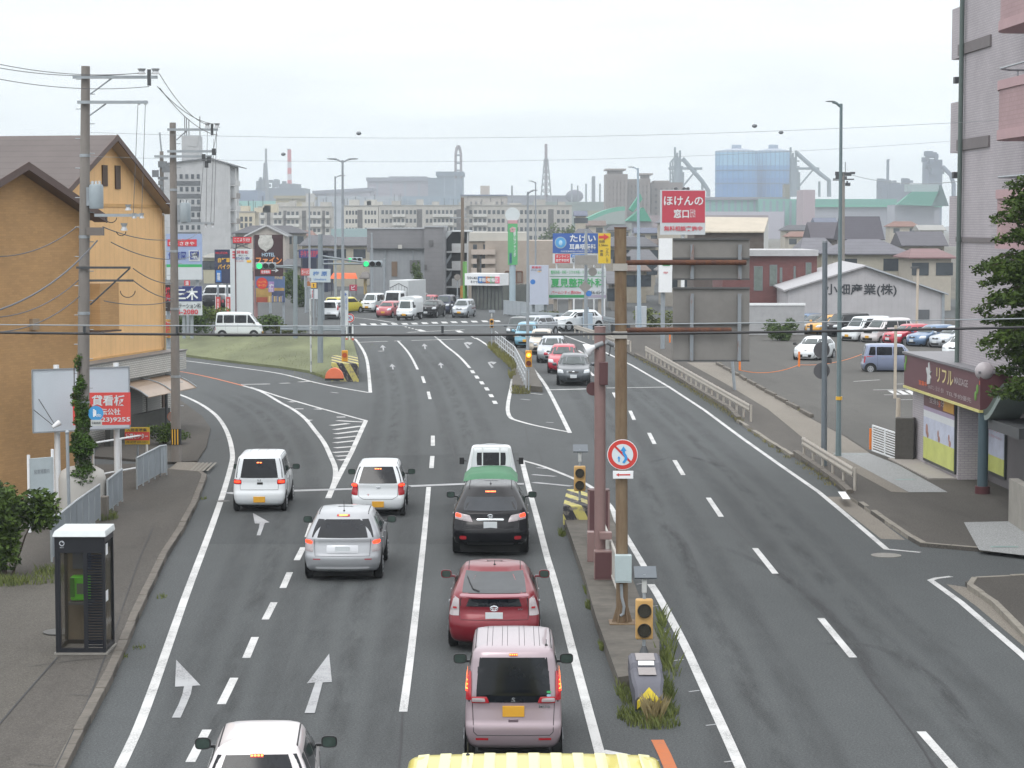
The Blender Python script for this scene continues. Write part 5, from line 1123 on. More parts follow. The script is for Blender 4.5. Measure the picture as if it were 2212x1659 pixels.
# ---- 6 mauve kei wagon
t, B = kei_wagon('car', 'mauve pink tall minivan with ribbed roof and yellow plate, nearest of the right lane', pinkp, H=1.735, belt=1.02, front=False, rear=False, group=QG, tum=.09, rr=.16)
B.patch(t, 'rear_window', 'r', [(-.69, .90), (.69, .90), (.645, 1.57), (-.645, 1.57)], CG, .006, 10, .035)
for sg in (-1, 1):
 c = [(-.73, .93), (-.63, .93), (-.63, 1.36), (-.70, 1.36)]; c = c if sg < 0 else mir('r', c); o = B.patch(t, 'tail_lamp', 'r', c, TAIL, .012, 8, .1, .012)
 for i in range(9):
  z = 1.06 + i * .030; y = sg * (.685 - i * .001); B.patch(o, 'lit_bulb', 'r', [(y - .014, z), (y + .014, z), (y + .014, z + .02), (y - .014, z + .02)], LIT2 if i % 2 else LIT, .03, 2, .0)
 c = [(-.63, .89), (-.36, .89), (-.40, .99), (-.63, .99)]; c = c if sg < 0 else mir('r', c); B.patch(t, 'reversing_lamp', 'r', c, TAIL, .012, 5, .1, .008)
 c = [(-.62, .91), (-.42, .91), (-.43, .965), (-.62, .97)]; c = c if sg < 0 else mir('r', c); B.patch(t, 'clear_lens', 'r', c, TAILC, .024, 5, .15, .006)
 c = [(-.57, .335), (-.38, .335), (-.38, .37), (-.57, .37)]; c = c if sg < 0 else mir('r', c); B.patch(t, 'reflector', 'r', c, TAIL, .008, 4, .0)
plate(t, B, 'r', 0, .77, PLY); badge(t, B, .945, 'S', w=.06, h=.07); toplamp(t, B, 1.615, .13, 4); hatchseam(t, B, [(-.62, .9), (-.60, .46), (-.55, .41), (.55, .41), (.60, .46), (.62, .9)])
hn = MB(); p, _ = B.hit('r', 0, .63); hn.cbox((p.x, 0, .63), (.02, .15, .05)); hn.build('tailgate_handle', paint('mauve_dark', '75656d', .3), t, bevel=.008)
rails(t, B, [-.575, .575], .35, 2.1, .008); rails(t, B, [-.4, -.32, -.17, -.09, .09, .17, .32, .4], .4, 2.1, .0035, SEAM, 'roof_rib'); antenna(t, B, .45, -.5, .1, -.3)
for z, m_ in ((1.04, GREEN), (.99, M('pale_blue', '8fb5c9', .5, var=0))): B.patch(t, 'sticker', 'r', [(-.57, z), (-.50, z), (-.50, z + .035), (-.57, z + .035)], m_, .013, 3, .4)
badge(t, B, .84, 'MINI', y=-.47, w=.17, h=.04); place(t, 1109, 1632, 0, .42)
# ---- 7 pearl minicar cut by the bottom edge
t, B = kei_wagon('car', 'pearl white car cut off by the bottom edge, four-dot brake lamp lit', pearl, H=1.50, belt=.95, front=False, group=QG, rr=.34, tum=.17, wst=1.3)
toplamp(t, B, 1.37, .17, 4); rails(t, B, [-.50, .50], .55, 2.0, .012); place(t, 553, 1985, 3.5, .0); t.location = (-3.22, 26.9, 0)
# ---- 8 kei pickup with green cover
def kei_truck(label, name='pickup_truck', u=0, v=0, a=0, off=0, rear=True, cover=None, box=None, group=None, Lc=1.35, H=1.76, cat='pickup truck', Wd=1.475, L=3.395, colm=None, pl=PLY):
 colm = colm or wh
 t = T(name, label, cat, group=group)
 B = Body(Lc, Wd, H, hood=.95, belt=1.0, cowl=1.0, cowlx=.28, wst=.52, rb=.02, rr=.10, tum=.14, cf=.15, cr_=.06, bow=.05, rbow=.0, low=.35)
 sh = L - Lc
 for i, v_ in enumerate(B.mb.v): pass
 e = bpy.data.objects.new('cab', None)
 B.mb.v = [(x, y, z) for x, y, z in B.mb.v]
 cab = B.mb.build('cab', colm, t, sharp=50); cab.location = (sh, 0, 0)
 bb = B
 def cp(name, side, c, mat, off=.006, n=6, k=.06, pil=0): return B.patch(cab, name, side, c, mat, off, n, k, pil)
 cp('windscreen', 'f', [(-.62, 1.02), (.62, 1.02), (.52, H - .15), (-.52, H - .15)], CGW, n=8)
 cp('rear_window', 'r', [(-.42, 1.17), (.42, 1.17), (.42, H - .22), (-.42, H - .22)], CG)
 for side in 'lR': cp('side_window', side, [(.35, 1.05), (1.05, 1.05), (.82, H - .2), (.38, H - .2)], CG)
 for sg in (-1, 1):
  c = [(-.70, .68), (-.42, .68), (-.42, .82), (-.70, .82)]; c = c if sg < 0 else mir('f', c); cp('headlight', 'f', c, HEAD, .006, 5, .2, .01)
 cp('grille', 'f', [(-.3, .40), (.3, .40), (.3, .52), (-.3, .52)], PLAST)
 if not rear:
  m = MB(); m.box(Lc + .0, -.165, .42, Lc + .03, .165, .58); m.build('number_plate', pl, cab)
 m = MB(); m.box(.3, -.5, .22, L - .3, .5, .62); m.build('chassis', UNDER, t)
 for x in (.55, L - .5):
  for sg in (-1, 1):
   w = MB(); R = .27; yo = sg * (Wd / 2 - .02); w.tube([(x, yo - sg * .15, R), (x, yo, R)], R, 20); o = w.build('wheel', TYRE, t); r = MB(); r.tube([(x, yo, R), (x, yo + sg * .008, R)], R * .62, 16); r.build('rim', STEELR, o)
 for sg in (-1, 1):
  m = MB(); m.cbox((L - .35, sg * (Wd / 2 + .13), 1.2), (.06, .14, .2)); m.cbox((L - .35, sg * (Wd / 2 + .04), 1.2), (.03, .1, .03)); m.build('wing_mirror', BLACK, t, bevel=.02)
 if box is None:
  m = MB(); bz = .66; m.box(0, -.705, bz - .1, sh - .02, .705, bz); m.box(0, -.705, bz, .04, .705, bz + .28); m.box(.04, -.705, bz, sh - .02, -.67, bz + .28); m.box(.04, .67, bz, sh - .02, .705, bz + .28); m.build('cargo_bed', colm, t)
  m = MB()
  for y in (-.25, .25): m.tube([(sh - .06, y, .9), (sh - .06, y, H - .05)], .018, 6)
  m.tube([(sh - .06, -.5, H - .06), (sh - .06, .5, H - .06)], .018, 6); m.tube([(sh - .06, -.62, .94), (sh - .06, -.5, H - .06)], .018, 6); m.tube([(sh - .06, .62, .94), (sh - .06, .5, H - .06)], .018, 6); m.build('guard_frame', WHITE, t)
  for sg in (-1, 1):
   m = MB(); m.box(-.03, sg * .60 - .09, .5, .0, sg * .60 + .09, .6); m.build('tail_lamp', TAIL, t)
 if cover:
  m = MB(); nx, ny = 8, 8; z0 = 1.06
  for i in range(nx + 1):
   for j in range(ny + 1):
    x = -.05 + (sh - .05) * i / nx; y = -.76 + 1.52 * j / ny; e_ = max(abs(y) / .76, 0); q = i / nx
    z = z0 + .03 + .12 * (1 - e_ ** 2) * (.15 + .85 * math.sin(math.pi * min(1, q * .75))) - (.14 if j in (0, ny) or i == 0 else 0) + (0.015 * math.sin(i * 2.3 + j))
    m.v.append((x, y, z))
  for i in range(nx):
   for j in range(ny): q0 = i * (ny + 1) + j; m.f.append([q0, q0 + ny + 1, q0 + ny + 2, q0 + 1]); m.m.append(0)
  c = m.build('tarpaulin', cover, t, sharp=70); c['label'] = 'green tarpaulin stretched over the cargo bed'
 if box:
  (bw, bz0, bz1, bm, shape) = box; m = MB(); n = 8
  if shape == 'round':
   prof = [(-bw / 2, bz0), (bw / 2, bz0), (bw / 2, bz1 - .25)] + [(bw / 2 * math.cos(a) ** .7 if math.cos(a) > 0 else -bw / 2 * abs(math.cos(a)) ** .7, bz1 - .25 + .25 * math.sin(a)) for a in [math.pi * i / n for i in range(1, n)]] + [(-bw / 2, bz1 - .25)]
  else: prof = [(-bw / 2, bz0), (bw / 2, bz0), (bw / 2, bz1), (-bw / 2, bz1)]
  m.extr([(0, y, z) for y, z in prof], (sh + (.25 if shape == 'round' else -.06), 0, 0)); m.build('cargo_box', bm, t, sharp=30, bevel=.02)
 place(t, u, v, a, off); return t
kei_truck('white small pickup with green tarpaulin over its bed, ahead of the black SUV', u=1060, v=1108, a=0, off=.5, cover=M('green_tarp', '47785a', .75, var=.12, sc=2, bump=.3), group=QG)
# ---- oncoming queue ----------------------------------------------------
OG = 'queue of oncoming cars right of the railing'
def hatch(label, colm, L=3.9, Wd=1.695, H=1.52, u=0, v=0, a=180, hood=.85, belt=.97, grille='bar', pl=PLW, group=OG, wst=1.65, cowlx=.95, name='car', cat='car', R=.30, rear=None, gl=CGW, tum=.2, off=None, rr=.5, fo=.8, ro=.6, roofm=None, lamp=(0, 0), dark_low=False, cf=.42, rim=STEELR):
 t = T(name, label, cat, group=group)
 B = Body(L, Wd, H, hood=hood, belt=belt, cowl=belt, cowlx=cowlx, wst=wst, rb=.08, rr=rr, tum=tum, cf=cf, cr_=.22, bow=.16)
 common(t, B, colm, fo, ro, R, rim, sw=sidewins(B, 0, [.55, .95, 1.9, L - cowlx - .35], belt + .04, H - .2, .42, .22)); dt(t, B, belt, H)
 B.patch(t, 'rear_window', 'r', [(-Wd / 2 + .2, belt + .04), (Wd / 2 - .2, belt + .04), (Wd / 2 - .3, H - .18), (-Wd / 2 + .3, H - .18)], CG, .006, 7, .05)
 taillamps(t, B, [(-Wd / 2 + .02, belt - .28), (-Wd / 2 + .22, belt - .28), (-Wd / 2 + .2, belt - .02), (-Wd / 2 + .05, belt)])
 frontend(t, B, hood, belt, H, pl, grille, gl)
 if dark_low:
  for side in 'lRrf':
   e_ = [(.1, .26), (L - .1, .26), (L - .1, .38), (.1, .38)] if side in 'lR' else [(-Wd / 2 + .05, .26), (Wd / 2 - .05, .26), (Wd / 2 - .05, .38), (-Wd / 2 + .05, .38)]
   B.patch(t, 'lower_trim', side, e_, PLAST, .006, 8, 0)
 if roofm: B.patch(t, 'roof_panel', 't', [(rr + .1, -Wd / 2 + .28), (L - wst - .1, -Wd / 2 + .28), (L - wst - .1, Wd / 2 - .28), (rr + .1, Wd / 2 - .28)], roofm, .008, 6, .05)
 place(t, u, v, a, L - fo if off is None else off); return t
hatch('graphite grey hatchback leading the oncoming queue beside the amber signal', greyp, 4.02, 1.69, 1.53, 1239, 832, 178, belt=.98)
hatch('bright red rounded hatchback second in the oncoming queue', redb, 3.78, 1.665, 1.525, 1216, 806, 177, hood=.82)
hatch('pale silver hatchback third in the oncoming queue behind the red one', silvb, 3.78, 1.695, 1.52, 1191, 783, 176)
def kw(label, colm, u, v, a, H=1.65, group=OG, **k):
 L = k.get('L', 3.395); t, B = kei_wagon('car', label, colm, H=H, group=group, **k)
 taillamps(t, B, [(-.72, .74), (-.60, .74), (-.60, 1.0), (-.71, 1.02)]); place(t, u, v, a, L - .62); return t
kw('beige retro minicar with pale roof, fourth in the oncoming queue', beigep, 1168, 765, 176, 1.53, belt=1.0, hood=.92, grille='low')
kw('sky blue minicar with white roof in the oncoming queue', lblue, 1136, 751, 175, 1.66, hood=.95, belt=1.05)
kw('dark minivan with bright roof near the far end of the oncoming queue', paint('dark_green_black', '2b3336', .4), 1117, 739, 173, 1.72, hood=.98, belt=1.08, grille='big')
hatch('pale wagon turning at the very end of the oncoming queue', silvb, 4.3, 1.72, 1.5, 1136, 727, 150)
hatch('white SUV turning in by the metal cabinet on the right', wh, 4.45, 1.82, 1.6, 1212, 715, 130, hood=1.0, belt=1.07, grille='big', group=None, cat='SUV', R=.35, dark_low=True, rim=RIMM, wst=1.8, cowlx=1.1)
# ---- queue facing us beyond the crossing -------------------------------
CGp = 'vehicles waiting beyond the far crossing'
kw('silver minicar with yellow plate, rightmost of the waiting row beyond the crossing', silvb, 995, 686.5, 167, 1.62, group=CGp, hood=.93, belt=1.02, Wd=1.40)
kw('navy boxy minivan behind the silver minicar beyond the crossing', navyp, 956, 679, 168, 1.74, group=CGp, hood=.98, belt=1.05, grille='big')
hatch('black crossover with chrome V grille beyond the crossing', blackp, 4.1, 1.72, 1.52, 924, 686.5, 168, group=CGp, hood=.98, belt=1.05, grille='big', R=.33)
kei_truck('small white truck with tall canopy box beyond the crossing', 'truck', 876, 692, 166, 2.9, rear=False, box=(1.42, .62, 2.02, paint('canopy_white', 'c4c8ca'), 'round'), group=CGp, cat='truck')
kw('salmon red minicar beside the canopy truck beyond the crossing', pinkr, 832, 686.5, 164, 1.45, group=CGp, hood=.88, belt=.95, grille='none', Wd=1.42)
kw('white minivan at the left end of the waiting vehicles beyond the crossing', wh, 797, 674.5, 163, 1.75, group=CGp, hood=1.0, belt=1.05)
hatch('grey silver minivan half hidden behind the black crossover', silver, 4.4, 1.69, 1.72, 893, 673, 168, group=CGp, hood=1.0, belt=1.08, wst=1.4, cowlx=.8)
hatch('red car showing only its roof behind the black crossover', redb, 3.9, 1.69, 1.5, 919, 672, 168, group=CGp)
def box_truck(label, u, v, a, L=5.5, Wd=1.85, H=2.85, cabH=2.05, colm=None, boxm=None, group=None, name='box_truck'):
 t = T(name, label, 'truck', group=group); colm = colm or wh
 B = Body(1.6, Wd - .1, cabH, hood=1.0, belt=1.1, cowl=1.1, cowlx=.12, wst=.35, rb=.02, rr=.08, tum=.1, cf=.12, cr_=.05, bow=.04, rbow=0, low=.35)
 sh = L - 1.6; cab = B.mb.build('cab', colm, t, sharp=50); cab.location = (sh, 0, 0)
 h = Wd / 2 - .05
 B.patch(cab, 'windscreen', 'f', [(-h + .08, 1.14), (h - .08, 1.14), (h - .15, cabH - .2), (-h + .15, cabH - .2)], CG, .006, 8, .05)
 for sd_ in 'lR': B.patch(cab, 'side_window', sd_, [(.5, 1.15), (1.35, 1.15), (1.2, cabH - .25), (.5, cabH - .25)], CG, .006, 6, .05)
 for sg in (-1, 1):
  c = [(-h + .05, .55), (-h + .35, .55), (-h + .35, .72), (-h + .05, .72)]; B.patch(cab, 'headlight', 'f', c if sg < 0 else mir('f', c), HEAD, .008, 4, .15, .01)
  m = MB(); m.cbox((L - .1, sg * (h + .2), 1.5), (.08, .18, .3)); m.tube([(L - .1, sg * h, 1.6), (L - .1, sg * (h + .2), 1.6)], .02, 6); m.build('wing_mirror', BLACK, t)
 m = MB(); m.box(L - .0, -.17, .42, L + .03, .17, .58); m.build('number_plate', PLW, t)
 m = MB(); m.box(0, -Wd / 2, .8, sh - .08, Wd / 2, H); bx = m.build('cargo_box', boxm or WHITE, t, bevel=.03)
 m = MB()
 for i in range(7):
  y = -Wd / 2 + .1 + i * (Wd - .2) / 6; m.tube([(sh - .07, y, 1.0), (sh - .07, y, 2.3 + .35 * (1 - abs(y) / (Wd / 2)))], .014, 5)
 m.tube([(sh - .06, -Wd / 2 + .05, 2.3), (sh - .06, 0, 2.72), (sh - .06, Wd / 2 - .05, 2.3)], .03, 5)
 m.build('box_ribs', STEELD, bx)
 m = MB(); m.box(.2, -.4, .35, L - .4, .4, .75); m.build('chassis', UNDER, t)
 for x in (.9, L - .8):
  for sg in (-1, 1):
   w = MB(); R = .36; yo = sg * (Wd / 2 - .1); w.tube([(x, yo - sg * .25, R), (x, yo, R)], R, 20); o = w.build('wheel', TYRE, t); r = MB(); r.tube([(x, yo, R), (x, yo + sg * .01, R)], R * .55, 14); r.build('rim', STEELR, o)
 place(t, u, v, a, L - .8); return t
box_truck('white box truck with pointed rib pattern above its cab beyond the crossing', 853, 677, 158, L=5.6, Wd=1.9, H=3.0, cabH=2.1, boxm=M('truck_box_grey', 'b5b9bb', .6, var=.05), group=CGp)
# ---- cars seen from behind on the far left road, and side-on vans ------
t, B = kei_wagon('car', 'white car seen from behind between the far poles', wh, L=4.2, Wd=1.7, H=1.6, front=False, plate_c=PLW)
taillamps(t, B, [(-.83, .8), (-.7, .8), (-.72, 1.25), (-.8, 1.25)]); plate(t, B, 'r', 0, .55, PLW); B.patch(t, 'lower_trim', 'r', [(-.7, .25), (.7, .25), (.6, .45), (-.6, .45)], PLAST, .01, 5, .1); place(t, 712, 690, -6, .4)
t, B = kei_wagon('taxi', 'yellow taxi with roof lamp behind the white car on the far road', yelp, L=4.2, Wd=1.69, H=1.52, front=True, cat='taxi', plate_c=PLW); m = MB(); m.cbox((2.2, 0, 1.56), (.2, .35, .12)); m.build('roof_sign', YEL, t, bevel=.03); taillamps(t, B, [(-.83, .7), (-.65, .7), (-.65, .95), (-.8, .95)]); place(t, 720, 678, -30, .4)
def van(label, colm, u, v, a, L=3.395, Wd=1.475, H=1.87, sh=None, group=None, off=None, R=.27, name='van'):
 t = T(name, label, 'van', group=group)
 B = Body(L, Wd, H, hood=.98, belt=1.08, cowl=1.08, cowlx=.30, wst=.80, rb=.04, rr=.12, tum=.09, cf=.16, cr_=.08, bow=.06, rbow=.02)
 common(t, B, colm, .55, .55, R, STEELR, sw=sidewins(B, 0, [.12, .62, 1.42, 2.32, L - .42], 1.1, H - .22, .42, .06)); dt(t, B, 1.05, H)
 B.patch(t, 'rear_window', 'r', [(-Wd / 2 + .12, 1.1), (Wd / 2 - .12, 1.1), (Wd / 2 - .2, H - .18), (-Wd / 2 + .2, H - .18)], CG, .006, 7, .05)
 taillamps(t, B, [(-Wd / 2 + .02, .55), (-Wd / 2 + .12, .55), (-Wd / 2 + .12, .8), (-Wd / 2 + .03, .8)]); frontend(t, B, .92, 1.08, H, PLY, 'low')
 place(t, u, v, a, L / 2 if off is None else off); return t
van('white van side-on crossing behind the green island', wh, 517, 730, -90, L=3.35, Wd=1.475, H=1.88)
van('white van parked far left behind the banners', wh, 478, 657, 75, L=4.4, Wd=1.69, H=1.95)
hatch('dark car half hidden left of the white sign tower', blackp, 4.2, 1.7, 1.45, 452, 668, 70, group=None, off=2)
# ---- parking lot ---------------------------------------------------------
PG = 'cars parked in the lot'
hatch('white hatchback parked alone facing the camera behind the grey pole', wh, 4.0, 1.695, 1.45, 1747, 781, 157, group=PG, grille='low', hood=.83)
t, B = kei_wagon('car', 'lavender grey minivan parked side-on in the lot', lav, H=1.64, group=PG); taillamps(t, B, [(-.72, .6), (-.62, .6), (-.62, .95), (-.71, .98)]); place(t, 1928, 806, -93, 1.7)
row = [('blue grey car, first at the far left of the parked row', bluep, 1712, 721, 'h', 1.5), ('charcoal car second in the parked row beside the blue grey one', greyp, 1737, 723, 'h', 1.5), ('amber yellow car in the parked row', orangep, 1764, 725, 'h', 1.5),
  ('black minivan in the parked row behind the two poles', blackp, 1800, 730, 'k', 1.75), ('white minivan with big alloy wheels in the parked row', wh, 1842, 740, 'k', 1.8), ('white minivan in the middle of the parked row beside the red car', pearl, 1886, 743, 'k', 1.75),
  ('red low car in the parked row', redb, 1934, 747, 'h', 1.45), ('pale blue car in the parked row right of the red one', bluep, 1986, 751, 'h', 1.5), ('silver car at the right end of the parked row', silvb, 2036, 754, 'h', 1.5)]
for lb, c, u, v, kd, H in row:
 if kd == 'h': hatch(lb, c, 4.1, 1.7, H, u, v, 128, group=PG)
 else: kw(lb, c, u, v, 128, H, group=PG, hood=1.0, belt=1.08, grille='big', L=3.9, Wd=1.6)
van('white delivery van parked behind the row against the warehouse', wh, 1868, 712, 100, L=4.6, Wd=1.69, H=1.95)
hatch('white car parked near the shop with its bonnet showing', wh, 3.9, 1.68, 1.5, 2066, 776, 150, group=PG)
hatch('second white car nearest the shop wall in the lot', pearl, 3.9, 1.68, 1.5, 2085, 808, 150, group=PG)
hatch('white car just peeking out left of the shop sign', wh, 3.9, 1.68, 1.5, 2010, 832, 95, group=PG, off=3.6)
# ---- yellow bus roof at the bottom edge
t = T('minibus', 'yellow minibus, only its ribbed roof showing at the bottom edge', 'bus')
Yb, zb, Wb = 19.9, 2.95, 2.78
B = Body(6.2, Wb, 2.84, hood=1.3, belt=1.5, cowl=1.5, cowlx=.25, wst=.45, rb=.03, rr=.15, tum=.10, cf=.25, cr_=.2, low=.3)
B.mb.build('body', yelp, t, sharp=50)
B.patch(t, 'windscreen', 'f', [(-.95, 1.55), (.95, 1.55), (.88, 2.6), (-.88, 2.6)], CG, .006, 8, .05)
for sd_ in 'lR':
 for k in range(4): B.patch(t, 'side_window', sd_, [(.4 + k * 1.35, 1.6), (1.6 + k * 1.35, 1.6), (1.6 + k * 1.35, 2.5), (.4 + k * 1.35, 2.5)], CG, .006, 4, .05)
for i in range(11):
 y = -1.1 + i * .22; B.patch(t, 'roof_rib', 't', [(.5, y - .055), (5.55, y - .055), (5.55, y + .055), (.5, y + .055)], paint('pale_yellow', 'd8d28a'), .012, 8, .0, .012)
wheels(t, B, 1.2, 1.4, .38, .25); antenna(t, B, 5.45, .66, .14, -.2)
t.location = (.25, 0, 0)
p = P(1153, 1637, 21.6); t.location = (p.x, 21.6 - 6.2 + .55, 0); t.rotation_euler = (0, 0, math.pi / 2)
# ================================================================ STREET FURNITURE
class At:
 """local frame of a thing standing at ground pixel (u, v), facing the camera"""
 def __init__(s, u, v, z=0.): s.p = G(u, v, z); s.k = FPX / s.p.y
 def __call__(s, u, v, dy=0.): q = P(u, v, s.p.y + dy); return (q.x - s.p.x, dy, q.z - s.p.z)
 def T(s, name, label, cat, group=None, rot=0): return T(name, label, cat, s.p, rot, group)
def Yat(u, Y): a = At(u, 600); a.p = Vector((P(u, 485, Y).x, Y, 0)); a.k = FPX / Y; return a
def part(t, name, mat, *boxes, **k):
 m = MB()
 for b in boxes: m.box(*b)
 return m.build(name, mat, t, **k)
def tubep(t, name, mat, pts, r, n=8, **k): m = MB(); m.tube(pts, r, n); return m.build(name, mat, t, **k)
# ---- concrete utility poles on the left
def upole(label, u, vt, vb, ri, arms, z=.1, trans=None, steps=True):
 A = At(u[1], vb, z); t = A.T('utility_pole', label, 'utility pole', group='concrete utility poles on the left'); top = A(u[0], vt)
 tubep(t, 'pole', CONCP, [(0, 0, 0), top], [ri, ri * .62], 20)
 if steps:
  m = MB(); h = top[2]
  for i in range(26):
   z_ = 1.9 + i * .4;
   if z_ < h - .3: x = top[0] * z_ / h; m.tube([(x - (.26 if i % 2 else -.0), 0, z_), (x + (.0 if i % 2 else .26), 0, z_)], .012, 5)
  m.build('step_bolts', GALV, t)
 m = MB()
 for f in (.25, .45, .62, .8): x = top[0] * f; m.tube([(x, 0, top[2] * f), (x, 0, top[2] * f + .08)], ri * (1 - .38 * f) + .012, 16)
 m.build('bands', GALV, t)
 for (u0, v0, u1, v1, br) in arms:
  a, b = A(u0, v0, -.15), A(u1, v1, -.15); m = MB(); m.cbox(((a[0] + b[0]) / 2, -.2, (a[2] + b[2]) / 2), (abs(b[0] - a[0]), .08, .08)); arm = m.build('crossarm', GALV, t)
  if br: tubep(t, 'brace', GALV, [A(*br[0], -.17), A(*br[1], -.17)], .022, 6)
 if trans:
  u0, v0, u1, v1 = trans; a, b = A(u0, v1, -.1), A(u1, v0, -.1); r = (b[0] - a[0]) / 2; x = (a[0] + b[0]) / 2; m = MB()
  m.tube([(x, -.1, a[2]), (x, -.1, a[2] + .03), (x, -.1, b[2] - .06), (x, -.1, b[2])], [r * .95, r, r, r * .85], 20); tr = m.build('transformer', M('transformer_grey', '8f9aa0', .5, var=.08), t)
  m = MB()
  for dx in (-.5, 0, .5): m.tube([(x + dx * r, -.1, b[2]), (x + dx * r, -.1, b[2] + .09)], .035, 8)
  m.build('bushings', M('porcelain', 'b9bdbf', .3), tr); m = MB(); m.cbox((x - r, -.1, (a[2] + b[2]) / 2), (.14, .1, .5)); m.build('hanger', GREYP, tr)
 return t, A
def insul(t, A, u, v, w=.11, h=.2, n=1, du=10):
 m = MB()
 for i in range(n): c = A(u + du * i, v, -.2); m.tube([(c[0], c[1], c[2] - h / 2), (c[0], c[1], c[2]), (c[0], c[1], c[2] + h / 2)], [w, w * .6, w], 10)
 m.build('insulators', M('insulator_white', 'a9adb0', .3), t)
PO = M('porcelain', 'b9bdbf', .3)
t, A1 = upole('thick concrete utility pole wrapped in ivy, nearest on the left', (185, 178), 143, 1112, .19, [(158, 165, 341, 169, ((243, 168), (195, 203))), (168, 220, 320, 222, ((229, 224), (194, 249))), (205, 462, 310, 468, None)], .13, (193, 398, 223, 451))
insul(t, A1, 306, 154, .12, .14, 1); insul(t, A1, 336, 154, .12, .14, 1); m = MB(); a = A1(322, 150, -.2); b = A1(322, 185, -.2); m.cbox((a[0], -.2, (a[2] + b[2]) / 2), (.09, .1, a[2] - b[2])); m.build('drop_bracket', STEELD, t)
insul(t, A1, 277, 448, .09, .16, 1); insul(t, A1, 290, 466, .07, .14, 2, 16); insul(t, A1, 268, 490, .10, .2, 1); insul(t, A1, 300, 222, .04, .12, 2, 14)
m = MB()
for v0, v1 in ((580, 582),): a, b = A1(165, 578, -.2), A1(282, 578, -.2); m.cbox(((a[0] + b[0]) / 2, -.2, a[2]), (b[0] - a[0], .06, .06))
a, b = A1(193, 606, -.2), A1(288, 606, -.2); m.cbox(((a[0] + b[0]) / 2, -.2, a[2]), (b[0] - a[0], .06, .06)); m.tube([A1(195, 658, -.2), A1(280, 580, -.2)], .025, 6); m.build('cable_bracket', STEELD, t)
m = MB(); a = A1(206, 500, -.1); m.cbox(a, (.45, .2, .22)); m.build('junction_box', M('cable_box_brown', '6b6560', .6), t)
t, A2 = upole('concrete utility pole with yellow and black foot band by the side street mouth', (373, 381), 265, 997, .17, [(362, 280, 471, 280, ((404, 282), (380, 303))), (362, 325, 468, 329, None), (334, 339, 458, 337, None), (385, 480, 460, 485, None)], .1, (388, 438, 412, 480))
insul(t, A2, 448, 271, .1, .14, 2, 21); insul(t, A2, 445, 487, .06, .14, 2, 14); m = MB(); a, b = A2(458, 268, -.2), A2(458, 292, -.2); m.cbox((a[0], -.2, (a[2] + b[2]) / 2), (.08, .1, a[2] - b[2])); m.build('drop_bracket', STEELD, t)
m = MB()
for u, v in ((440, 340), (452, 345), (462, 328), (446, 355)): m.cbox(A2(u, v, -.2), (.12, .1, .22))
m.build('fuse_cutouts', STEELD, t)
m = MB(); z0 = A2(381, 960)[2]; z1 = A2(381, 926)[2]
m.tube([(0, 0, z0), (0, 0, z1)], .182, 20); bd = m.build('warning_band', BLACK, t); m = MB()
for i in range(3): m.cbox((-.1 + i * .09, -.185 + abs(-.1 + i * .09) * .25, (z0 + z1) / 2), (.035, .02, z1 - z0 - .02))
m.build('yellow_stripes', YEL, bd)
t, A3 = upole('third concrete utility pole rising behind the ochre roof, with a thin rod on top', (349, 352), 327, 800, .17, [(335, 339, 378, 339, None)], 0, None)
tubep(t, 'rod', GALV, [A3(349, 330), A3(345, 286)], .05, 6); m = MB(); rr = random.Random(5)
for i in range(9): m.cbox(A3(345 + rr.uniform(-10, 16), 355 + i * 10, -.2 - .03 * i), (rr.uniform(.15, .6), .12, rr.uniform(.12, .4)))
m.build('switchgear', M('switchgear_grey', '6f7376', .6, var=.2), t)
# ---- near cables spanning the whole picture
def wire(label, A, B, sag, r=.012, n=24, mat=None, group=None, name='cable'):
 A = Vector(A); B = Vector(B); m = MB(world=True)
 m.tube([A.lerp(B, i / n) - Vector((0, 0, sag * 4 * (i / n) * (1 - i / n))) for i in range(n + 1)], r, 6)
 o = m.build(name, mat or CABLE, None); tag(o, label, 'cable', group); return o
def Q(u, v, Y): return P(u, v, Y)
o = wire('thick black cable crossing the whole view low over the street', Q(-160, 716, 27), Q(2400, 702, 27), .08, .018)
m = MB(world=True)
for u, v in ((956, 715), (756, 716), (183, 716), (383, 716), (1322, 712), (1752, 712)): p = Q(u, v, 26.97); m.cbox(p + Vector((0, -.01, .02)), (.03, .05, .09));
p_ = m.build('cable_clamps', M('clamp_dark', '33373b', .5), None); p_.parent = o
wire('thin grey messenger wire running just above the thick black cable', Q(-160, 700, 27), Q(2400, 684, 27), .06, .008, mat=M('grey_wire', '8b9196', .5))
wire('thin overhead wire high across the sky with small beads', Q(195, 286, 66), Q(2300, 251, 60), .35, .006, mat=MC['grey_wire'])
wire('second thin overhead wire below the beaded one', Q(195, 338, 66), Q(2300, 284, 75), .5, .005, mat=MC['grey_wire'])
for i, (u, v, Y) in enumerate(((775, 288, 64), (1630, 272, 62), (1687, 286, 68), (612, 333, 70))):
 m = MB(); p = Q(u, v, Y); m.ball((p.x, p.y, p.z), .055, sq=(1.4, 1, 1)); o = m.build('wire_bead', M('bead_grey', '7a8085', .5)); tag(o, ['small grey bead on the high wire left of centre', 'small grey bead on the high wire left of the lamp', 'small grey bead on the lower wire near the gas holders', 'small grey bead on the wire beside the two far chimneys'][i], 'wire bead')
YY1, YY2, YY3 = A1.p.y - .2, A2.p.y - .2, A3.p.y
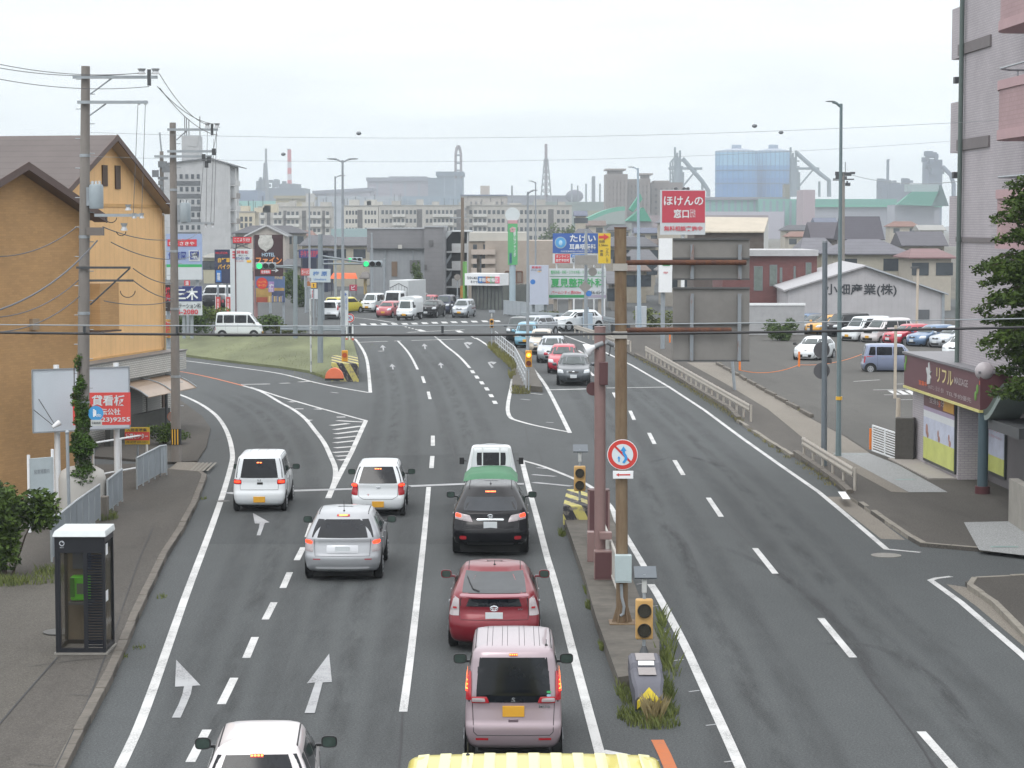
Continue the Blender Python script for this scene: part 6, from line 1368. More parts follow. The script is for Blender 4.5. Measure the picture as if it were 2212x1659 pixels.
W1 = [((0 - 120, 108, 55), (300, 158, YY1)), ((-120, 120, 55), (306, 157, YY1)), ((-120, 143, 55), (322, 187, YY1)), ((340, 152, YY1), (445, 268, YY2)), ((340, 187, YY1), (470, 268, YY2)), ((345, 190, YY1), (470, 292, YY2)), ((470, 268, YY2), (455, 338, YY3)),
  ((-120, 530, 52), (166, 490, YY1)), ((-120, 690, 45), (210, 520, YY1)), ((-120, 670, 48), (170, 605, YY1)), ((-120, 700, 48), (172, 640, YY1)), ((222, 490, YY1), (362, 518, YY2)), ((240, 523, YY1), (366, 560, YY2)), ((288, 580, YY1), (372, 612, YY2)), ((288, 606, YY1), (374, 645, YY2)), ((225, 650, YY1), (372, 650, YY2)),
  ((385, 520, YY2), (430, 500, YY3)), ((385, 560, YY2), (430, 540, YY3)), ((385, 640, YY2), (440, 600, YY3))]
dn = ['upper left', 'upper left second', 'lower of the left three', 'steep upper', 'steep second', 'steep third', 'short high', 'long drooping', 'bundled rising', 'low sagging', 'lowest sagging', 'first linking', 'second linking', 'third linking', 'fourth linking', 'nearly level linking', 'far upper', 'far middle', 'far lower']
for i, (a, b) in enumerate(W1):
 a = Q(*a); b = Q(*b); wire('%s wire of the utility poles on the left' % dn[i], a, b, .25 if i < 7 else (.5 if i < 11 else .12), .010 if i < 7 else (.022 if i == 8 else .014), 16, M('weathered_cable', '55575a', .6), 'utility pole wires')
for i, (u0, v0, u1, v1, A) in enumerate(((298, 225, 288, 462, A1), (314, 225, 306, 466, A1), (448, 283, 445, 480, A2), (462, 300, 455, 485, A2), (468, 285, 462, 485, A2), (440, 345, 430, 480, A2))):
 wire('vertical lead wire number %s down the utility pole arms' % ['one, left', 'two, beside it', 'three, at the second pole', 'four, at the second pole', 'five, outermost', 'six, slanting inward'][i], Q(u0, v0, A.p.y - .2), Q(u1, v1, A.p.y - .2), -.0, .008, 6, MC['weathered_cable'], 'vertical leads on the utility poles')
# curly drop cable loops at the first pole
m = MB(world=True)
for (uc, vc, r1) in ((276, 628, 16), (240, 470, 12), (262, 500, 10)):
 m.tube([Q(uc + r1 * math.cos(t_), vc + r1 * .9 * math.sin(t_), YY1 - .15) for t_ in [math.pi * i / 12 for i in range(13)]], .012, 5)
o = m.build('cable_loops', CABLE); tag(o, 'slack black cable loops hanging beside the ivy-clad pole', 'cable')
# ---- rusty sign pole on the median
RUST = rustm('rusty_ochre', '786852', '5c4633', .35, .75, 2.0); RUSTG = rustm('rusty_galvanised', '7d8388', '75492f', .5, .6, 1.5); RUSTD = rustm('dark_rust', '4c322b', '65402b', .4, .65)
A = At(1344, 1345, .24); t = A.T('sign_pole', 'tall rust-streaked ochre pole on the median carrying the road signs', 'sign pole'); top = A(1340, 493)
tubep(t, 'pole', RUST, [(0, 0, 0), top], .118, 24);
m = MB()
for q in range(6): a = q * math.pi / 3; m.extr([(math.cos(a) * .1, math.sin(a) * .1, 0), (math.cos(a) * .21, math.sin(a) * .21, 0), (math.cos(a) * .1, math.sin(a) * .1, .38)], (-math.sin(a) * .015, math.cos(a) * .015, 0))
m.box(-.26, -.26, 0, .26, .26, .02); m.build('base_plate', RUST, t)
m = MB(); m.tube([(top[0], 0, top[2]), (top[0], 0, top[2] + .02)], .125, 20); m.build('cap', RUSTD, t)
for v in (567, 713):
 z = A(1340, v)[2]; part(t, 'clamp', M('clamp_pale', 'a09d97', .6, var=.15), (top[0] - .135, -.14, z - .16, top[0] + .135, .14, z - .02)); m = MB(); m.box(top[0] - .15, -.03, z - .02, top[0] + .2, .03, z + .12); m.build('bracket', STEELD, t); tubep(t, 'arm', RUSTD, [(top[0] + .1, .0, z), (A(1612 if v < 600 else 1580, v)[0], .0, z - .0)], .052, 14)
tubep(t, 'conduit', GALV, [A(1342, 1262, -.15), A(1343, 1290, -.15), A(1348, 1310, -.15), A(1346, 1326, -.13), A(1340, 1330, -.12)], .03, 8)
a, b = A(1328, 1257, -.2), A(1364, 1198, -.2); A0 = A
tt = A.T('control_box', 'pale grey steel box strapped to the foot of the rusty pole', 'control box'); part(tt, 'housing', M('pale_box', 'a3b1b3', .5, var=.06, sc=4), (a[0], -.32, a[2], b[0], -.12, b[2]), bevel=.01); part(tt, 'door_seam', STEELD, (a[0] + .02, -.323, a[2] + .03, b[0] - .02, -.3205, a[2] + .035))
for (v0, v1, lb) in ((515, 605, 'upper of two grey direction sign boards seen from behind'), (621, 781, 'lower larger grey direction sign board seen from behind')):
 tt = A.T('direction_sign', lb, 'road sign', group='road sign boards seen from behind'); a, b = A(1453, v1, .1), A(1620, v0, .1)
 part(tt, 'panel', M('sign_back_grey', '777572', .5, .1, var=.14, sc=1.6), (a[0], .14, a[2], b[0], .165, b[2]), bevel=.005)
 m = MB()
 for f in (.0, .5, 1): z = a[2] + (b[2] - a[2]) * f - (.03 if f == 1 else 0); m.box(a[0], .09, z, b[0], .14, z + .035)
 m.build('rail', M('sign_rail', '4f5051', .5, .1, var=.1), tt)
 for u in (1495, 1598): x = A(u, 600, .06)[0]; part(tt, 'upright', RUSTG, (x - .035, .05, a[2] + .02, x + .035, .09, b[2] - .12))
# round no-overtaking sign with plate
tt = A.T('no_overtaking_sign', 'round red-ringed sign with blue curving arrows on the rusty pole', 'road sign'); c = A(1344.7, 982, -.2); r = 33 / A.k
def rsign(tt, c, r, blue=True):
 m = MB(); m.disc(c, r, t=.02, n=40); m.build('rim', WHITE, tt); m = MB(); m.disc((c[0], c[1] - .012, c[2]), r * .96, t=.006, n=40); m.build('ring', M('sign_red', 'c23a34', .4, var=.03), tt)
 m = MB(); m.disc((c[0], c[1] - .016, c[2]), r * .70, t=.006, n=36); m.build('face', M('sign_white', 'c9d3d8', .4, var=.02), tt)
rsign(tt, c, r); y = c[1] - .022; SB = M('sign_blue', '2f8fd0', .4, var=.02)
def poly(tt, name, pts, mat, y=y, c=c, r=r): m = MB(); m.extr([(c[0] + a * r, y, c[2] + b * r) for a, b in pts], (0, -.003, 0)); return m.build(name, mat, tt)
poly(tt, 'slash', [(-.55, .50), (-.45, .60), (.60, -.45), (.50, -.55)], MC['sign_red'], y + .001)
poly(tt, 'arrow', [(.06, .56), (.26, .25), (.15, .25), (.16, .12), (.28, -.05), (.33, -.28), (.12, -.58), (-.02, -.50), (.14, -.28), (.12, -.12), (.0, .06), (-.02, .25), (-.14, .25)], SB, y - .003)
poly(tt, 'arrow', [(-.24, -.08), (-.14, -.24), (-.19, -.24), (-.19, -.46), (-.27, -.46), (-.27, -.24), (-.34, -.24)], SB, y - .003)
tt = A.T('arrow_plate', 'small white plate with a red left arrow under the round sign', 'road sign'); a, b = A(1324, 1034, -.2), A(1368, 1017, -.2)
part(tt, 'plate', WHITE, (a[0], -.215, a[2], b[0], -.2, b[2]), bevel=.006); m = MB(); z = (a[2] + b[2]) / 2; m.extr([(a[0] + .06, -.219, z), (a[0] + .12, -.219, z + .035), (a[0] + .115, -.219, z + .012), (b[0] - .06, -.219, z + .016), (b[0] - .06, -.219, z - .012), (a[0] + .115, -.219, z - .012), (a[0] + .12, -.219, z - .035)], (0, .003, 0)); m.build('arrow', MC['sign_red'], tt)
# ---- pink pole with boxes and floodlights
PINKP = M('dusty_pink_paint', '7d6562', .5, var=.06, sc=4); MAROON = M('dark_maroon_paint', '523436', .5, var=.08)
A = At(1296, 1246, .24); t = A.T('camera_pole', 'dusty pink round pole on the median beside the rusty one', 'pole'); tubep(t, 'pole', PINKP, [(0, 0, 0), A(1296, 707)], .125, 24); a = A(1296, 707); m = MB(); m.tube([a, (a[0], 0, a[2] + .02)], .13, 20); m.build('cap', PINKP, t)
a, b = A(1294, 831, -.2), A(1313, 782, -.2); part(t, 'equipment_box', MAROON, (a[0], -.3, a[2], b[0], -.11, b[2]), bevel=.01); m = MB(); c = A(1281, 840, .05); m.disc(c, .15, t=.03); m.build('round_plate', MAROON, t)
a, b = A(1283, 1251, -.25), A(1321, 1188, -.25); part(t, 'base_box', PINKP, (a[0], -.45, 0, b[0], -.13, b[2]), bevel=.01); part(t, 'box_door', MAROON, (a[0] + .02, -.458, .03, b[0] - .02, -.451, b[2] - .03))
a, b = A(1295, 1163, -.2), A(1321, 1150, -.2); part(t, 'top_box', PINKP, (a[0], -.4, a[2], b[0], -.13, b[2] + .02), bevel=.01)
def flood(u, v, lbl, ang, A=A, s=.85):
 c = A(u, v, -.12); tt = T('floodlight', lbl, 'floodlight', A.p + Vector(c), ang, 'floodlights on the pink pole'); m = MB(); prof = [(0, .045), (.10, .05), (.16, .075), (.30, .16), (.36, .18)]
 m.tube([(-x * s, 0, -x * .42 * s) for x, r_ in prof], [r_ * s for x, r_ in prof], 18, cap=False); m.build('reflector_hood', WHITE, tt, sharp=60); m = MB(); m.disc((0, 0, 0), .001); m = MB(); m.tube([(.12 * s, 0, .05 * s), (-.1 * s, 0, -.04 * s)], .065 * s, 14); m.build('lamp_body', M('flood_grey', '85898c', .5), tt)
 m = MB(); m.tube([(-.02, 0, 0), (.02, .02, -.18), (.1, .1, -.26)], .015, 6); m.build('yoke', STEELD, tt)
flood(1293, 745, 'white floodlight aimed down left at the top of the pink pole', .15); flood(1318, 742, 'second white floodlight half hidden behind the rusty pole', -2.6)
A = At(1293, 1170, .24); t = A.T('cabinet', 'tall dusty pink cabinet standing behind the pink pole', 'cabinet'); a, b = A(1270, 1142), A(1317, 1058); part(t, 'housing', MAROON, (a[0], 0, 0, b[0], .35, b[2]), bevel=.01); part(t, 'edge', PINKP, (a[0] - .005, -.012, .0, a[0] + .04, -.002, b[2]), (b[0] - .04, -.012, 0, b[0] + .005, -.002, b[2]), (a[0], -.012, b[2] - .03, b[0], -.002, b[2]))
A = At(1276, 1214, .24); t = A.T('cabinet', 'small pink cabinet at the left foot of the pink pole', 'cabinet'); a, b = A(1269, 1214), A(1284, 1150); part(t, 'housing', PINKP, (a[0], 0, 0, b[0], .3, b[2]), bevel=.01)
# short white railing on the median
def railing(label, px, z=.24, h=.85, step=1.2, bars=(1,), mat=None, r=.025, name='railing', pm=None, vert=0, group=None):
 pts = GL(px, z); o = pts[0]; t = T(name, label, 'railing', o, group=group); q = [p - o for p in pts]; mat = mat or WHITE
 for f in bars: tubep(t, 'rail', mat, [p + Vector((0, 0, h * f)) for p in q], r, 8)
 for a, b in zip(q[:-1], q[1:]):
  L = (b - a).length; k = max(1, round(L / step))
  for i in range(k + (1 if b is q[-1] else 0)): p = a.lerp(b, i / k); tubep(t, 'post', pm or mat, [p, p + Vector((0, 0, h * max(bars)))], r * 1.2, 8)
  if vert:
   kk = int(L / vert); m = MB()
   for i in range(kk): p = a.lerp(b, (i + .5) / kk); m.tube([p + Vector((0, 0, .1)), p + Vector((0, 0, h * .97))], .009, 5)
   m.build('bars', mat, t)
 return t
railing('short white barred railing between the pink and rusty poles', [(1305, 1205), (1336, 1290)], .24, .8, 2.5, (1, .12), M('worn_white', 'a8a6a0', .6, var=.15), .03, vert=.12)
railing('white pipe railing on the far median beside the oncoming cars', [(1070, 748), (1092, 768), (1112, 786), (1136, 838)], .28, .95, 2.2, (1, .66, .33), M('pipe_grey_white', 'a4a8ab', .5), .03, name='guard_railing')
# ---- two-lens amber signals
AMB = M('amber_housing', 'b8935a', .5, var=.06); AMB2 = M('amber_housing_bright', 'c98f2a', .5, var=.05); LENS = M('dark_lens', '35332c', .25, var=.5, sc=60)
def amber(label, ub, vb, z, u0, v0, u1, v1, mat=AMB, lit=False, solar=True, back=False, lensm=None, foot=True, dy=-.08):
 A = At(ub, vb, z); t = A.T('warning_signal', label, 'warning light', group='two-lens amber warning signals'); a, b = A(u0, v1, dy), A(u1, v0, dy); x = (a[0] + b[0]) / 2; w = b[0] - a[0]; h = b[2] - a[2]
 tubep(t, 'post', GALV, [(x, 0, 0), (x, 0, b[2] + (.45 if solar else 0))], .032, 10)
 if foot: m = MB(); m.tube([(x, 0, 0), (x, 0, .1), (x, 0, .25)], [.13, .1, .035], 10); m.build('foot', STEELD, t)
 m = MB(); m.box(a[0], dy, a[2], b[0], dy + .16, b[2]); hs = m.build('housing', mat, t, bevel=.03)
 for i, f in enumerate((.72, .23)):
  c = (x, dy - .012 if not back else dy + .17, a[2] + h * f); r = w * .39; m = MB(); m.tube([(c[0], dy, c[2]), (c[0], dy - .06, c[2])], [r * 1.04, r * 1.02], 24, cap=False); m.build('visor', PLAST, hs)
  m = MB(); m.disc((c[0], dy - .012, c[2]), r * .98, t=.02, n=24); m.build('lens', M('lit_amber_lens', 'ff9a1e', .4, var=0, emit=2.2) if lit and i == 0 else (lensm or LENS), hs)
  if lit and i == 0: m = MB(); m.disc((c[0], dy - .03, c[2]), r * .4, t=.01, n=16); m.build('bulb', M('lit_amber_core', 'ffd26a', .4, var=0, emit=3.), hs)
 if solar:
  m = MB(); m.cbox((x + .02, .05, b[2] + .47), (.40, .34, .03), rx=.5); m.build('solar_panel', M('solar_panel', '5b6268', .3, .3), t); m = MB(); m.cbox((x, 0, b[2] + .24), (.085, .09, .26)); m.build('battery_box', M('battery_box', 'b4b6b4', .5), t, bevel=.01)
 return t
amber('unlit amber two-lens signal with solar panel at the median nose, nearest', 1391, 1424, .24, 1373, 1295, 1411, 1382)
amber('amber signal seen from behind on the striped block of the median', 1252, 1100, .4, 1240, 1007, 1265, 1061, back=True)
amber('amber signal with its upper lamp lit before the grey hatchback', 1141, 843, .28, 1135, 757, 1149, 793, AMB2, True, False, lensm=M('brown_lens', '6d3323', .4), foot=False)
amber('amber signal with two orange lenses beside the orange half disc on the island', 745, 814, .14, 738, 757, 751, 794, AMB2, False, False, lensm=M('orange_lens', 'b5502a', .4), foot=False)
amber('small far amber signal at the start of the white pipe railing', 1062, 750, .28, 1058, 689, 1066, 708, AMB2, False, True, foot=False)
# ---- striped blocks
def striped(name, label, pts, z0, z1, n, colA='b8b06a', ang=.35, top=None):
 """pts: base outline in pixels"""
 mb = MB(world=True); p = GL(pts, z0); t = T(name, label, 'barrier block', p[0]); c = [(q.x, q.y) for q in p]; mb.prism(c, z0, z1); mb.build('block', STR, t, bevel=.03); return t
def stripem(name, a, b, per, sh):
 m, n, bs = MN(name); g = n.nodes.new('ShaderNodeNewGeometry').outputs['Position']; sp = n.nodes.new('ShaderNodeSeparateXYZ'); n.links.new(g, sp.inputs[0])
 x = N(n, 'ShaderNodeMath', _operation='MULTIPLY_ADD'); n.links.new(sp.outputs[2], x.inputs[0]); x.inputs[1].default_value = sh; n.links.new(sp.outputs[0], x.inputs[2])
 y = N(n, 'ShaderNodeMath', _operation='MULTIPLY_ADD'); n.links.new(sp.outputs[1], y.inputs[0]); y.inputs[1].default_value = .35; n.links.new(x.outputs[0], y.inputs[2])
 q = N(n, 'ShaderNodeMath', _operation='PINGPONG'); n.links.new(y.outputs[0], q.inputs[0]); q.inputs[1].default_value = per
 s = N(n, 'ShaderNodeMath', _operation='GREATER_THAN'); n.links.new(q.outputs[0], s.inputs[0]); s.inputs[1].default_value = per * .5
 w = mapr(n, noise(n, g, 7, 5), .5, .62, 0, .8); n.links.new(mixc(n, w, mixc(n, s.outputs[0], lin(a), lin(b)), lin('77736a')), bs.inputs['Base Color']); bs.inputs['Roughness'].default_value = .8; return m
STR = stripem('black_yellow_stripes', 'b0a862', '2c2c33', .30, .5)
striped('barrier_block', 'yellow and black striped concrete block before the island post', [(716, 823), (775, 825), (773, 806), (716, 805)], 0, .95, 6)
striped('barrier_block', 'worn striped concrete block at the head of the median', [(1216, 1134), (1270, 1134), (1270, 1096), (1224, 1096)], .1, .62, 4)
m = MB(world=True); c = At(722, 822, .14); t = c.T('marker_disc', 'orange half-round plastic marker standing on the green island', 'marker'); r = 20 / c.k
m = MB(); m.extr([(r * math.cos(math.pi * i / 20), 0, .1 + r * 1.15 * math.sin(math.pi * i / 20)) for i in range(21)], (0, .35, 0)); m.build('half_disc', M('orange_plastic', 'd4704e', .6, var=.04), t, bevel=.02); part(t, 'foot', BLACK, (-r, .02, 0, r, .33, .1))
# nose crash cushion on the near median
a, b = G(1372, 1545, 0), G(1438, 1545, 0); L = 1.55; t = T('barrier_block', 'low grey and yellow median nose block in the weeds, nearest the camera', 'barrier block', ((a.x + b.x) / 2 - .02, a.y + .35, 0)); w = .27
prof = [(-.30, .12), (-.34, .30), (-.22, .44), (.05, .55), (.5, .62), (.56, .70), (1.15, .74), (1.2, .5)]
m = MB(); n = len(prof); xs = [-w, -w * .82, w * .82, w]
rows = []
for y, z in prof: rows.append([(x * (1 if y > 0 else .85), y, z - (.05 if abs(x) == w else 0)) for x in xs])
for r_ in rows: m.v += r_
for i in range(n - 1):
 for j in range(3): q = i * 4 + j; m.f.append([q, q + 1, q + 5, q + 4]); m.m.append(0)
for j in (0, 3):
 idx = [i * 4 + j for i in range(n)]; base = [len(m.v), len(m.v) + 1]; x = rows[0][j][0]; m.v += [(x, 1.2, 0), (x, -.3, 0)]
 m.f.append(idx + base if j else (idx + base)[::-1]); m.m.append(0)
q = len(m.v); m.v += [(rows[0][0][0], -.3, 0), (rows[0][3][0], -.3, 0)]; m.f.append([q, q + 1, 3, 0]); m.m.append(0)
m.build('body', M('nose_grey', '55565f', .6, var=.15), t, sharp=30)
def on(y0, z0, y1, z1, x0, x1, mat, name, e_=.012): m = MB(); m.extr([(x0, y0, z0 + e_), (x1, y0, z0 + e_), (x1, y1, z1 + e_), (x0, y1, z1 + e_)], (0, 0, .01)); return m.build(name, mat, t, bevel=.004)
on(.10, .565, .46, .615, -w * .55, w * .55, M('nose_panel', '8d8887', .6, var=.08), 'panel'); on(.64, .705, 1.08, .737, -w * .6, w * .6, MC['nose_panel'], 'panel'); on(.50, .64, .56, .70, -w * .5, w * .5, WHITE, 'reflector_strip', .02)
m = MB(); m.extr([(-w * .75, -.36, .10), (0, -.37, .30), (w * .75, -.36, .10), (w * .75, -.36, .24), (0, -.30, .46), (-w * .75, -.36, .24)], (0, -.012, 0)); m.build('chevron', M('chevron_yellow', 'c7b32c', .6, var=.15, sc=8), t)
# ---- guard rails
RAILW = rustm('rusty_white_rail', 'aaa59c', '86654d', .56, .72, 2.5)
def guardrail(label, px, z, h=.72, bw=.32, step=2.0, mat=None, pm=None, side=-1):
 mat = mat or RAILW; pts = GL(px, z); o = pts[0]; t = T('guard_rail', label, 'guard rail', o); q = [p - o for p in pts]; m = MB()
 prof = [(.0, 0), (.02, .04), (.03, .08), (.012, .15), (.012, .17), (.03, .24), (.02, .28), (0, bw)]
 for a, b in zip(q[:-1], q[1:]):
  d = (b - a).normalized(); n_ = Vector((-d.y, d.x, 0)) * side
  for (x0, z0), (x1, z1) in zip(prof[:-1], prof[1:]): m.add([a + n_ * x0 + Vector((0, 0, h - bw + z0)), b + n_ * x0 + Vector((0, 0, h - bw + z0)), b + n_ * x1 + Vector((0, 0, h - bw + z1)), a + n_ * x1 + Vector((0, 0, h - bw + z1))], [(0, 1, 2, 3)])
 m.build('beam', mat, t, sharp=60)
 for a, b in zip(q[:-1], q[1:]):
  L = (b - a).length; k = max(1, round(L / step)); d = (b - a).normalized(); n_ = Vector((-d.y, d.x, 0)) * side
  for i in range(k + (1 if b is q[-1] else 0)): p = a.lerp(b, i / k) - n_ * .06; tubep(t, 'post', pm or mat, [p, p + Vector((0, 0, h - .03))], .045, 8)
 return t
guardrail('long rusty white guard rail along the right-hand pavement', [(1394, 773), (1480, 826), (1560, 875), (1619, 911)], .1)
guardrail('short rusty white guard rail in front of the two grey poles', [(1733, 988), (1842, 1060)], .1)
guardrail('pale rusty guard rail segment by the metal cabinet', [(1240, 722), (1290, 738), (1360, 760)], .1)
GRG = M('guard_rail_grey', '8e969b', .5, .2, var=.08)
guardrail('grey guard rail behind the green island', [(606, 727), (752, 729)], 0, .8, .34, 3, GRG, GRG)
guardrail('long grey guard rail below the clinic billboard', [(1126, 699), (1217, 703), (1262, 708)], 0, 1.0, .4, 3, GRG, GRG)
guardrail('grey guard rail on the right of the metal cabinet', [(1284, 706), (1330, 716)], 0, 1.0, .4, 3, GRG, GRG)
def panelfence(label, c, h, name='panel_fence', mat=None, z=.14, ribs=True):
 """c: base pixels"""
 pts = GL(c, z); o = pts[0]; t = T(name, label, 'fence', o); q = [p - o for p in pts]; mat = mat or M('fence_panel_grey', 'a2aab0', .5, .1, var=.06)
 for a, b in zip(q[:-1], q[1:]):
  d = (b - a).normalized(); n_ = Vector((-d.y, d.x, 0)) * .015; m = MB()
  m.extr([a + Vector((0, 0, .08)), b + Vector((0, 0, .08)), b + Vector((0, 0, h)), a + Vector((0, 0, h))], n_ * 2); m.build('panel', mat, t)
  tubep(t, 'top_rail', M('fence_rail', 'a1a8ac', .4, .2), [a + Vector((0, 0, h)), b + Vector((0, 0, h))], .028, 8)
  L = (b - a).length; k = max(1, round(L / 1.0))
  for i in range(k + 1): p = a.lerp(b, i / k); tubep(t, 'post', MC['fence_rail'], [p, p + Vector((0, 0, h))], .026, 8)
  if ribs:
   m = MB(); kk = int(L / .16)
   for i in range(kk): p = a.lerp(b, (i + .5) / kk) - n_ * .6; m.tube([p + Vector((0, 0, .1)), p + Vector((0, 0, h - .03))], .01, 4)
   m.build('ribs', mat, t)
 return t
panelfence('grey ribbed fence panel pair farthest along the left pavement', [(296, 1057), (346, 1028), (360, 1026)], .95)
panelfence('middle grey ribbed fence panel beside the left pavement', [(233, 1111), (264, 1084)], .95)
panelfence('nearest grey ribbed fence panel behind the phone booth', [(112, 1214), (165, 1165), (216, 1124)], .98)
panelfence('pale blue-grey fence below the tall green club sign', [(1088, 680), (1125, 684), (1180, 690)], 1.3, z=0, ribs=False)
railing('low white railing on the dark wall under the red rental sign', [(202, 1040), (318, 1018)], .1, 1.2, 1.6, (1, .15), WHITE, .03)
p = G(221, 1122, .13); m = MB(); m.box(-.14, -.1, 0, .14, .25, .62); o = m.build('stone_post', M('stone_post', '66615a', .9, var=.2), None, bevel=.01); o.location = p; tag(o, 'squat dark stone post between two grey fence panels', 'post')
# ---- phone booth
a, b = G(121, 1414, .135), G(229, 1414, .135); wB = b.x - a.x; t = T('phone_booth', 'black-framed glass phone booth with a pale roof and green phone inside', 'phone booth', ((a.x + b.x) / 2, a.y, .135)); h = wB / 2; D = .9; Hh = P(150, 1160, a.y).z - .135
BK = M('booth_black', '14161d', .4, var=.05); GLB = M('booth_glass', '3d382e', .08, var=0, alpha=.24, spec=.4)
for x in (-h, h - .055):
 for y in (0, D - .055): part(t, 'corner_post', BK, (x, y, 0, x + .055, y + .055, Hh))
part(t, 'header', BK, (-h + .055, 0, Hh - .3, h - .055, .05, Hh), (-h + .055, D - .05, Hh - .3, h - .055, D, Hh), (-h, .055, Hh - .12, -h + .05, D - .055, Hh), (h - .05, .055, Hh - .12, h, D - .055, Hh))
part(t, 'sill', BK, (-h + .055, 0.005, .04, h - .055, .045, .12), (-h + .055, D - .045, .04, h - .055, D - .005, .12), (-h + .005, .055, .04, -h + .045, D - .055, .12), (h - .045, .055, .04, h - .005, D - .055, .12))
part(t, 'base_slab', CONC, (-h - .03, -.03, 0, h + .03, D + .03, .035))
part(t, 'door_stile', BK, (.06, .006, .12, .14, .044, Hh - .3), (-h + .055, .006, .12, -h + .10, .044, Hh - .3))
m = MB();
for i in range(34): z = .14 + i * (Hh - .46) / 34; m.extr([(.14, .02, z), (.14, -.0, z + .035), (.14, .012, z + .04), (.14, .032, z + .01)], (h - .055 - .14, 0, 0))
m.build('louvre_panel', M('louvre_black', '22252e', .4, var=.1), t)
part(t, 'door_glass', GLB, (-h + .10, .02, .12, .06, .026, Hh - .3)); part(t, 'side_glass', GLB, (h - .03, .055, .12, h - .024, D - .055, Hh - .12)); part(t, 'side_glass', GLB, (-h + .024, .055, .12, -h + .03, D - .055, Hh - .12))
part(t, 'back_panel', M('booth_back', '6b5f4d', .6, var=.15, sc=3), (-h + .055, D - .03, .12, h - .055, D - .022, Hh - .3))
m = MB(); m.extr([(-h - .03, -.04, Hh), (h + .03, -.04, Hh), (h + .03, -.04, Hh + .03), (h - .0, .04, Hh + .11), (-h + .0, .04, Hh + .11), (-h - .03, -.04, Hh + .03)], (0, D + .06, 0)); m.build('roof', M('booth_roof', 'b9bfc0', .5, var=.05, sc=3), t, bevel=.01)
part(t, 'shelf', M('shelf_grey', '5f6062', .5), (-h + .15, .45, .85, .1, D - .04, .9)); m = MB(); m.box(-h + .18, .5, .92, .06, .74, 1.38); ph = m.build('payphone', M('phone_green', '66d61e', .4, var=.05), t, bevel=.03)
part(ph, 'keypad', M('keypad_grey', '5d6a58', .4), (-.16, .485, 1.05, -.0, .499, 1.25)); part(ph, 'handset', M('handset_green', '2f7a14', .4), (-h + .19, .44, 1.0, -h + .26, .5, 1.36)); part(t, 'notice_board', M('notice_blue_grey', '474f5f', .5, var=.1), (-h + .17, D - .1, 1.48, .05, D - .05, 1.85))
m = MB(); c = (-h + .14, -.006, Hh - .12); m.tube([(c[0] + .042 * math.cos(x), c[1], c[2] + .042 * math.sin(x)) for x in [2 * math.pi * i / 20 for i in range(21)]], .008, 5, cap=False); m.tube([(c[0] + .02, c[1], c[2] + .045), (c[0] + .005, c[1], c[2] + .01), (c[0] + .028, c[1], c[2] + .02)], .006, 4); m.build('emblem', M('emblem_pale', 'b9bec4', .4, var=0), t); text(t, 'NTT', c[0], -.008, c[2] - .075, .07, .025, MC['emblem_pale'])
part(t, 'sticker', WHITE, (h - .0, .1, Hh - .36, h + .004, .3, Hh - .15)); part(t, 'sticker', WHITE, (h, .06, .98, h + .004, .28, 1.18))
# ---- left clutter: pipe pole, tank, board, round mirror, cycle sign
A = At(150, 1135, .13); t = A.T('pipe_pole', 'thin grey steel pole in front of the blank billboard', 'pole'); tubep(t, 'pole', GALV, [(0, 0, 0), A(145, 936)], .045, 10); m = MB(); m.ball(A(145, 934), .06); m.build('cap', GALV, t)
A = At(165, 1120, .1); t = A.T('water_tank', 'rounded white tank half hidden by the ivy-clad pole', 'tank'); a, b = A(116, 1110), A(217, 1012); r = (b[0] - a[0]) / 2; m = MB(); zz_ = b[2]; m.tube([((a[0] + b[0]) / 2, .75, z) for z in (0, zz_ - .35, zz_ - .15, zz_ - .04, zz_)], [r, r, r * .9, r * .62, r * .2], 28); m.build('shell', M('tank_white', 'a5a39e', .5, var=.05), t, sharp=50)
A = At(92, 1150, .1); t = T('notice_board', 'narrow white notice board with grey writing beside the bush', 'sign', A.p, .75); m = MB(); m.box(-.35, 0, .35, .35, .08, 1.95); m.build('panel', M('board_white', 'a9b4b8', .5), t); part(t, 'post', WHITE, (-.38, .0, 0, -.33, .08, 2.05), (.33, .0, 0, .38, .08, 2.15)); text(t, '駐車場案内', 0, -.01, 1.6, .45, .12, GREYP); text(t, 'MAP', .0, -.01, 1.1, .3, .12, GREYP)
A = At(373, 994, .1); t = A.T('traffic_mirror', 'round traffic mirror seen from behind on an orange post', 'traffic mirror'); tubep(t, 'post', M('mirror_orange', 'b0603a', .5, var=.1), [(0, 0, 0), A(372, 905)], .04, 10); m = MB(); c = A(372, 900); m.disc(c, .15, t=.04, n=24); m.build('mirror_back', M('mirror_back', '8d7a72', .5), t); m = MB(); m.disc((c[0], .0, c[2]), .165, t=.02, n=24); m.build('rim', MC['mirror_orange'], t)
A = At(178, 1112, .13); t = A.T('shared_path_sign', 'round blue pedestrian and cycle sign on the ivy-clad pole', 'road sign'); c = A(207, 893, -.25); r = 16.5 / A.k; m = MB(); m.disc(c, r, t=.015, n=32); m.build('disc', M('sign_cyan_blue', '3f8fc4', .4, var=.06), t)
for dx, s_ in ((-.25, 1.), (-.05, .7)):
 m = MB(); x = c[0] + dx * r; m.ball((x, c[1] - .012, c[2] + .45 * r * s_), r * .12, sq=(1, .1, 1)); m.extr([(x - .1 * r, c[1] - .01, c[2] - .45 * r * s_), (x + .1 * r, c[1] - .01, c[2] - .45 * r * s_), (x + .12 * r, c[1] - .01, c[2] + .3 * r * s_), (x - .12 * r, c[1] - .01, c[2] + .3 * r * s_)], (0, -.003, 0)); m.build('pedestrian_symbol', WHITE, t)
m = MB()
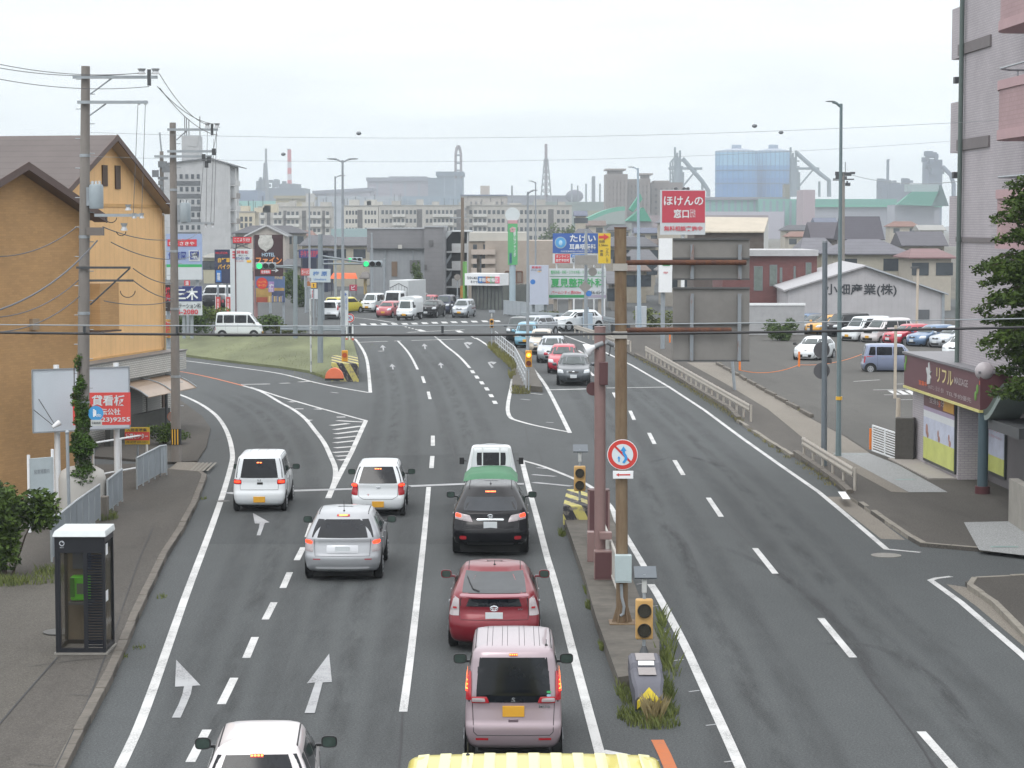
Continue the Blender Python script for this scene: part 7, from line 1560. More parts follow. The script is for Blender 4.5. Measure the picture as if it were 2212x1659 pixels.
for dx in (.2, .55): m.tube([(c[0] + dx * r + .14 * r * math.cos(q), c[1] - .012, c[2] - .3 * r + .14 * r * math.sin(q)) for q in [2 * math.pi * i / 12 for i in range(13)]], .006, 4, cap=False)
m.tube([(c[0] + .2 * r, c[1] - .012, c[2] - .3 * r), (c[0] + .35 * r, c[1] - .012, c[2] - .05 * r), (c[0] + .55 * r, c[1] - .012, c[2] - .3 * r)], .006, 4); m.build('cycle_symbol', WHITE, t)
tubep(t, 'bracket', GALV, [(c[0], -.2, c[2]), (c[0] - .35, -.1, c[2])], .02, 6); a, b = A(196, 920, -.26), A(220, 907, -.26); part(t, 'sub_plate', M('plate_pale', 'b6bab8', .5), (a[0], -.26, a[2], b[0], -.245, b[2])); text(t, '普通自転車', (a[0] + b[0]) / 2, -.27, (a[2] + b[2]) / 2, (b[0] - a[0]) * .8, (b[2] - a[2]) * .4, STEELD)
# ---- right-hand poles
def lamp(label, u, vt, vb, z=0, arms=((-1, 38, 6),), r=.09, mat=None, Y=None, group='street lamps', ut=None, band=False, rt=None, name='street_lamp'):
 A = Yat(u, Y) if Y else At(u, vb, z); t = A.T(name, label, 'street lamp', group=group); top = A(ut or u, vt); mat = mat or GREYP
 tubep(t, 'pole', mat, [(0, 0, 0), (top[0] * .1, 0, top[2] * .1), top], [r * 1.25, r, rt or r * .6], 14)
 for sg, L, hd in arms:
  e_ = (top[0] + sg * L / A.k, 0, top[2] + .12); s0 = (top[0], 0, top[2] - .12)
  tubep(t, 'arm', mat, [s0, (top[0] + sg * L * .3 / A.k, 0, top[2] + .02), (top[0] + sg * L * .55 / A.k, 0, top[2] + .06)], .045, 8)
  m = MB(); x0 = top[0] + sg * L * .35 / A.k; m.ball(((x0 + e_[0]) / 2, 0, top[2] + .08), abs(e_[0] - x0) / 2, sq=(1, .32, .16)); m.build('lamp_head', M('lamp_head_grey', '7f878a', .5), t)
 if band: part(t, 'band', YEL, (-.1, -.1, 2.3, .1, .1, 2.42)) if 0 else tubep(t, 'band', YEL, [(0, 0, 1.95), (0, 0, 2.07)], r * 1.3, 14)
 return t, A
BGP = M('blue_green_grey_paint', '6f8084', .5, .1, var=.06)
lamp('tall grey-green street lamp rising above the parking lot on the right', 1811, 224, 985, .1, ((-1, 34, 6),), .085, BGP, ut=1817, band=True)
A = At(1780, 1006, .1); t = A.T('sign_pole', 'grey steel pole with two round signs seen from behind, before the parking lot', 'sign pole'); tubep(t, 'pole', M('steel_blue_grey', '6c757c', .5, .2, var=.08), [(0, 0, 0), A(1782, 524)], [.10, .085], 16)
for v in (757, 802): m = MB(); c = A(1777, v, -.1); m.disc((c[0], .12, c[2]), .27, t=.015, n=32); m.build('sign_disc', M('disc_back_grey', '5f5f62', .5, .2, var=.08), t)
part(t, 'small_plate', M('plate_back', '55585b', .5), (A(1790, 0)[0] * 1 + .02, .1, A(1780, 785)[2], A(1806, 0)[0], .12, A(1780, 775)[2])); tubep(t, 'cap', GALV, [A(1782, 524), A(1782, 520)], .09, 12)
A = At(1587, 842, .1); t = A.T('sign_post', 'grey post standing below the sign backs behind the guard rail', 'post'); tubep(t, 'pole', GREYP, [(0, 0, 0), A(1581, 770)], .075, 12)
A = Yat(1938, 100); t = A.T('lamp_post', 'slim cream pole between the lavender minivan and the shop', 'pole'); tubep(t, 'pole', M('cream_paint', 'b5ab9c', .6), [(0, 0, 0), (0, 0, A(1938, 703)[2])], .07, 12)
A = At(1939, 985, .1); tt = A.T('bollard', 'cream square stub pole behind the granite gatepost', 'pole'); tubep(tt, 'pole', MC['cream_paint'], [(0, 0, 0), (0, 0, .4), (0, 0, A(1937, 860)[2])], [.1, .1, .07], 10)
A = Yat(1983, 150); t = A.T('lamp_post', 'cream lamp pole with a dark flat head before the warehouse', 'street lamp'); tubep(t, 'pole', MC['cream_paint'], [(0, 0, 0), A(1983, 578)], .09, 10); part(t, 'lamp_head', STEELD, (A(1968, 577)[0], -.2, A(0, 580)[2], A(1985, 577)[0], .2, A(0, 576)[2]))
A = Yat(1822, 190); t = A.T('utility_pole', 'distant utility pole with cluttered crossarms behind the tall right lamp', 'utility pole'); tubep(t, 'pole', CONCP, [(0, 0, 0), A(1822, 372)], [.2, .13], 10); rr = random.Random(9); m = MB()
for i in range(14): m.cbox(A(1824 + rr.uniform(-14, 22), 372 + rr.uniform(0, 34), -.3 + .05 * i), (rr.uniform(.1, 1.0), .04, rr.uniform(.06, .35)))
m.build('crossarms', STEELD, t); tubep(t, 'lightning_rod', STEELD, [A(1826, 380), A(1826, 350)], .03, 4)
wire('faint wires from the distant cluttered pole toward the apartments', Q(1840, 378, 190), Q(2070, 392, 150), .4, .03, mat=MC['grey_wire'])
# orange bollards and chain at the parking entrance
for i, (u, v, h_) in enumerate(((1447, 740, .8), (1467, 748, .8), (1598, 800, .6), (1726, 792, .85))):
 A = At(u, v, .1); m = MB(); m.tube([(0, 0, 0), (0, 0, h_)], .06, 10); o = m.build('bollard', ORANGE); o.location = A.p; tag(o, ['orange bollard left of the parking entrance wall', 'orange bollard just right of the entrance one', 'orange bollard half hidden below the sign backs', 'orange bollard in front of the lone white hatchback'][i], 'bollard', 'orange bollards of the parking lot')
wire('orange chain sagging between bollards in the parking lot', G(1600, 800, .6), G(1726, 788, .75), .25, .015, mat=ORANGE); wire('orange chain running on toward the lavender minivan', G(1728, 788, .75), G(1862, 765, .7), .2, .015, mat=ORANGE)
# ---- poles of the far crossing
lamp('double-headed grey street lamp on the green island', 741, 346, 785, .1, ((-1, 34, 6), (1, 34, 6)), .11, GREYP, ut=740, rt=.06)
lamp('single-headed street lamp just left of the double one', 724, 381, 0, Y=200, r=.12, arms=((1, 22, 4),))
lamp('street lamp in front of the beige building, head to the right', 1140, 414, 800, .28, ((1, 22, 4),), .09, M('pale_pole', '8d9499', .5, .1, var=.05))
lamp('thin street lamp behind the beige building, tallest of its pair', 1157, 393, 0, Y=190, r=.09, arms=((-1, 16, 4),))
lamp('thick pale blue street lamp post by the white equipment box', 1381, 363, 718, .1, ((-1, 22, 4),), .17, M('pale_blue_post', '93a3b0', .5, var=.04), ut=1378, rt=.07)
A = At(1384, 712, .1); t = A.T('equipment_box', 'white equipment box at the foot of the pale blue lamp post', 'cabinet'); a, b = A(1372, 712), A(1396, 661); part(t, 'housing', M('box_white', 'aab0b6', .5, var=.05), (a[0], -.5, .2, b[0], -.1, b[2]), bevel=.02)
A = At(1270, 712, .1); t = A.T('signal_cabinet', 'pale metal cabinet with a smaller box on top beside the white SUV', 'cabinet'); a, b = A(1259, 707), A(1280, 676); part(t, 'housing', M('cabinet_pale', '9fb0be', .5, var=.05), (a[0], -.4, 0, b[0], .1, b[2]), bevel=.02); part(t, 'top_box', M('cabinet_pale2', '93a3b0', .5), (a[0] + .15, -.3, b[2], b[0] - .3, 0, A(0, 664)[2]), bevel=.02)
A = Yat(1266, 163); t = A.T('signal_pole', 'grey signal mast in front of the blue clinic billboard', 'signal pole'); tubep(t, 'pole', GREYP, [(0, 0, 0), A(1266, 495)], [.15, .1], 12); part(t, 'lamp_unit', M('round_unit', '8c9298', .5), (A(1248, 0)[0], -.1, A(0, 571)[2], A(1288, 0)[0], .0, A(0, 557)[2]))
m = MB(); c = A(1280, 587, -.1); m.disc(c, .33, t=.04, n=24); m.build('round_sign_back', M('sign_back_grey2', '8c8a86', .5, .2), t); m = MB(); c = A(1264, 620, -.15); m.cbox(c, (.7, .03, .7));
m = MB(); s_ = 14 / A.k; m.extr([(c[0] - s_, -.15, c[2]), (c[0], -.15, c[2] - s_), (c[0] + s_, -.15, c[2]), (c[0], -.15, c[2] + s_)], (0, .03, 0)); m.build('diamond_sign_back', MC['sign_back_grey2'], t); m = MB(); c = A(1272, 634, -.12); m.disc(c, .22, t=.03, n=20); m.build('blue_disc', BLUE, t)
A = Yat(1302, 175); t = A.T('pole', 'slim grey pole at the right edge of the clinic billboard', 'pole'); tubep(t, 'pole', GREYP, [(0, 0, 0), A(1302, 570)], .10, 10)
A = Yat(999, 232); t = A.T('utility_pole', 'tall brown wooden-looking pole before the walk-up building', 'utility pole'); tubep(t, 'pole', M('brown_pole', '6f6459', .8, var=.1), [(0, 0, 0), A(999, 427)], [.24, .16], 12); part(t, 'foot_band', M('amber_band', 'b0803a', .6), (-.25, -.26, .3, .25, -.2, 1.6)); m = MB(); a, b = A(972, 470), A(1008, 470); m.cbox(((a[0] + b[0]) / 2, 0, a[2]), (b[0] - a[0], .1, .1)); m.build('crossarm', GALV, t)
A = Yat(988, 222); t = A.T('traffic_mirror', 'small round traffic mirror by the walk-up building', 'traffic mirror'); tubep(t, 'post', GREYP, [(0, 0, 0), A(988, 600)], .06, 8); m = MB(); m.disc(A(988, 599, -.1), .33, t=.05, n=20); m.build('mirror', M('mirror_face', '8f8a84', .2, .4), t)
# traffic lights: horizontal three-lens heads
LG = M('lit_green_lens', '2fd07a', .4, var=0, emit=1.3); LO = M('unlit_lens', '2f3034', .35, var=.2)
def tl(label, ub, vb, z, vt, u0, v0, u1, v1, pr=.13, Y=None, hang=True, arms=()):
 A = Yat(ub, Y) if Y else At(ub, vb, z); t = A.T('traffic_light', label, 'traffic light', group='green traffic lights of the crossing'); tubep(t, 'pole', M('signal_pole_grey', '7d868c', .5, .1, var=.05), [(0, 0, 0), A(ub, vt)], [pr, pr * .8], 14)
 a, b = A(u0, v1, -.1), A(u1, v0, -.1); h = b[2] - a[2]; w = b[0] - a[0]; zc = (a[2] + b[2]) / 2; xa = (a[0] + b[0]) / 2
 for dz in arms: tubep(t, 'arm', MC['signal_pole_grey'], [(0, 0, zc + dz + abs(xa) * .04 * (1 if dz else 0)), (xa, 0, zc)], .055, 8)
 m = MB(); m.box(a[0], -.1, a[2], b[0], .1, b[2]); hs = m.build('signal_head', M('signal_head_grey', '8f999f', .5, var=.04), t, bevel=.06)
 for i in range(3):
  c = (a[0] + w * (.19 + .31 * i), -.12, zc); m = MB(); m.disc(c, h * .40, t=.04, n=24); m.build('lens', LG if i == 0 else LO, hs); m = MB(); m.tube([(c[0], -.1, zc), (c[0], -.3, zc)], h * .43, 20, cap=False); m.build('visor', MC['signal_head_grey'], hs)
 return t, A
tl('left green traffic light on an arm in front of the hotel sign', 638, 732, .1, 509, 552, 567, 596, 582, .17, arms=(0, -.25))
tl('nearest right green traffic light hanging before the grey building', 692, 785, .1, 506, 783, 563, 826, 577, .17, arms=(0, .35))
tl('smaller far green traffic light above the place-name sign', 697, 0, 0, 560, 750, 556, 783, 566, .12, Y=185, arms=(0,))
A = At(692, 785, .1); t = A.T('place_name_sign', 'white place-name sign with blue lettering on the island signal mast', 'road sign'); a, b = A(669, 610, -.25), A(714, 581, -.25); part(t, 'panel', M('sign_pale', 'b4c0c6', .5, var=.03), (a[0], -.27, a[2], b[0], -.24, b[2]), bevel=.01); w, h = b[0] - a[0], b[2] - a[2]; x, z = (a[0] + b[0]) / 2, (a[2] + b[2]) / 2
text(t, '梅 原', x, -.28, z + h * .15, w * .68, h * .36, M('sign_blue_text', '3a6fb0', .5, var=0), bold=.03); text(t, 'Umehara', x, -.28, z - h * .27, w * .6, h * .17, MC['sign_blue_text'])
A = At(672, 804, .14); t = A.T('marker_post', 'thin white marker post with faint stripes on the island', 'post'); tubep(t, 'pole', M('marker_white', 'b4b8b8', .5), [(0, 0, 0), A(670, 646)], .045, 10)
for i in range(6): z = .4 + i * .9; tubep(t, 'stripe', M('marker_grey', '85898a', .5), [(0, 0, z), (0, 0, z + .2)], .047, 10)
for u, vt, Y, lb in ((668, 418, 210, 'very thin tall mast left of the place-name sign'), (479, 551, 230, 'thin grey pole before the bicycle shop sign'), (583, 620, 200, 'slender post between the tower and hotel signs'), (988, 640, 200, 'short post beside the brown pole'), (830, 560, 230, 'grey post behind the right traffic light'), (803, 505, 215, 'grey mast left of the metal building'), (1231, 600, 190, 'thin post before the clinic billboard')):
 A = Yat(u, Y); t = A.T('pole', lb, 'pole'); tubep(t, 'pole', GREYP, [(0, 0, 0), A(u, vt)], [.13, .08], 8); tubep(t, 'cap', GALV, [A(u, vt), (A(u, vt)[0], 0, A(u, vt)[2] + .1)], .1, 8)
A = At(755, 735, .1); t = A.T('no_turn_sign', 'round red-ringed sign with blue arrow above the black cable clamp', 'road sign'); c = A(755.5, 687, -.1); rsign(t, c, 10 / A.k); tubep(t, 'post', WHITE, [(0, 0, 0), (0, 0, c[2])], .04, 8); m = MB(); r = 10 / A.k; m.extr([(c[0] - .45 * r, c[1] - .02, c[2] + .35 * r), (c[0] - .35 * r, c[1] - .02, c[2] + .45 * r), (c[0] + .5 * r, c[1] - .02, c[2] - .4 * r), (c[0] + .4 * r, c[1] - .02, c[2] - .5 * r)], (0, -.004, 0)); m.build('slash', MC['sign_red'], t)
m = MB(); m.extr([(c[0] + a_ * r, c[1] - .021, c[2] + b_ * r) for a_, b_ in ((-.35, -.35), (-.2, -.35), (.0, .1), (.2, .1), (.2, -.05), (.45, .2), (.2, .45), (.2, .28), (-.1, .28))], (0, -.002, 0)); m.build('arrow', SB, t)
for u in (749, 762): A = At(u, 735, .1); t = A.T('marker_post', 'white reflector post at the island tip, %s of two' % ('left' if u < 755 else 'right'), 'post'); tubep(t, 'pole', WHITE, [(0, 0, 0), (0, 0, 1.1)], .05, 8); tubep(t, 'foot', M('foot_red', 'b5503a', .6), [(0, 0, 0), (0, 0, .15)], .08, 8)
# ================================================================ ROADSIDE SIGN BOARDS
TD = M('text_dark', '2e3138', .6, var=0); TR = M('text_red', 'bf3040', .5, var=0); TG = M('text_green', '2f9a55', .5, var=0); TB = M('text_blue', '2c56a0', .5, var=0); TN = M('text_navy', '2b3c86', .5, var=0); TW = M('text_white', 'd2d6d8', .5, var=0)
BW = M('board_white_face', 'bcc2c6', .5, var=.04, sc=.8)
def board(label, u0, v0, u1, v1, Y, mat, texts=(), posts=(), bands=(), name='sign_board', th=.15, cat='sign', rot=0., group=None, pr=.12, pm=None, low=0.):
 A = Yat((u0 + u1) / 2, Y); t = T(name, label, cat, A.p, rot, group); a, b = A(u0, v1), A(u1, v0)
 pn = part(t, 'panel', mat, (a[0], 0, a[2], b[0], th, b[2]))
 for i, bd in enumerate(bands):
  c, d = A(bd[0], bd[3]), A(bd[2], bd[1]); part(pn, 'colour_field', bd[4], (c[0], -.02 - .006 * i, c[2], d[0], -.0, d[2]))
 for s in texts:
  c, d = A(s[1], s[4]), A(s[3], s[2]); text(pn, s[0], (c[0] + d[0]) / 2, -.05 - .006 * len(bands), (c[2] + d[2]) / 2, d[0] - c[0], d[2] - c[2], s[5], bold=s[6] if len(s) > 6 else .03, vert=len(s) > 7)
 for u in posts: x = A(u, v1)[0]; tubep(t, 'post', pm or GREYP, [(x, th + pr, low), (x, th + pr, b[2] - .1)], pr, 8)
 return t, A, pn
# blank billboard on white posts, and the red rental sign overlapping it
c = G(70, 1100); F = Face(P(72, 900, 61.6), math.atan2(1.4, (P(278, 900, 63.).x - P(72, 900, 61.6).x))); F.c.z = 0
t = faceT('billboard', 'large blank white billboard on two white posts before the tan house', 'billboard', F)
x1 = F(278, 850)[0]; z1 = F(72, 800)[1]; z0 = F(72, 933)[1]; pn = part(t, 'panel', M('billboard_blank', 'c2ccd4', .5, var=.05, sc=.6), (0, 0, z0, x1, .12, z1)); part(pn, 'frame', GALV, (-.03, -.03, z0 - .04, x1 + .03, -.002, z0), (-.03, -.03, z0, 0, -.002, z1), (x1, -.03, z0, x1 + .03, -.002, z1), (-.03, -.03, z1, x1 + .03, -.002, z1 + .03))
for u in (128, 257): x = F(u, 900)[0]; tubep(t, 'post', WHITE, [(x, .22, 0), (x, .22, z1 + .12)], .085, 14)
m = MB(); a = F(115, 920, -.4); m.tube([(a[0], -.45, a[1]), (a[0] - .45, -.05, a[1] + .45)], .012, 5); m.tube([(a[0] + .05, -.45, a[1]), (a[0] - .3, -.05, a[1] + .75)], .012, 5); m.build('lamp_arm', STEELD, t); m = MB(); m.tube([(a[0] - .05, -.5, a[1] - .03), (a[0] + .16, -.5, a[1] + .1)], [.05, .09], 12); m.build('spotlight', WHITE, t)
F = Face(P(200, 900, 61.2), 0.1); F.c.z = 0; t = faceT('rental_sign', 'red rental billboard sign with white lettering right of the ivy-clad pole', 'sign', F); x1 = F(282, 880)[0]; z1 = F(240, 848)[1]; z0 = F(240, 918)[1]; x0 = -.55
part(t, 'panel', M('sign_red_face', 'd24a45', .5, var=.05), (x0, 0, z0, x1, .05, z1));
def tt_(s, u0, v0, u1, v1, m_): a, b = F(u0, v1), F(u1, v0); text(t, s, (a[0] + b[0]) / 2, -.012, (a[1] + b[1]) / 2, b[0] - a[0], b[1] - a[1], m_, bold=.04)
tt_('貸看板', 198, 853, 270, 877, TW); tt_('広告宣伝公社', 175, 882, 260, 897, TW); tt_('(423)9255', 204, 901, 281, 914, TW); part(t, 'bracket', GALV, (x0 + .2, .05, z0 + .1, x1 - .1, .1, z0 + .18))
board('yellow and red vacancy sign with rental lettering behind the low white railing', 270, 923, 323, 960, 70, M('yellow_sign', 'c9ab33', .5, var=.04), [('入居者募集', 274, 925, 318, 932, TD), ('賃貸センター', 272, 936, 320, 948, TW, .04), ('(株)紀陽 455-5321', 273, 952, 319, 958, TD, .01)], bands=[(270, 933, 323, 951, MC['sign_red_face'])], posts=(296,), pr=.04, th=.04)
board('tall blue and white sign with red swoosh left of the white tower', 360, 505, 436, 604, 160, M('sky_blue_face', '8f9fc0', .5, var=.05), [('むらさきや', 365, 522, 420, 530, TW), ('保育園', 364, 543, 402, 560, TN), ('園', 411, 543, 430, 561, TN, .05)], bands=[(360, 575, 436, 604, BW), (360, 571, 436, 577, GREEN), (362, 517, 425, 532, MC['red_paint']), (408, 541, 432, 564, BW)], posts=(375, 425), group=None)
t, A, pn = board('blue and white clinic sign with white and red lettering beside the second pole', 352, 618, 436, 681, 152, BW, [('三木', 378, 622, 428, 648, TW, .05), ('リハビリテーション科', 355, 655, 434, 666, TD), ('456-2080', 366, 668, 428, 679, TR, .04)], bands=[(352, 618, 436, 651, NAVY)], posts=(396, 413), pr=.12)
board('small red and white panel under the blue and white sign', 398, 606, 410, 617, 158, RED, [('温', 400, 607, 408, 616, TW)], posts=(404,))
board('tall dark board with yellow lettering behind the white sign tower', 464, 539, 497, 612, 205, M('dark_navy_face', '272c48', .5, var=.05), [('MOTOR', 466, 544, 492, 549, TR), ('自転車', 471, 557, 497, 567, YEL), ('バイク', 471, 571, 497, 581, YEL), ('整備', 469, 589, 476, 606, TW, .02, 1)], bands=[(467, 584, 478, 609, BLUE)], posts=(470, 490), pr=.1)
# white tower: a two-sided box
A = Yat(520, 165); t = A.T('sign_tower', 'tall white two-faced sign tower with small red lettering at its top', 'sign'); a, b, c = A(494, 600), A(509, 600), A(545, 538)
m = MB(); m.prism([(a[0], .9), (b[0], 0), (c[0], 0), (c[0] - .3, 1.5)], .4, c[2]); m.build('panel', M('tower_white', 'c3c9cb', .5, var=.03), t); m = MB(); m.tube([(b[0], -.01, .4), (b[0], -.01, c[2])], .05, 6); m.build('corner_seam', M('seam_brown', '5a3a3e', .6), t)
def tw(s, u0, v0, u1, v1, mt, y=-.03): p, q = A(u0, v1), A(u1, v0); text(t, s, (p[0] + q[0]) / 2, y, (p[2] + q[2]) / 2, q[0] - p[0], q[2] - p[2], mt)
tw('貸看板', 511, 541, 537, 548, TR); tw('(株)シンヤ', 515, 550, 534, 554, TD); tw('073-421-1804', 510, 555, 539, 561, TN); tw('フリーダイヤル', 510, 562, 526, 566, TR); part(t, 'yellow_tag', YEL, (A(528, 0)[0], -.03, A(0, 567)[2], A(538, 0)[0], 0, A(0, 562)[2]))
m = MB()
for i in range(3): z = A(0, 543 + i * 6)[2]; m.extr([(a[0] + .1, .82 - .0, z - .12), (b[0] - .05, .06, z - .12), (b[0] - .05, .06, z + .02), (a[0] + .1, .82, z + .02)], (-.01, -.03, 0))
m.build('side_lettering', TR, t)
m = MB()
for u in (503, 542): m.tube([(A(u, 0)[0], .7, c[2]), (A(u, 0)[0], .7, A(0, 510)[2])], .05, 6)
m.tube([A(503, 538, .7), A(542, 524, .7)], .04, 5); m.tube([A(542, 538, .7), A(503, 524, .7)], .04, 5); m.build('top_frame', STEELD, t)
board('red board with white lettering and a spike on top of the white sign tower', 503, 512, 543, 525, 165, RED, [('ここより3分', 506, 514, 540, 522, TW)], [], th=.1); t = bpy.data.objects[-1] if 0 else None
A = Yat(523, 165);
# hotel sign
t, A, pn = board('tall dark brown hotel sign with pale crest and orange script lettering', 550, 507, 611, 597, 175, M('dark_brown_face', '3a2226', .5, var=.05), [('FINE', 566, 520, 581, 527, M('crest_gold', 'b5a173', .5, var=0)), ('HOTEL', 566, 546, 594, 554, M('text_pale_blue', 'a9c3d6', .5, var=0)), ('ファイン', 553, 555, 609, 571, M('text_orange', 'd98a4e', .5, var=0), .05), ('駐車無料', 565, 584, 583, 591, TW), ('→', 587, 580, 602, 588, TW)], bands=[(563, 583, 585, 592, RED)], posts=(551,), pm=M('rusty_pink_post', '8e6f6e', .7), pr=.16)
m = MB(); c = A(574, 524, -.04); m.ball(c, .62, sq=(1, .06, 1.0)); m.extr([(c[0] - .5, -.06, c[2] + .6), (c[0] + .5, -.06, c[2] + .6), (c[0] + .45, -.06, c[2] - .3), (c[0], -.06, c[2] - .75), (c[0] - .45, -.06, c[2] - .3)], (0, .03, 0)); m.build('crest', M('crest_pale', 'b3b3ae', .5, var=.25, sc=5), pn)
t, A, pn = board('colourful hotel poster below the brown sign with a red opening disc', 552, 597, 615, 653, 175, M('poster_dusk_blue', '4d6286', .5, var=.25, sc=.6), [('リニューアル', 557, 607, 575, 611, YEL), ('オープン', 558, 614, 575, 619, YEL), ('FINE', 594, 597, 611, 603, MC['crest_gold']), ('宿', 582, 613, 591, 630, TW)], bands=[(553, 622, 614, 653, M('poster_gold', '9f8249', .5, var=.4, sc=1.2)), (587, 628, 614, 653, M('poster_night', '37405c', .5, var=.4, sc=2)), (580, 608, 592, 631, M('poster_mauve', '9a7fae', .5, var=.2)), (554, 642, 578, 653, M('poster_red', '8c4030', .5, var=.3))], posts=(612,), pr=.1)
m = MB(); c = A(566, 612, -.05); m.disc((c[0], -.045, c[2]), .46, t=.02, n=28); m.build('opening_disc', MC['sign_red'], pn)
rr = random.Random(11)
for i in range(9): u = 581 + i * 3.6; a, b = A(u, 652), A(u + 2, 642 - rr.uniform(0, 5)); part(pn, 'printed_tower', M('lit_spot%d' % (i % 3), ['c9b27a', 'b8a58c', '6f7da3'][i % 3], .5), (a[0], -.06, a[2], b[0], -.045, b[2]))
board('narrow vertical white banner sign with blue lettering on the lamp pole', 736, 628, 752, 706, 150, BW, [('→', 741, 632, 749, 639, TB, .05), ('和歌山南自動車学校', 739, 645, 745, 700, TB, .03, 1), ('この先すぐ左', 746, 640, 750, 668, TB, .02, 1)], th=.05)
board('small yellow diamond-like caution board under the place-name sign', 672, 611, 683, 622, 170, YEL, [('!', 676, 613, 679, 620, TD)], posts=(677,), pr=.05)
board('small white menu board with red vertical lettering behind the yellow board', 671, 624, 686, 646, 190, BW, [('本日営業', 674, 627, 678, 643, TR, .03, 1)], posts=(676, 683), pr=.05)
board('red cross-shaped hanging sign left of the place-name sign', 650, 580, 672, 595, 200, M('soft_red', 'b5605e', .5), [('ラーメン', 652, 584, 670, 592, TW)], posts=(660,)); board('white poster with a dish photo below the red hanging sign', 657, 596, 672, 620, 201, BW, [('麺', 660, 600, 669, 608, RED)], bands=[(658, 608, 671, 618, M('dish_orange', 'b5764a', .5, var=.3, sc=2))], posts=(664,), pr=.08)
board('red square banner by the restaurant near the grey mast', 755, 615, 771, 628, 225, M('banner_red', 'a3304a', .6), [('ビ', 759, 617, 767, 626, TW)], posts=(757,), pr=.06)
for i, (u, v) in enumerate(((464, 655), (486, 652))): A = Yat(u, 190); t = A.T('banner_flag', 'red and white vertical banner flag, %s of the pair beside the far white van' % ('left' if i == 0 else 'right'), 'flag', 'banner flags beside the far van'); tubep(t, 'pole', WHITE, [(0, 0, 0), (0, 0, 1.9)], .025, 6); a = A(u - 3, 672); b = A(u + 3, 650); part(t, 'cloth', M('flag_red', 'b5403f', .7, var=.1), (0, -.01, .5, .42, .01, 1.8)); text(t, '中古車', .21, -.02, 1.15, .18, 1.0, TW, vert=True)
# right-hand side
t, A, pn = board('blue clinic billboard with white lettering and round badge beside the yellow sign', 1194, 504, 1292, 547, 185, M('clinic_blue', '31589c', .5, var=.03), [('たけい', 1231, 507, 1287, 523, TW, .04), ('耳鼻咽喉科', 1230, 527, 1287, 539, TW, .03), ('日本耳鼻咽喉科学会認定専門医', 1212, 541, 1280, 545, TW, 0)], posts=(1203, 1240, 1284), pm=WHITE, pr=.07)
m = MB(); c = A(1211, 524, -.05); m.disc((c[0], -.03, c[2]), .5, t=.03, n=28); m.build('badge_ring', M('badge_pale', '93a7b3', .5), pn); m = MB(); m.disc((c[0], -.05, c[2]), .42, t=.02, n=28); m.build('badge_face', M('badge_blue', '4f97c9', .5), pn); m = MB(); m.ball((c[0], -.06, c[2] - .02), .2, sq=(.8, .1, 1.1)); m.build('badge_figure', M('badge_light', 'a3c4d8', .5), pn)
t, A, pn = board('white strip sign with a red box under the blue clinic billboard', 1194, 548, 1292, 569, 185, BW, [('オンライン', 1201, 551, 1229, 557, TW), ('診療予約可', 1201, 559, 1229, 566, TW), ('072-455-4871', 1236, 558, 1290, 567, TD), ('お問合せ', 1236, 550, 1262, 555, TW)], bands=[(1199, 549, 1231, 568, RED), (1233, 549, 1265, 556, BLUE)], posts=(1203, 1284), pr=.06)
for i in range(3): u = [1206, 1248, 1288][i]; m = MB(); c = A(u, 501, -.2);
t, A, pn = board('yellow vertical sign with a red arrow beside the blue clinic billboard', 1292, 504, 1319, 569, 184, M('sign_yellow_face', 'cfb027', .5, var=.04), [('右折', 1294, 518, 1307, 525, TD), ('1.5km', 1294, 527, 1313, 532, TD, .02), ('ツルハ', 1308, 536, 1315, 553, TD, .03, 1), ('薬局', 1296, 540, 1303, 553, TD, .03, 1), ('となり', 1309, 556, 1314, 567, TD, .02, 1)], posts=(1305,), pm=WHITE)
m = MB(); a, b = A(1294, 512), A(1317, 512); h = .28; m.extr([(a[0], -.04, a[2] - h * .4), (b[0] - .5, -.04, a[2] - h * .4), (b[0] - .5, -.04, a[2] - h), (b[0] - .05, -.04, a[2]), (b[0] - .5, -.04, a[2] + h), (b[0] - .5, -.04, a[2] + h * .4), (a[0], -.04, a[2] + h * .4)], (0, .03, 0)); m.build('arrow', MC['sign_red'], pn)
board('large white orthopaedic clinic billboard with green and red lettering', 1186, 580, 1309, 646, 180, BW, [('整形外科・外科・リウマチ科・リハビリテーション科', 1190, 584, 1305, 592, TG, .03), ('夏見整形外科', 1190, 601, 1304, 621, TG, .04), ('パームシティ西500m', 1191, 628, 1255, 635, TR, .03), ('456-6540', 1272, 628, 1305, 635, TD, .01)], bands=[(1186, 637, 1263, 643, M('stripe_green', '2f8a55', .5)), (1263, 637, 1309, 643, M('stripe_mauve', '9a93a5', .5)), (1187, 596.5, 1308, 597.3, MC['stripe_green'])], posts=(1200, 1232, 1263, 1296), pm=M('post_beige', '9a938a', .7), pr=.16)
board('plain white sign board with tiny red heading left of the clinic billboard', 1144, 573, 1185, 658, 178, M('board_bluish_white', 'adb4c3', .5, var=.04), [('貸看板', 1148, 575, 1170, 580, TR), ('073-421-1804', 1147, 582, 1170, 585, TD, 0), ('募集中', 1161, 585, 1169, 588, YEL)], posts=(1152, 1178), th=.5)
m = MB(); A = Yat(1151, 170); m.disc(A(1151, 609), .2, t=.03, n=20); o = m.build('cycle_sign', BLUE); o.location = A.p; tag(o, 'small round blue sign before the plain white sign board', 'road sign')
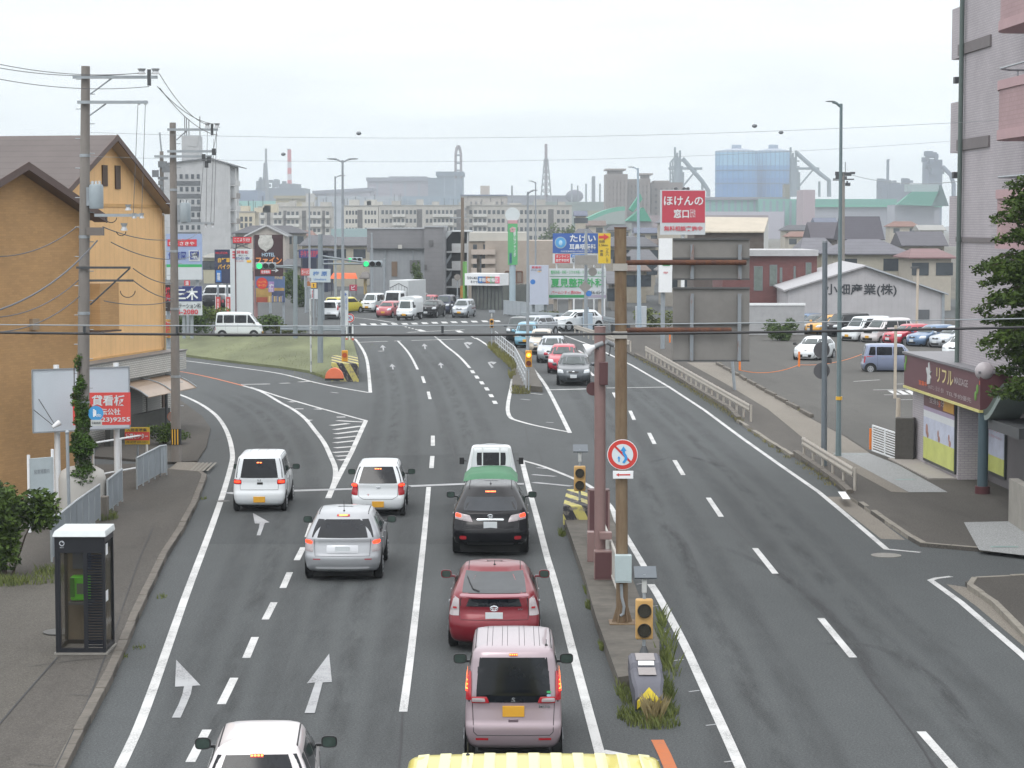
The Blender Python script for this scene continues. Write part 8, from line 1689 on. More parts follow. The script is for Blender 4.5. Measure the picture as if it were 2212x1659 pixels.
# round white sign and tall green sign
A = Yat(1107, 195); t = A.T('pole_sign', 'tall green vertical club sign under a round white disc on a pale pole', 'sign'); tubep(t, 'pole', M('pole_pale_blue', '9aabb4', .5, var=.04), [(0, 0, 0), A(1107, 572)], .28, 16)
a, b = A(1097, 572), A(1118, 483); pn = part(t, 'green_panel', M('club_green', '58a36c', .5, var=.04), (a[0], -.3, a[2], b[0], .3, b[2])); text(pn, '和歌山ジャンボ', a[0] + .62, -.32, (a[2] + b[2]) / 2 + .2, .26, (b[2] - a[2]) * .72, TW, vert=True); text(pn, '倶楽部', a[0] + .25, -.32, a[2] + .6, .26, .95, TN, vert=True); part(pn, 'pink_top', M('pale_pink', 'b98f95', .5), (a[0], -.31, b[2], b[0], .31, b[2] + .3))
m = MB()
for i in range(5): q = math.pi / 2 + i * 2 * math.pi / 5; m.ball((a[0] + .42 + .16 * math.cos(q), -.32, b[2] - .55 + .16 * math.sin(q)), .11, sq=(1, .1, 1))
m.build('flower_emblem', M('pale_pink', 'b98f95', .5), pn); c = A(1107, 464); m = MB(); m.tube([(c[0], -.18, c[2]), (c[0], .18, c[2])], 15.7 / A.k, 40); m.build('disc', M('disc_white', 'c3cbcd', .5, var=.05, sc=3), t); tubep(t, 'neck', GREYP, [(c[0], 0, b[2]), (c[0], 0, c[2] - .5)], .1, 8)
# insurance sign
t, A, pn = board('big red and white insurance sign on a white pillar behind the sign backs', 1427, 410, 1524, 507, 140, BW, [('ほけんの', 1434, 424, 1519, 444, TW, .03), ('窓口', 1455, 452, 1488, 471, TW, .04), ('近代的', 1490, 452, 1502, 470, TW, .0), ('無料相談実施中', 1434, 488, 1517, 499, TR, .03)], bands=[(1430, 412, 1523, 481, M('insurance_red', 'b23a4b', .5, var=.03))], th=.6)
a, b = A(1424, 618), A(1452, 515); part(t, 'pillar', WHITE, (a[0], -.1, a[2] - .4, b[0], .7, b[2])); tubep(t, 'pillar_post', GREYP, [(A(1436, 0)[0], .3, 0), (A(1436, 0)[0], .3, a[2])], .14, 8); tubep(t, 'pillar_post', WHITE, [A(1475, 620, .3)[:2] + (0,), A(1475, 505, .3)], .12, 8); part(t, 'tag', MC['stripe_green'], (A(1434, 0)[0], -.14, A(0, 574)[2], A(1450, 0)[0], -.1, A(0, 568)[2])); text(t, '伊勢屋', A(1441, 0)[0], -.15, A(0, 589)[2], .3, .14, TR)
m = MB()
for u in (1460, 1486, 1478): c = A(u, 408, .2); m.ball(c, .12)
m.build('top_lamps', STEELD, t)
board('grey lattice plate sign back on the signal mast by the white cabinet', 1242, 551, 1290, 572, 162, MC['sign_back_grey2'], th=.05)
# assorted small signs and shop fronts at the far left
board('black and red vertical sign glimpsed between the ochre house and second pole', 355, 615, 370, 672, 130, M('black_face', '2c2424', .5), [('焼肉', 358, 620, 368, 650, TR, .04, 1)], posts=(362,)); board('red yellow banner below the black sign beside the second pole', 355, 690, 370, 730, 128, M('banner_mix', 'a8803f', .6, var=.5, sc=3), [('特価', 358, 694, 367, 726, TR, .04, 1)], posts=(362,))
board('white board with red vertical letters between the brick wall and second pole', 358, 790, 367, 824, 96, BW, [('営業中', 359.5, 793, 366, 822, TR, .04, 1)], posts=(362,), pr=.04); t, A, pn = board('yellow and black striped post board below the red lettering', 359, 828, 367, 853, 95.5, YEL, [], posts=(363,), pr=.04, bands=[(360.5, 829, 362, 852, BLACK), (364, 829, 365.5, 852, BLACK)])
# ================================================================ DISTANT STEELWORKS
def fmat(c): return M('far_' + c, c, .8, var=.05, sc=.02)
def fbox(label, u0, u1, vt, Y, col, depth=60, vb=None, name='factory_hall', cat='factory', roofc=None, slope=0, lines=0, t=None, pn='wall'):
 A = Yat(u0, Y); own = t is None
 if own: t = A.T(name, label, cat)
 a = A(u0, vt); b = A(u1, vt - slope); z0 = A(0, vb)[2] + A.p.z if vb else 0
 m = MB(); m.extr([(0, 0, z0), (b[0], 0, z0), (b[0], 0, b[2]), (0, 0, a[2])], (0, depth, 0)); m.build(pn, fmat(col), t)
 if roofc: h = (b[2] - z0); m = MB(); m.extr([(-1, -2, a[2] - h * .02), (b[0] + 1, -2, b[2] - h * .02), (b[0] + 1, -2, b[2] + h * .05), (-1, -2, a[2] + h * .05)], (0, depth + 4, 0)); m.build('roof', fmat(roofc), t)
 for i in range(lines): x = b[0] * (i + .7) / (lines + .4); m = MB(); m.box(x - .6, -.6, z0, x + .6, -.02, a[2] * .96); m.build('pilaster', fmat('6d7a86'), t)
 return t, A
def cyl(t, A, u, vt, vb, rpx, col, name='stack', Y=0, rt=None, bands=None):
 a = A(u, vt); b = A(u, vb); r = rpx / A.k; z0 = b[2]
 if bands:
  for i, c in enumerate(bands):
   p0 = z0 + (a[2] - z0) * i / len(bands); p1 = z0 + (a[2] - z0) * (i + 1) / len(bands); q0 = r * (1.15 - .2 * i / len(bands)); q1 = r * (1.15 - .2 * (i + 1) / len(bands)); m = MB(); m.tube([(a[0], 0, p0), (a[0], 0, p1)], [q0, q1], 16); m.build('painted_band', fmat(c), t)
 else: m = MB(); m.tube([(a[0], 0, z0), (a[0], 0, a[2])], [r, rt / A.k if rt else r], 16); m.build(name, fmat(col), t)
def chimney(label, u, vt, rpx, col, Y=1900, bands=None, vb=500, lattice=False, rt=None):
 A = Yat(u, Y); t = A.T('chimney', label, 'chimney'); cyl(t, A, u, vt, vb, rpx, col, 'shaft', bands=bands, rt=rt)
 if lattice:
  m = MB(); w0, w1 = lattice[0] / A.k, lattice[1] / A.k; zt = A(u, lattice[2])[2]; zb = A(u, 440)[2]
  for sx in (-1, 1):
   for sy in (-1, 1): m.tube([(sx * w0, sy * w0, zb), (sx * w1, sy * w1, zt)], .55, 4)
  n = 7
  for i in range(n):
   f0, f1 = i / n, (i + 1) / n; q0 = w0 + (w1 - w0) * f0; q1 = w0 + (w1 - w0) * f1; za, zc = zb + (zt - zb) * f0, zb + (zt - zb) * f1
   for sy in (-1, 1): m.tube([(-q0, sy * q0, za), (q1, sy * q1, zc)], .3, 4); m.tube([(q0, sy * q0, za), (-q1, sy * q1, zc)], .3, 4); m.tube([(-q1, sy * q1, zc), (q1, sy * q1, zc)], .3, 4)
  m.build('lattice_frame', fmat('6a6f75'), t)
 else: m = MB(); zt = A(u, vt)[2]; m.tube([(0, 0, zt - .5), (0, 0, zt + .5)], rpx / A.k * .9, 12); m.build('rim', fmat('55585c'), t)
 return t, A
fbox('low dark blue-grey factory shed far left, right of the apartment block', 505, 556, 411, 1900, '3f5272'); fbox('pale teal strip roof in front of the far left shed', 500, 600, 434, 1500, '6fa39a')
t, A = fbox('cluttered plant building under the two slender stacks', 553, 657, 406, 2000, '4c5663', lines=0); fbox('', 560, 640, 401, 0, '5b6068', t=t) if 0 else None
rr = random.Random(21); m = MB()
for i in range(40):
 u = 556 + rr.random() ** 1.3 * 90; v = 405 - rr.random() * 14 * (1 if u < 600 else .3); c = A(u, v); s = rr.uniform(1, 4); m.cbox((c[0], rr.uniform(0, 40), c[2]), (s, s, A(0, v)[2] * .0 + rr.uniform(2, 9)))
m.build('pipework', fmat('5a626b'), t)
chimney('slender grey stack with lattice frame, left of the red and white one', 574.5, 321, 2.4, '6f7075', 2000, lattice=(7, 2.5, 352)); chimney('red and white banded chimney', 625, 323, 4.2, '', 2050, bands=['b04a52', 'b9b4b6', 'b5474f', 'b0acb0', 'b04650', 'a9434d'], vb=402)
fbox('cream warehouse with brown bands in front of the red and white chimney', 596, 661, 427, 1300, 'a89c78', vb=None, roofc='8f866a'); fbox('slim pale stair tower beside the cream warehouse', 661, 677, 418, 1290, 'a4a2a0', 12)
fbox('long pinkish grey shed stretching toward the big works', 678, 800, 417, 1950, '7d7780', slope=7, roofc='5e5d6b', lines=3); fbox('big pinkish grey works hall with stepped roof', 794, 926, 389, 2050, '7b737d', lines=4, roofc='5d5b68'); fbox('raised roof section on top of the pinkish works', 840, 921, 381, 2070, '60606c', 40)
fbox('tall blue-grey works block below the twin-leg chimney', 944, 999, 377, 2000, '4f6170', slope=0, lines=2, roofc='465666'); fbox('blue-grey annex left of the tall works block', 925, 946, 384, 2010, '566574', 50); fbox('low blue hall in front of the works halls', 865, 1012, 424, 1900, '566b7b', lines=6); fbox('pale grey low hall with faded lettering left of the blue hall', 682, 866, 424, 1880, '7f858c', lines=5)
A = Yat(990, 2000); t = A.T('chimney', 'twin-legged chimney joined at the top above the blue-grey works', 'chimney'); m = MB()
for s in (-1, 1): m.tube([A(990 + s * 6, 385), A(990 + s * 5.6, 332), A(990 + s * 2.6, 318)], [1.25, 1.2, 1.4], 10)
m.tube([A(990, 320), A(990, 314)], 1.9, 10); m.build('legs', fmat('6a5c60'), t); m = MB()
for v in (335, 352, 368): m.tube([A(985, v), A(995, v)], .9, 6)
m.build('struts', fmat('55606a'), t)
def apt(label, u0, u1, vt, Y, col, sx, rows, cols, name='apartment_block'):
 t, A = fbox(label, u0, u1, vt, Y, col, 25, name=name, cat='apartment block'); w = A(u1, vt)[0]; H_ = A(0, vt)[2]
 for r in range(rows):
  z = H_ - 4 - r * 3.0; m = MB(); m.box(.5, -.6, z, w - .5, -.02, z + 1.1); m.build('balcony_band', fmat(sx), t)
 for c in range(cols): x = w * (c + .5) / cols; m = MB(); m.box(x - .7, -.65, 0, x + .7, -.01, H_ - 2); m.build('divider', fmat(col), t)
 return t, A
t, A = apt('pale cream high apartment row behind the brown pole', 995, 1096, 423, 1100, 'a09a92', '6b6a6b', 8, 9); part(t, 'penthouse', fmat('a8a098'), (A(1037, 0)[0], 2, A(0, 425)[2], A(1057, 0)[0], 12, A(0, 401)[2])); part(t, 'roof', fmat('54607a'), (0, -1, A(0, 423)[2], A(1096, 0)[0], 26, A(0, 420.5)[2]))
fbox('long dark purple-grey plant roofline in the middle distance', 1066, 1230, 422, 2000, '4a4854', 60); fbox('lower green-grey trees and sheds strip below the plant roofline', 1150, 1310, 436, 1500, '5f6d66', 40, name='shed', cat='shed')
chimney('short dark stub chimney left of the lattice chimney', 1106, 402, 2.0, '4f5157'); chimney('tall chimney inside a lattice tower, tallest in the middle', 1179.5, 311, 3.1, '6b565c', 1900, lattice=(12, 3.5, 343))
for u, vt, r, lb in ((1235, 398, 1.9, 'pale'), (1248, 402, 1.6, 'dark stub'), (1266, 398, 2, 'second pale'), (1282, 382, 4, 'thick'), (1296, 398, 2, 'third pale')): chimney('%s stack in the cluster left of the twin towers' % lb, u, vt, r, '6c757a' if 'pale' in lb else '585e64')
A = Yat(1240, 1950); t = A.T('tank', 'dark domed tank behind the small stacks', 'tank'); m = MB(); c = A(1241, 424); m.ball(c, 19 / A.k, sq=(1, 1, .75)); m.build('dome', fmat('4f4e5c'), t)
def tower(label, u0, u1, vt, Y, ph):
 t, A = apt(label, u0, u1, vt, Y, '77706d', '55514f', 12, 6, 'apartment_tower'); a, b = A(ph[0], vt), A(ph[1], ph[2]); part(t, 'penthouse', fmat('857d79'), (a[0], 3, a[2], b[0], 20, b[2]), (a[0] - 1.5, 1, b[2] - .8, b[0] + 1.5, 22, b[2])); return t, A
tower('grey-brown apartment tower, left and tallest of three near the lamp', 1309, 1356, 376, 1050, (1315, 1346, 364)); tower('middle grey-brown apartment slab behind the lamp post', 1356, 1405, 387, 1060, (1388, 1404, 374)); tower('right grey-brown apartment slab beside the insurance sign', 1405, 1475, 394, 1070, (1420, 1440, 390))
def furnace(label, u, s, vb=425, pipe=((12, 342), (55, 392), (68, 412))):
 A = Yat(u, 1900); t = A.T('blast_furnace', label, 'blast furnace'); c = fmat('56656d'); m = MB()
 m.tube([A(u + 3 * s, vb), A(u + 3 * s, 365)], [13 * s / A.k, 9 * s / A.k], 12); m.tube([A(u + 2 * s, 366), A(u + 2 * s, 340)], 7 * s / A.k, 10); m.build('furnace', c, t); m = MB()
 for dx, vt in ((-4, 318), (1, 330), (7, 325)): m.tube([A(u + dx * s, 365), A(u + dx * s, vt)], 1.0, 6)
 for dx in (-14, -9, 14): m.tube([A(u + dx * s, vb), A(u + dx * s, 350 if dx < 0 else 372)], .8, 5)
 for v in (348, 360, 374, 388): m.tube([A(u - 13 * s, v), A(u + 14 * s, v)], .6, 5)
 m.tube([A(u - 13 * s, 350), A(u, 335)], .8, 5); m.build('frame', c, t)
 m = MB(); m.tube([A(u + pipe[0][0] * s, pipe[0][1])] + [A(u + a * s, b) for a, b in pipe[1:]] + [A(u + pipe[-1][0] * s, vb)], 1.9, 8); m.tube([A(u - 18 * s, 364), A(u + 55 * s, 364)], 1.1, 5); m.tube([A(u + 42 * s, 367), A(u + 14 * s, 402)], .8, 5); m.tube([A(u + 55 * s, 392), A(u + 55 * s, vb)], 1.1, 5); m.build('downcomer_pipe', c, t)
furnace('blast furnace with a long slanting pipe above the insurance sign', 1462, 1.0); furnace('second blast furnace right of the blue gas holders, pipe slanting right', 1712, 1.05, pipe=((8, 330), (55, 374), (75, 390)))
t, A = fbox('dark third furnace structure near the right apartment building', 2003, 2036, 345, 1800, '4a5568', 25, name='blast_furnace', cat='blast furnace'); m = MB(); rr = random.Random(4)
for i in range(26): c = A(2003 + rr.random() * 34, 330 + rr.random() * 50); m.cbox((c[0], rr.uniform(-4, 10), c[2]), (rr.uniform(2, 7), 4, rr.uniform(2, 7)))
m.tube([A(2036, 360), A(2054, 378), A(2060, 398), A(2060, 430)], 1.8, 8); m.build('pipework', fmat('4a5568'), t)
chimney('dark chimney rising over the cluttered plant at the right', 1918, 345, 3, '4c5666', 1850); t, A = fbox('cluttered dark plant around the right chimney', 1903, 1970, 398, 1850, '4c5666', 25); m = MB()
for i in range(24): c = A(1903 + rr.random() * 66, 390 + rr.random() * 10); m.cbox((c[0], rr.uniform(0, 20), c[2]), (rr.uniform(2, 6), 4, rr.uniform(2, 6)))
m.build('pipework', fmat('4c5666'), t)
for i, (u0, u1, lb) in enumerate(((1545, 1634, 'left of two large blue banded gas holders'), (1632, 1706, 'right of two large blue banded gas holders'))):
 Y = 1880 - i * 0; A = Yat((u0 + u1) / 2, Y + i * 25); t = A.T('gas_holder', lb, 'gas holder', group='blue gas holders'); r = (u1 - u0) / 2 / A.k
 for v0, v1, c in ((480, 385, '2a6aa5'), (385, 358, '3d7cb0'), (358, 330, '6fa0bf'), (330, 326, '8a98a8')): m = MB(); m.tube([(0, 0, A(0, v0)[2]), (0, 0, A(0, v1)[2])], r, 40); m.build('shell_band', fmat(c), t)
 m = MB(); z = A(0, 326)[2]; m.tube([(0, 0, z), (0, 0, z + 1.6), (0, 0, z + 2.6)], [r, r * .45, .5], 40, cap=False); m.build('dome_roof', fmat('8f98a8'), t); m = MB(); m.tube([(0, 0, z + 1.5), (0, 0, A(0, 313)[2])], 4.2, 14); m.build('vent', fmat('7d8ea3'), t)
 m = MB()
 for k in range(24): q = 2 * math.pi * k / 24; m.tube([(r * math.cos(q), r * math.sin(q), 0), (r * math.cos(q), r * math.sin(q), z)], .35, 4)
 m.build('ribs', fmat('41719c'), t)
 for v in (370, 398): m = MB(); m.tube([(0, 0, A(0, v)[2]), (0, 0, A(0, v)[2] + 1)], r + .5, 40); m.build('gallery', fmat('2c5580'), t)
fbox('brown cubic shed in front of the gas holders', 1695, 1706, 398, 1300, '6c675a', 12, name='shed', cat='shed'); fbox('long green roofed mill below the gas holders', 1524, 1694, 430, 1250, '5a9184', roofc='6a6a70', lines=12); fbox('white fascia strip below the green mill roof', 1411, 1694, 457, 1230, '9d9aa4', 20); fbox('green glazed long roof right of the mill', 1640, 1732, 430, 1240, '5a9184', lines=6)
fbox('narrow pale pink tower between the green roofs', 1734, 1761, 410, 900, '9a8d93', 20, name='tower', cat='building'); fbox('long low pale grey hall under the far right green roof', 1762, 2030, 446, 1200, '8b8d96', 40, roofc='4f9a84'); fbox('thin green roof strip above the pale grey hall', 1762, 1937, 430, 1260, '4f8f80', 40)
A = Yat(1937, 1150); t = A.T('factory_hall', 'bright green pitched roof hall with a pale raised ridge at the right', 'factory'); p = [A(1937, 442), A(1972, 414), A(2034, 414), A(2012, 445)]; m = MB(); m.extr([p[0], p[3], p[2], p[1]], (0, 6, 0)); m.build('roof', fmat('3c8270'), t); m = MB(); a, b = A(1962, 414), A(2030, 398); m.box(a[0], 2, a[2], b[0], 12, b[2]); m.build('ridge', fmat('8c9a9c'), t); m = MB(); m.extr([A(2012, 445), A(2050, 445), A(2034, 400)], (0, 30, 0)); m.build('gable', fmat('33514f'), t); m = MB(); m.box(0, 7, 0, A(2030, 0)[0], 30, p[0][2]); m.build('wall', fmat('8b8d96'), t)
# green arched and peaked roofs in front of the towers
A = Yat(1265, 620); t = A.T('hall', 'pale green arched roof hall below the apartment towers', 'hall'); a = A(1265, 473); b = A(1350, 446); m = MB(); n = 14; r = [(a[0] + (b[0] - a[0]) * i / n, 0, a[2] + (b[2] - a[2]) * math.sin(math.pi / 2 * i / n)) for i in range(n + 1)]; m.extr(r + [(b[0], 0, a[2] - 1), (a[0], 0, a[2] - 1)], (0, 20, 0)); m.build('arched_roof', fmat('5f9a88'), t); m = MB(); m.extr([(x, -.3, z - 1.2) for x, y, z in r[1:]] + [(b[0], -.3, a[2] - 1.5), (a[0] + 2, -.3, a[2] - 1.5)], (0, .25, 0)); m.build('glazing', fmat('8d9896'), t); m = MB(); m.box(0, 1, 0, b[0] + 2, 18, a[2] - 1); m.build('wall', fmat('8a8f8e'), t)
A = Yat(1354, 640); t = A.T('hall', 'hall with steep green triangular roofs behind the pale blue lamp post', 'hall'); m = MB(); m.extr([A(1352, 478), A(1390, 448), A(1408, 478)], (0, 15, 0)); m.extr([A(1360, 452, -.5), A(1383, 418, -.5), A(1388, 430, -.5), A(1368, 458, -.5)], (0, 8, 0)); m.build('roof', fmat('3f8c74'), t); m = MB(); m.box(A(1352, 0)[0], 1, 0, A(1412, 0)[0], 14, A(0, 478)[2]); m.build('wall', fmat('8d8a90'), t)
fbox('long pinkish wall of low works behind the insurance sign', 1405, 1660, 465, 700, '8f868a', 30, name='works_building', cat='building'); fbox('pale low building between the green hall and the tree clump', 1268, 1310, 455, 640, '938f86', 15, name='building', cat='building'); fbox('long low green-blue roof behind the signal poles', 715, 795, 494, 360, '8fa3a6', 12, name='shed', cat='shed')
# ================================================================ VEGETATION
LF1 = leafm('dark_leaves', '24351a', '566c2c'); LF2 = leafm('hedge_leaves', '2c3d20', '58702f'); LF3 = leafm('grass_blades', '434f28', '727a45'); LF4 = leafm('ivy_leaves', '26331b', '4b6a26'); BARK = M('bark', '4a4038', .9, var=.25, sc=4, bump=.4); LF5 = leafm('dry_grass', '7d7350', '9a8d68')
def leaves(mb, blobs, n, size, rng, flat=.0):
 """n leaf quads spread through ellipsoid blobs [(centre, radii)], clustered near the shell"""
 tot = [b[1][0] * b[1][1] * b[1][2] for b in blobs]; S_ = sum(tot)
 for (c, r), w in zip(blobs, tot):
  for _ in range(max(4, int(n * w / S_))):
   v = Vector((rng.gauss(0, 1), rng.gauss(0, 1), rng.gauss(0, 1))).normalized() * (rng.random() ** .45)
   p = Vector((c[0] + v.x * r[0], c[1] + v.y * r[1], c[2] + v.z * r[2])); s = size * rng.uniform(.6, 1.4)
   a = Vector((rng.gauss(0, 1), rng.gauss(0, 1), rng.gauss(0, .6))).normalized(); b = a.cross(Vector((rng.gauss(0, 1), rng.gauss(0, 1), rng.gauss(0, 1)))).normalized()
   o = len(mb.v); mb.v += [tuple(p - a * s), tuple(p - b * s * .45), tuple(p + a * s), tuple(p + b * s * .45)]; mb.f.append([o, o + 1, o + 2, o + 3]); mb.m.append(0)
def bush(label, u, v, w, h, mat=None, n=1500, size=.09, seed=1, z=0, Y=None, name='bush', d=None, group=None):
 A = Yat(u, Y) if Y else At(u, v, z); t = A.T(name, label, 'bush', group); rng = random.Random(seed); d = d or w * .6; bl = []
 for i in range(12): bl.append(((rng.uniform(-.36, .36) * w, rng.uniform(-.3, .3) * d, h * rng.uniform(.18, .74)), (w * rng.uniform(.15, .26), d * .27, h * rng.uniform(.2, .32))))
 m = MB(); leaves(m, bl, n, size, rng); m.build('foliage', mat or LF2, t); m = MB()
 for i in range(5): b = bl[i][0]; m.tube([(b[0] * .2, b[1] * .2, 0), (b[0] * .6, b[1] * .6, b[2] * .6), b], [.03, .02, .008], 5)
 m.build('stems', BARK, t); return t
# right-hand tree in front of the apartments
A = Yat(2225, 56); t = A.T('tree', 'leafy dark green tree overhanging from the right edge before the apartments', 'tree'); rng = random.Random(8); bl = []; br = MB(); trunk = [(1.2, 0, 0), (1.1, 0, 2.5), (.7, .1, 5.5), (.35, 0, 9.0)]
br.tube(trunk, [.16, .14, .10, .03], 10)
ends = [(2185, 395), (2172, 440), (2150, 470), (2160, 520), (2140, 560), (2110, 582), (2128, 604), (2150, 640), (2118, 662), (2132, 690), (2155, 715), (2120, 742), (2148, 766), (2165, 800), (2178, 845), (2150, 850), (2195, 780), (2195, 700), (2195, 600), (2195, 500), (2200, 440), (2215, 850), (2230, 740), (2230, 620), (2230, 480), (2260, 560), (2260, 700), (2260, 820)]
for i, (u, v) in enumerate(ends):
 e_ = Vector(A(u, v, rng.uniform(-1.0, 1.0))); s0 = Vector((.8 + rng.uniform(-.2, .3), 0, e_.z + rng.uniform(.1, .5))); mid = s0.lerp(e_, .55) + Vector((0, 0, .12)); br.tube([s0, mid, e_], [.035, .022, .006], 5)
 for k in range(5): f = .35 + .65 * k / 4; c = s0.lerp(e_, f); q = 1.25 - .75 * f; bl.append(((c.x + .05, c.y + rng.uniform(-.2, .2), c.z + rng.uniform(-.1, .05)), (.42 * q + .06, .5 * q + .05, .27 * q + .04)))
m = MB(); leaves(m, bl, 30000, .07, rng); br.build('trunk', BARK, t); m.build('crown', LF1, t)
# ivy round the first pole
t = T('ivy', 'ivy climbing the nearest utility pole on the left', 'plant', A1.p); rng = random.Random(3); bl = []
for i in range(46):
 z = i * .097; w = (.27 + .07 * math.sin(i * .7)) if i < 26 else max(.08, .27 - (i - 26) * .012)
 bl.append(((rng.uniform(-.10, .14) - z * .014 + .03, -.1 + rng.uniform(-.1, .05), z), (w, w, .13)))
m = MB(); leaves(m, bl, 17000, .045, rng); m.build('foliage', LF4, t); m = MB()
for k in range(5): q = k * 1.3; m.tube([(.17 * math.cos(q + i * .25), .17 * math.sin(q + i * .25), i * .45) for i in range(10)], .014, 5)
m.build('stems', BARK, t)
bush('leafy bush at the left edge beside the phone booth', 12, 1242, 2.3, 2.3, LF1, 12000, .075, 4, .13, d=1.5)
bush('low clipped hedge in front of the ochre house shop', 352, 958, 1.7, .8, LF1, 2200, .05, 5, .1)
bush('long bushy weeds left part below the blue and white clinic sign', 405, 724, 3.6, 2.0, LF2, 2600, .12, 6, name='bush'); bush('long bushy weeds middle part behind the white van', 448, 722, 3.8, 2.4, leafm('weed_leaves', '38491f', '6d7d35'), 2600, .12, 7); bush('green bushes right of the white van near the guard rail', 575, 721, 3.2, 1.6, LF2, 1800, .12, 8); bush('low weeds along the grey guard rail', 625, 721, 3.0, .9, LF3, 1200, .1, 9)
bush('round green bush before the navy restaurant', 637, 0, 3.0, 4.0, LF2, 2600, .16, 10, Y=215, d=2.5); bush('dark clipped conifer beside the grey metal building', 906, 0, 1.6, 4.2, LF1, 1300, .13, 11, Y=232); bush('dark shrubs at the foot of the grey metal building', 893, 0, 2.2, 1.5, LF1, 900, .13, 12, Y=231)
bush('dark green bush at the corner of the parking lot wall', 1692, 0, 2.6, 1.75, LF2, 2600, .09, 13, Y=150); bush('grassy bank of weeds behind the white equipment box', 1412, 0, 3.2, 2.0, LF3, 1600, .12, 14, Y=168); bush('green shrubs against the warehouse behind the white minivan', 1958, 0, 3.0, 2.2, LF2, 1500, .12, 15, Y=172); bush('pale weeds left of the delivery van against the warehouse', 1822, 0, 2.6, 2.6, LF3, 900, .12, 16, Y=173); bush('weeds under the long grey guard rail beside the white SUV', 1172, 0, 3.0, 1.1, LF3, 1200, .1, 17, Y=178)
for i, (u, v, w, h) in enumerate(((1222, 478, 9, 7), (1250, 486, 8, 6), (1196, 492, 7, 5))): A = Yat(u, 520); bush('distant dark green tree clump %s of the clinic billboard' % ['above left', 'above', 'far left'][i], u, 0, w, A(0, v)[2], LF1, 1600, .35, 30 + i, Y=520, name='tree', d=6, group='distant tree clumps')
def tufts(name, label, spots, n, hgt, mat, seed):
 rng = random.Random(seed); m = MB()
 for (x, y, z, rx, ry) in spots:
  for _ in range(n):
   q = rng.uniform(0, 6.28); rr_ = math.sqrt(rng.random()); px, py = x + rx * rr_ * math.cos(q), y + ry * rr_ * math.sin(q); h = hgt * rng.uniform(.4, 1.2); a = rng.uniform(0, 6.28); lx, ly = math.cos(a) * h * .45, math.sin(a) * h * .45; w = .010 + h * .012
   o = len(m.v); m.v += [(px - w * math.sin(a), py + w * math.cos(a), z), (px + w * math.sin(a), py - w * math.cos(a), z), (px + lx * .4, py + ly * .4, z + h * .6), (px + lx, py + ly, z + h)]; m.f += [[o, o + 1, o + 2], [o, o + 2, o + 3]] if 0 else [[o, o + 1, o + 2], [o + 2, o + 3, o]]; m.m += [0, 0]
 o = m.build(name, mat); tag(o, label, 'weeds', kind='stuff'); return o
sp = lambda u, v, z, rx, ry: (G(u, v, z).x, G(u, v, z).y, z, rx, ry)
tufts('grass', 'weeds growing round the median nose block', [sp(1352, 1500, 0, .16, .9), sp(1370, 1548, 0, .3, .5), sp(1412, 1566, 0, .45, .35), sp(1436, 1540, 0, .22, .5), sp(1442, 1495, 0, .1, .8), sp(1436, 1430, 0, .08, .8)], 230, .19, LF3, 2)
tufts('grass', 'tall weeds on the right edge of the median', [sp(1438, 1390, 0, .15, 1.0), sp(1446, 1440, 0, .18, 1.2), sp(1430, 1345, 0, .1, .6)], 55, .34, LF3, 3)
tufts('grass', 'dry grass clump in front of the median nose', [sp(1412, 1562, 0, .12, .12)], 160, .42, LF5, 4)
tufts('grass', 'weeds in the median kerb joints', [sp(1268, 1280, 0, .05, .35), sp(1272, 1312, 0, .07, .3), sp(1214, 1155, 0, .1, .5), sp(1300, 1402, 0, .04, .2)], 120, .16, LF3, 5)
ed = []
for u, v in ((438, 1078), (322, 1225), (300, 1400), (293, 1330), (262, 1420), (350, 1290), (318, 1262)): ed.append(sp(u, v, .0, .12, .25))
tufts('grass', 'small weeds along the left kerb', ed, 45, .08, LF3, 6)
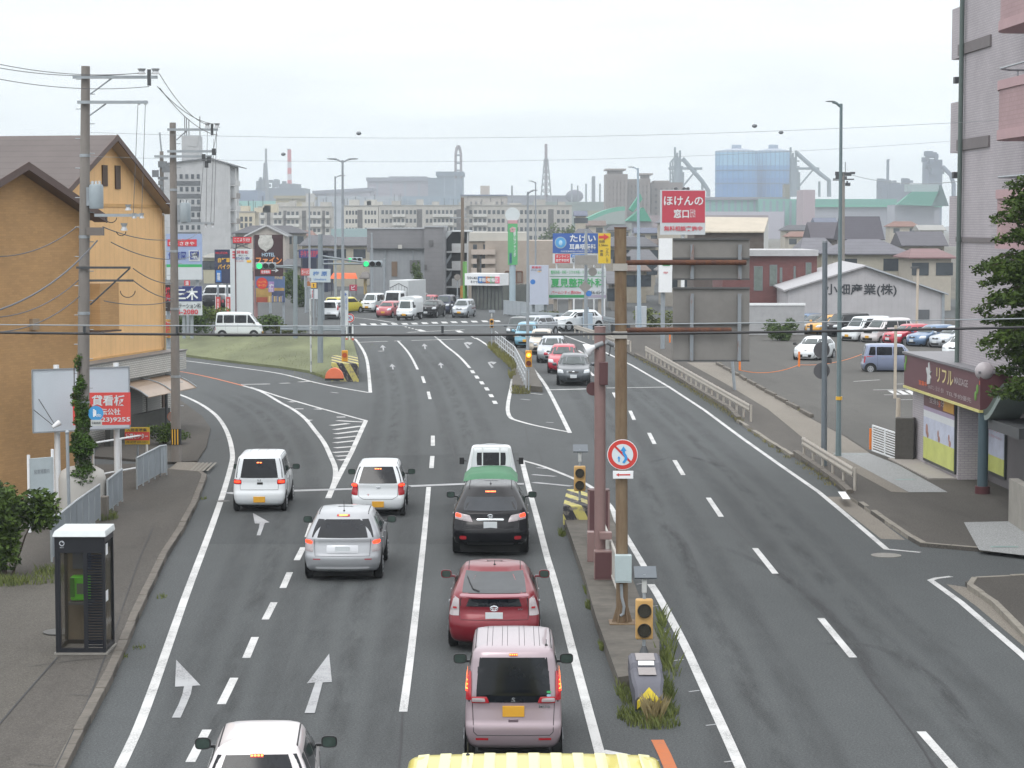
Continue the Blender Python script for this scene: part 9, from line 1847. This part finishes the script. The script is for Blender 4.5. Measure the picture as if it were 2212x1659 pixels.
e2 = [sp(1062 + i * 5.6, 752 + i * 5.0, .2, .25, .9) for i in range(10)] + [sp(1106, 815, .1, .15, 1.5), sp(1125, 850, 0, .5, .5)]; tufts('grass', 'weeds lining the far median by the pipe railing', e2, 110, .4, leafm('weedy_olive', '5a5a30', '7f7d48'), 7)
e3 = []
for i in range(26): f = i / 25; u = 1372 + (1590 - 1372) * f; v = 773 + (908 - 773) * f ** 1.02; e3.append(sp(u + 6, v, .12, .2, .8))
e3 += [sp(1620 + i * 16, 931 + i * 11.5, .02, .12, .5) for i in range(6)] + [sp(1730 + i * 16, 1003 + i * 11, .1, .2, .4) for i in range(5)] + [sp(1553 + i * 22, 786 + i * 12.6, .1, .15, .5) for i in range(9)]
tufts('grass', 'weeds along the right-hand kerb and wheel stops', e3, 34, .12, leafm('kerb_weed', '5f6034', '87804c'), 8)
e4 = [sp(u, v, .14, 1.8, 5.) for u, v in ((470, 760), (520, 752), (560, 775), (620, 785), (420, 765), (680, 800), (640, 770), (590, 740), (700, 815), (735, 775), (755, 750))] + [sp(690 + i * 3, 806 + i * 1.6, .1, .3, .8) for i in range(8)]
tufts('grass', 'short grass over the green traffic island', e4, 110, .09, leafm('island_grass', '6a6f48', '868a60'), 9)
tufts('grass', 'weeds around the foot of the left fence and bush', [sp(70, 1256, .13, .8, .5), sp(112, 1238, .13, .4, .5), sp(20, 1262, .13, .4, .4), sp(232, 1120, .13, .3, .5)], 200, .2, LF3, 10)
# ---- haze
hz = MB(); hz.box(-3300, -60, -1.2, 3300, 3200, 105); h = hz.build('haze', M('haze', 'ffffff'), None); h['kind'] = 'stuff'; h['label'] = 'pale even haze over the whole city'
hm = bpy.data.materials.new('haze_air'); hm.use_nodes = True; hn = hm.node_tree; hn.nodes.clear(); ho = hn.nodes.new('ShaderNodeOutputMaterial'); pv = hn.nodes.new('ShaderNodeVolumePrincipled')
pv.inputs['Color'].default_value = (.86, .94, 1, 1); pv.inputs['Density'].default_value = HAZE; hn.links.new(pv.outputs[0], ho.inputs['Volume']); h.data.materials.clear(); h.data.materials.append(hm)
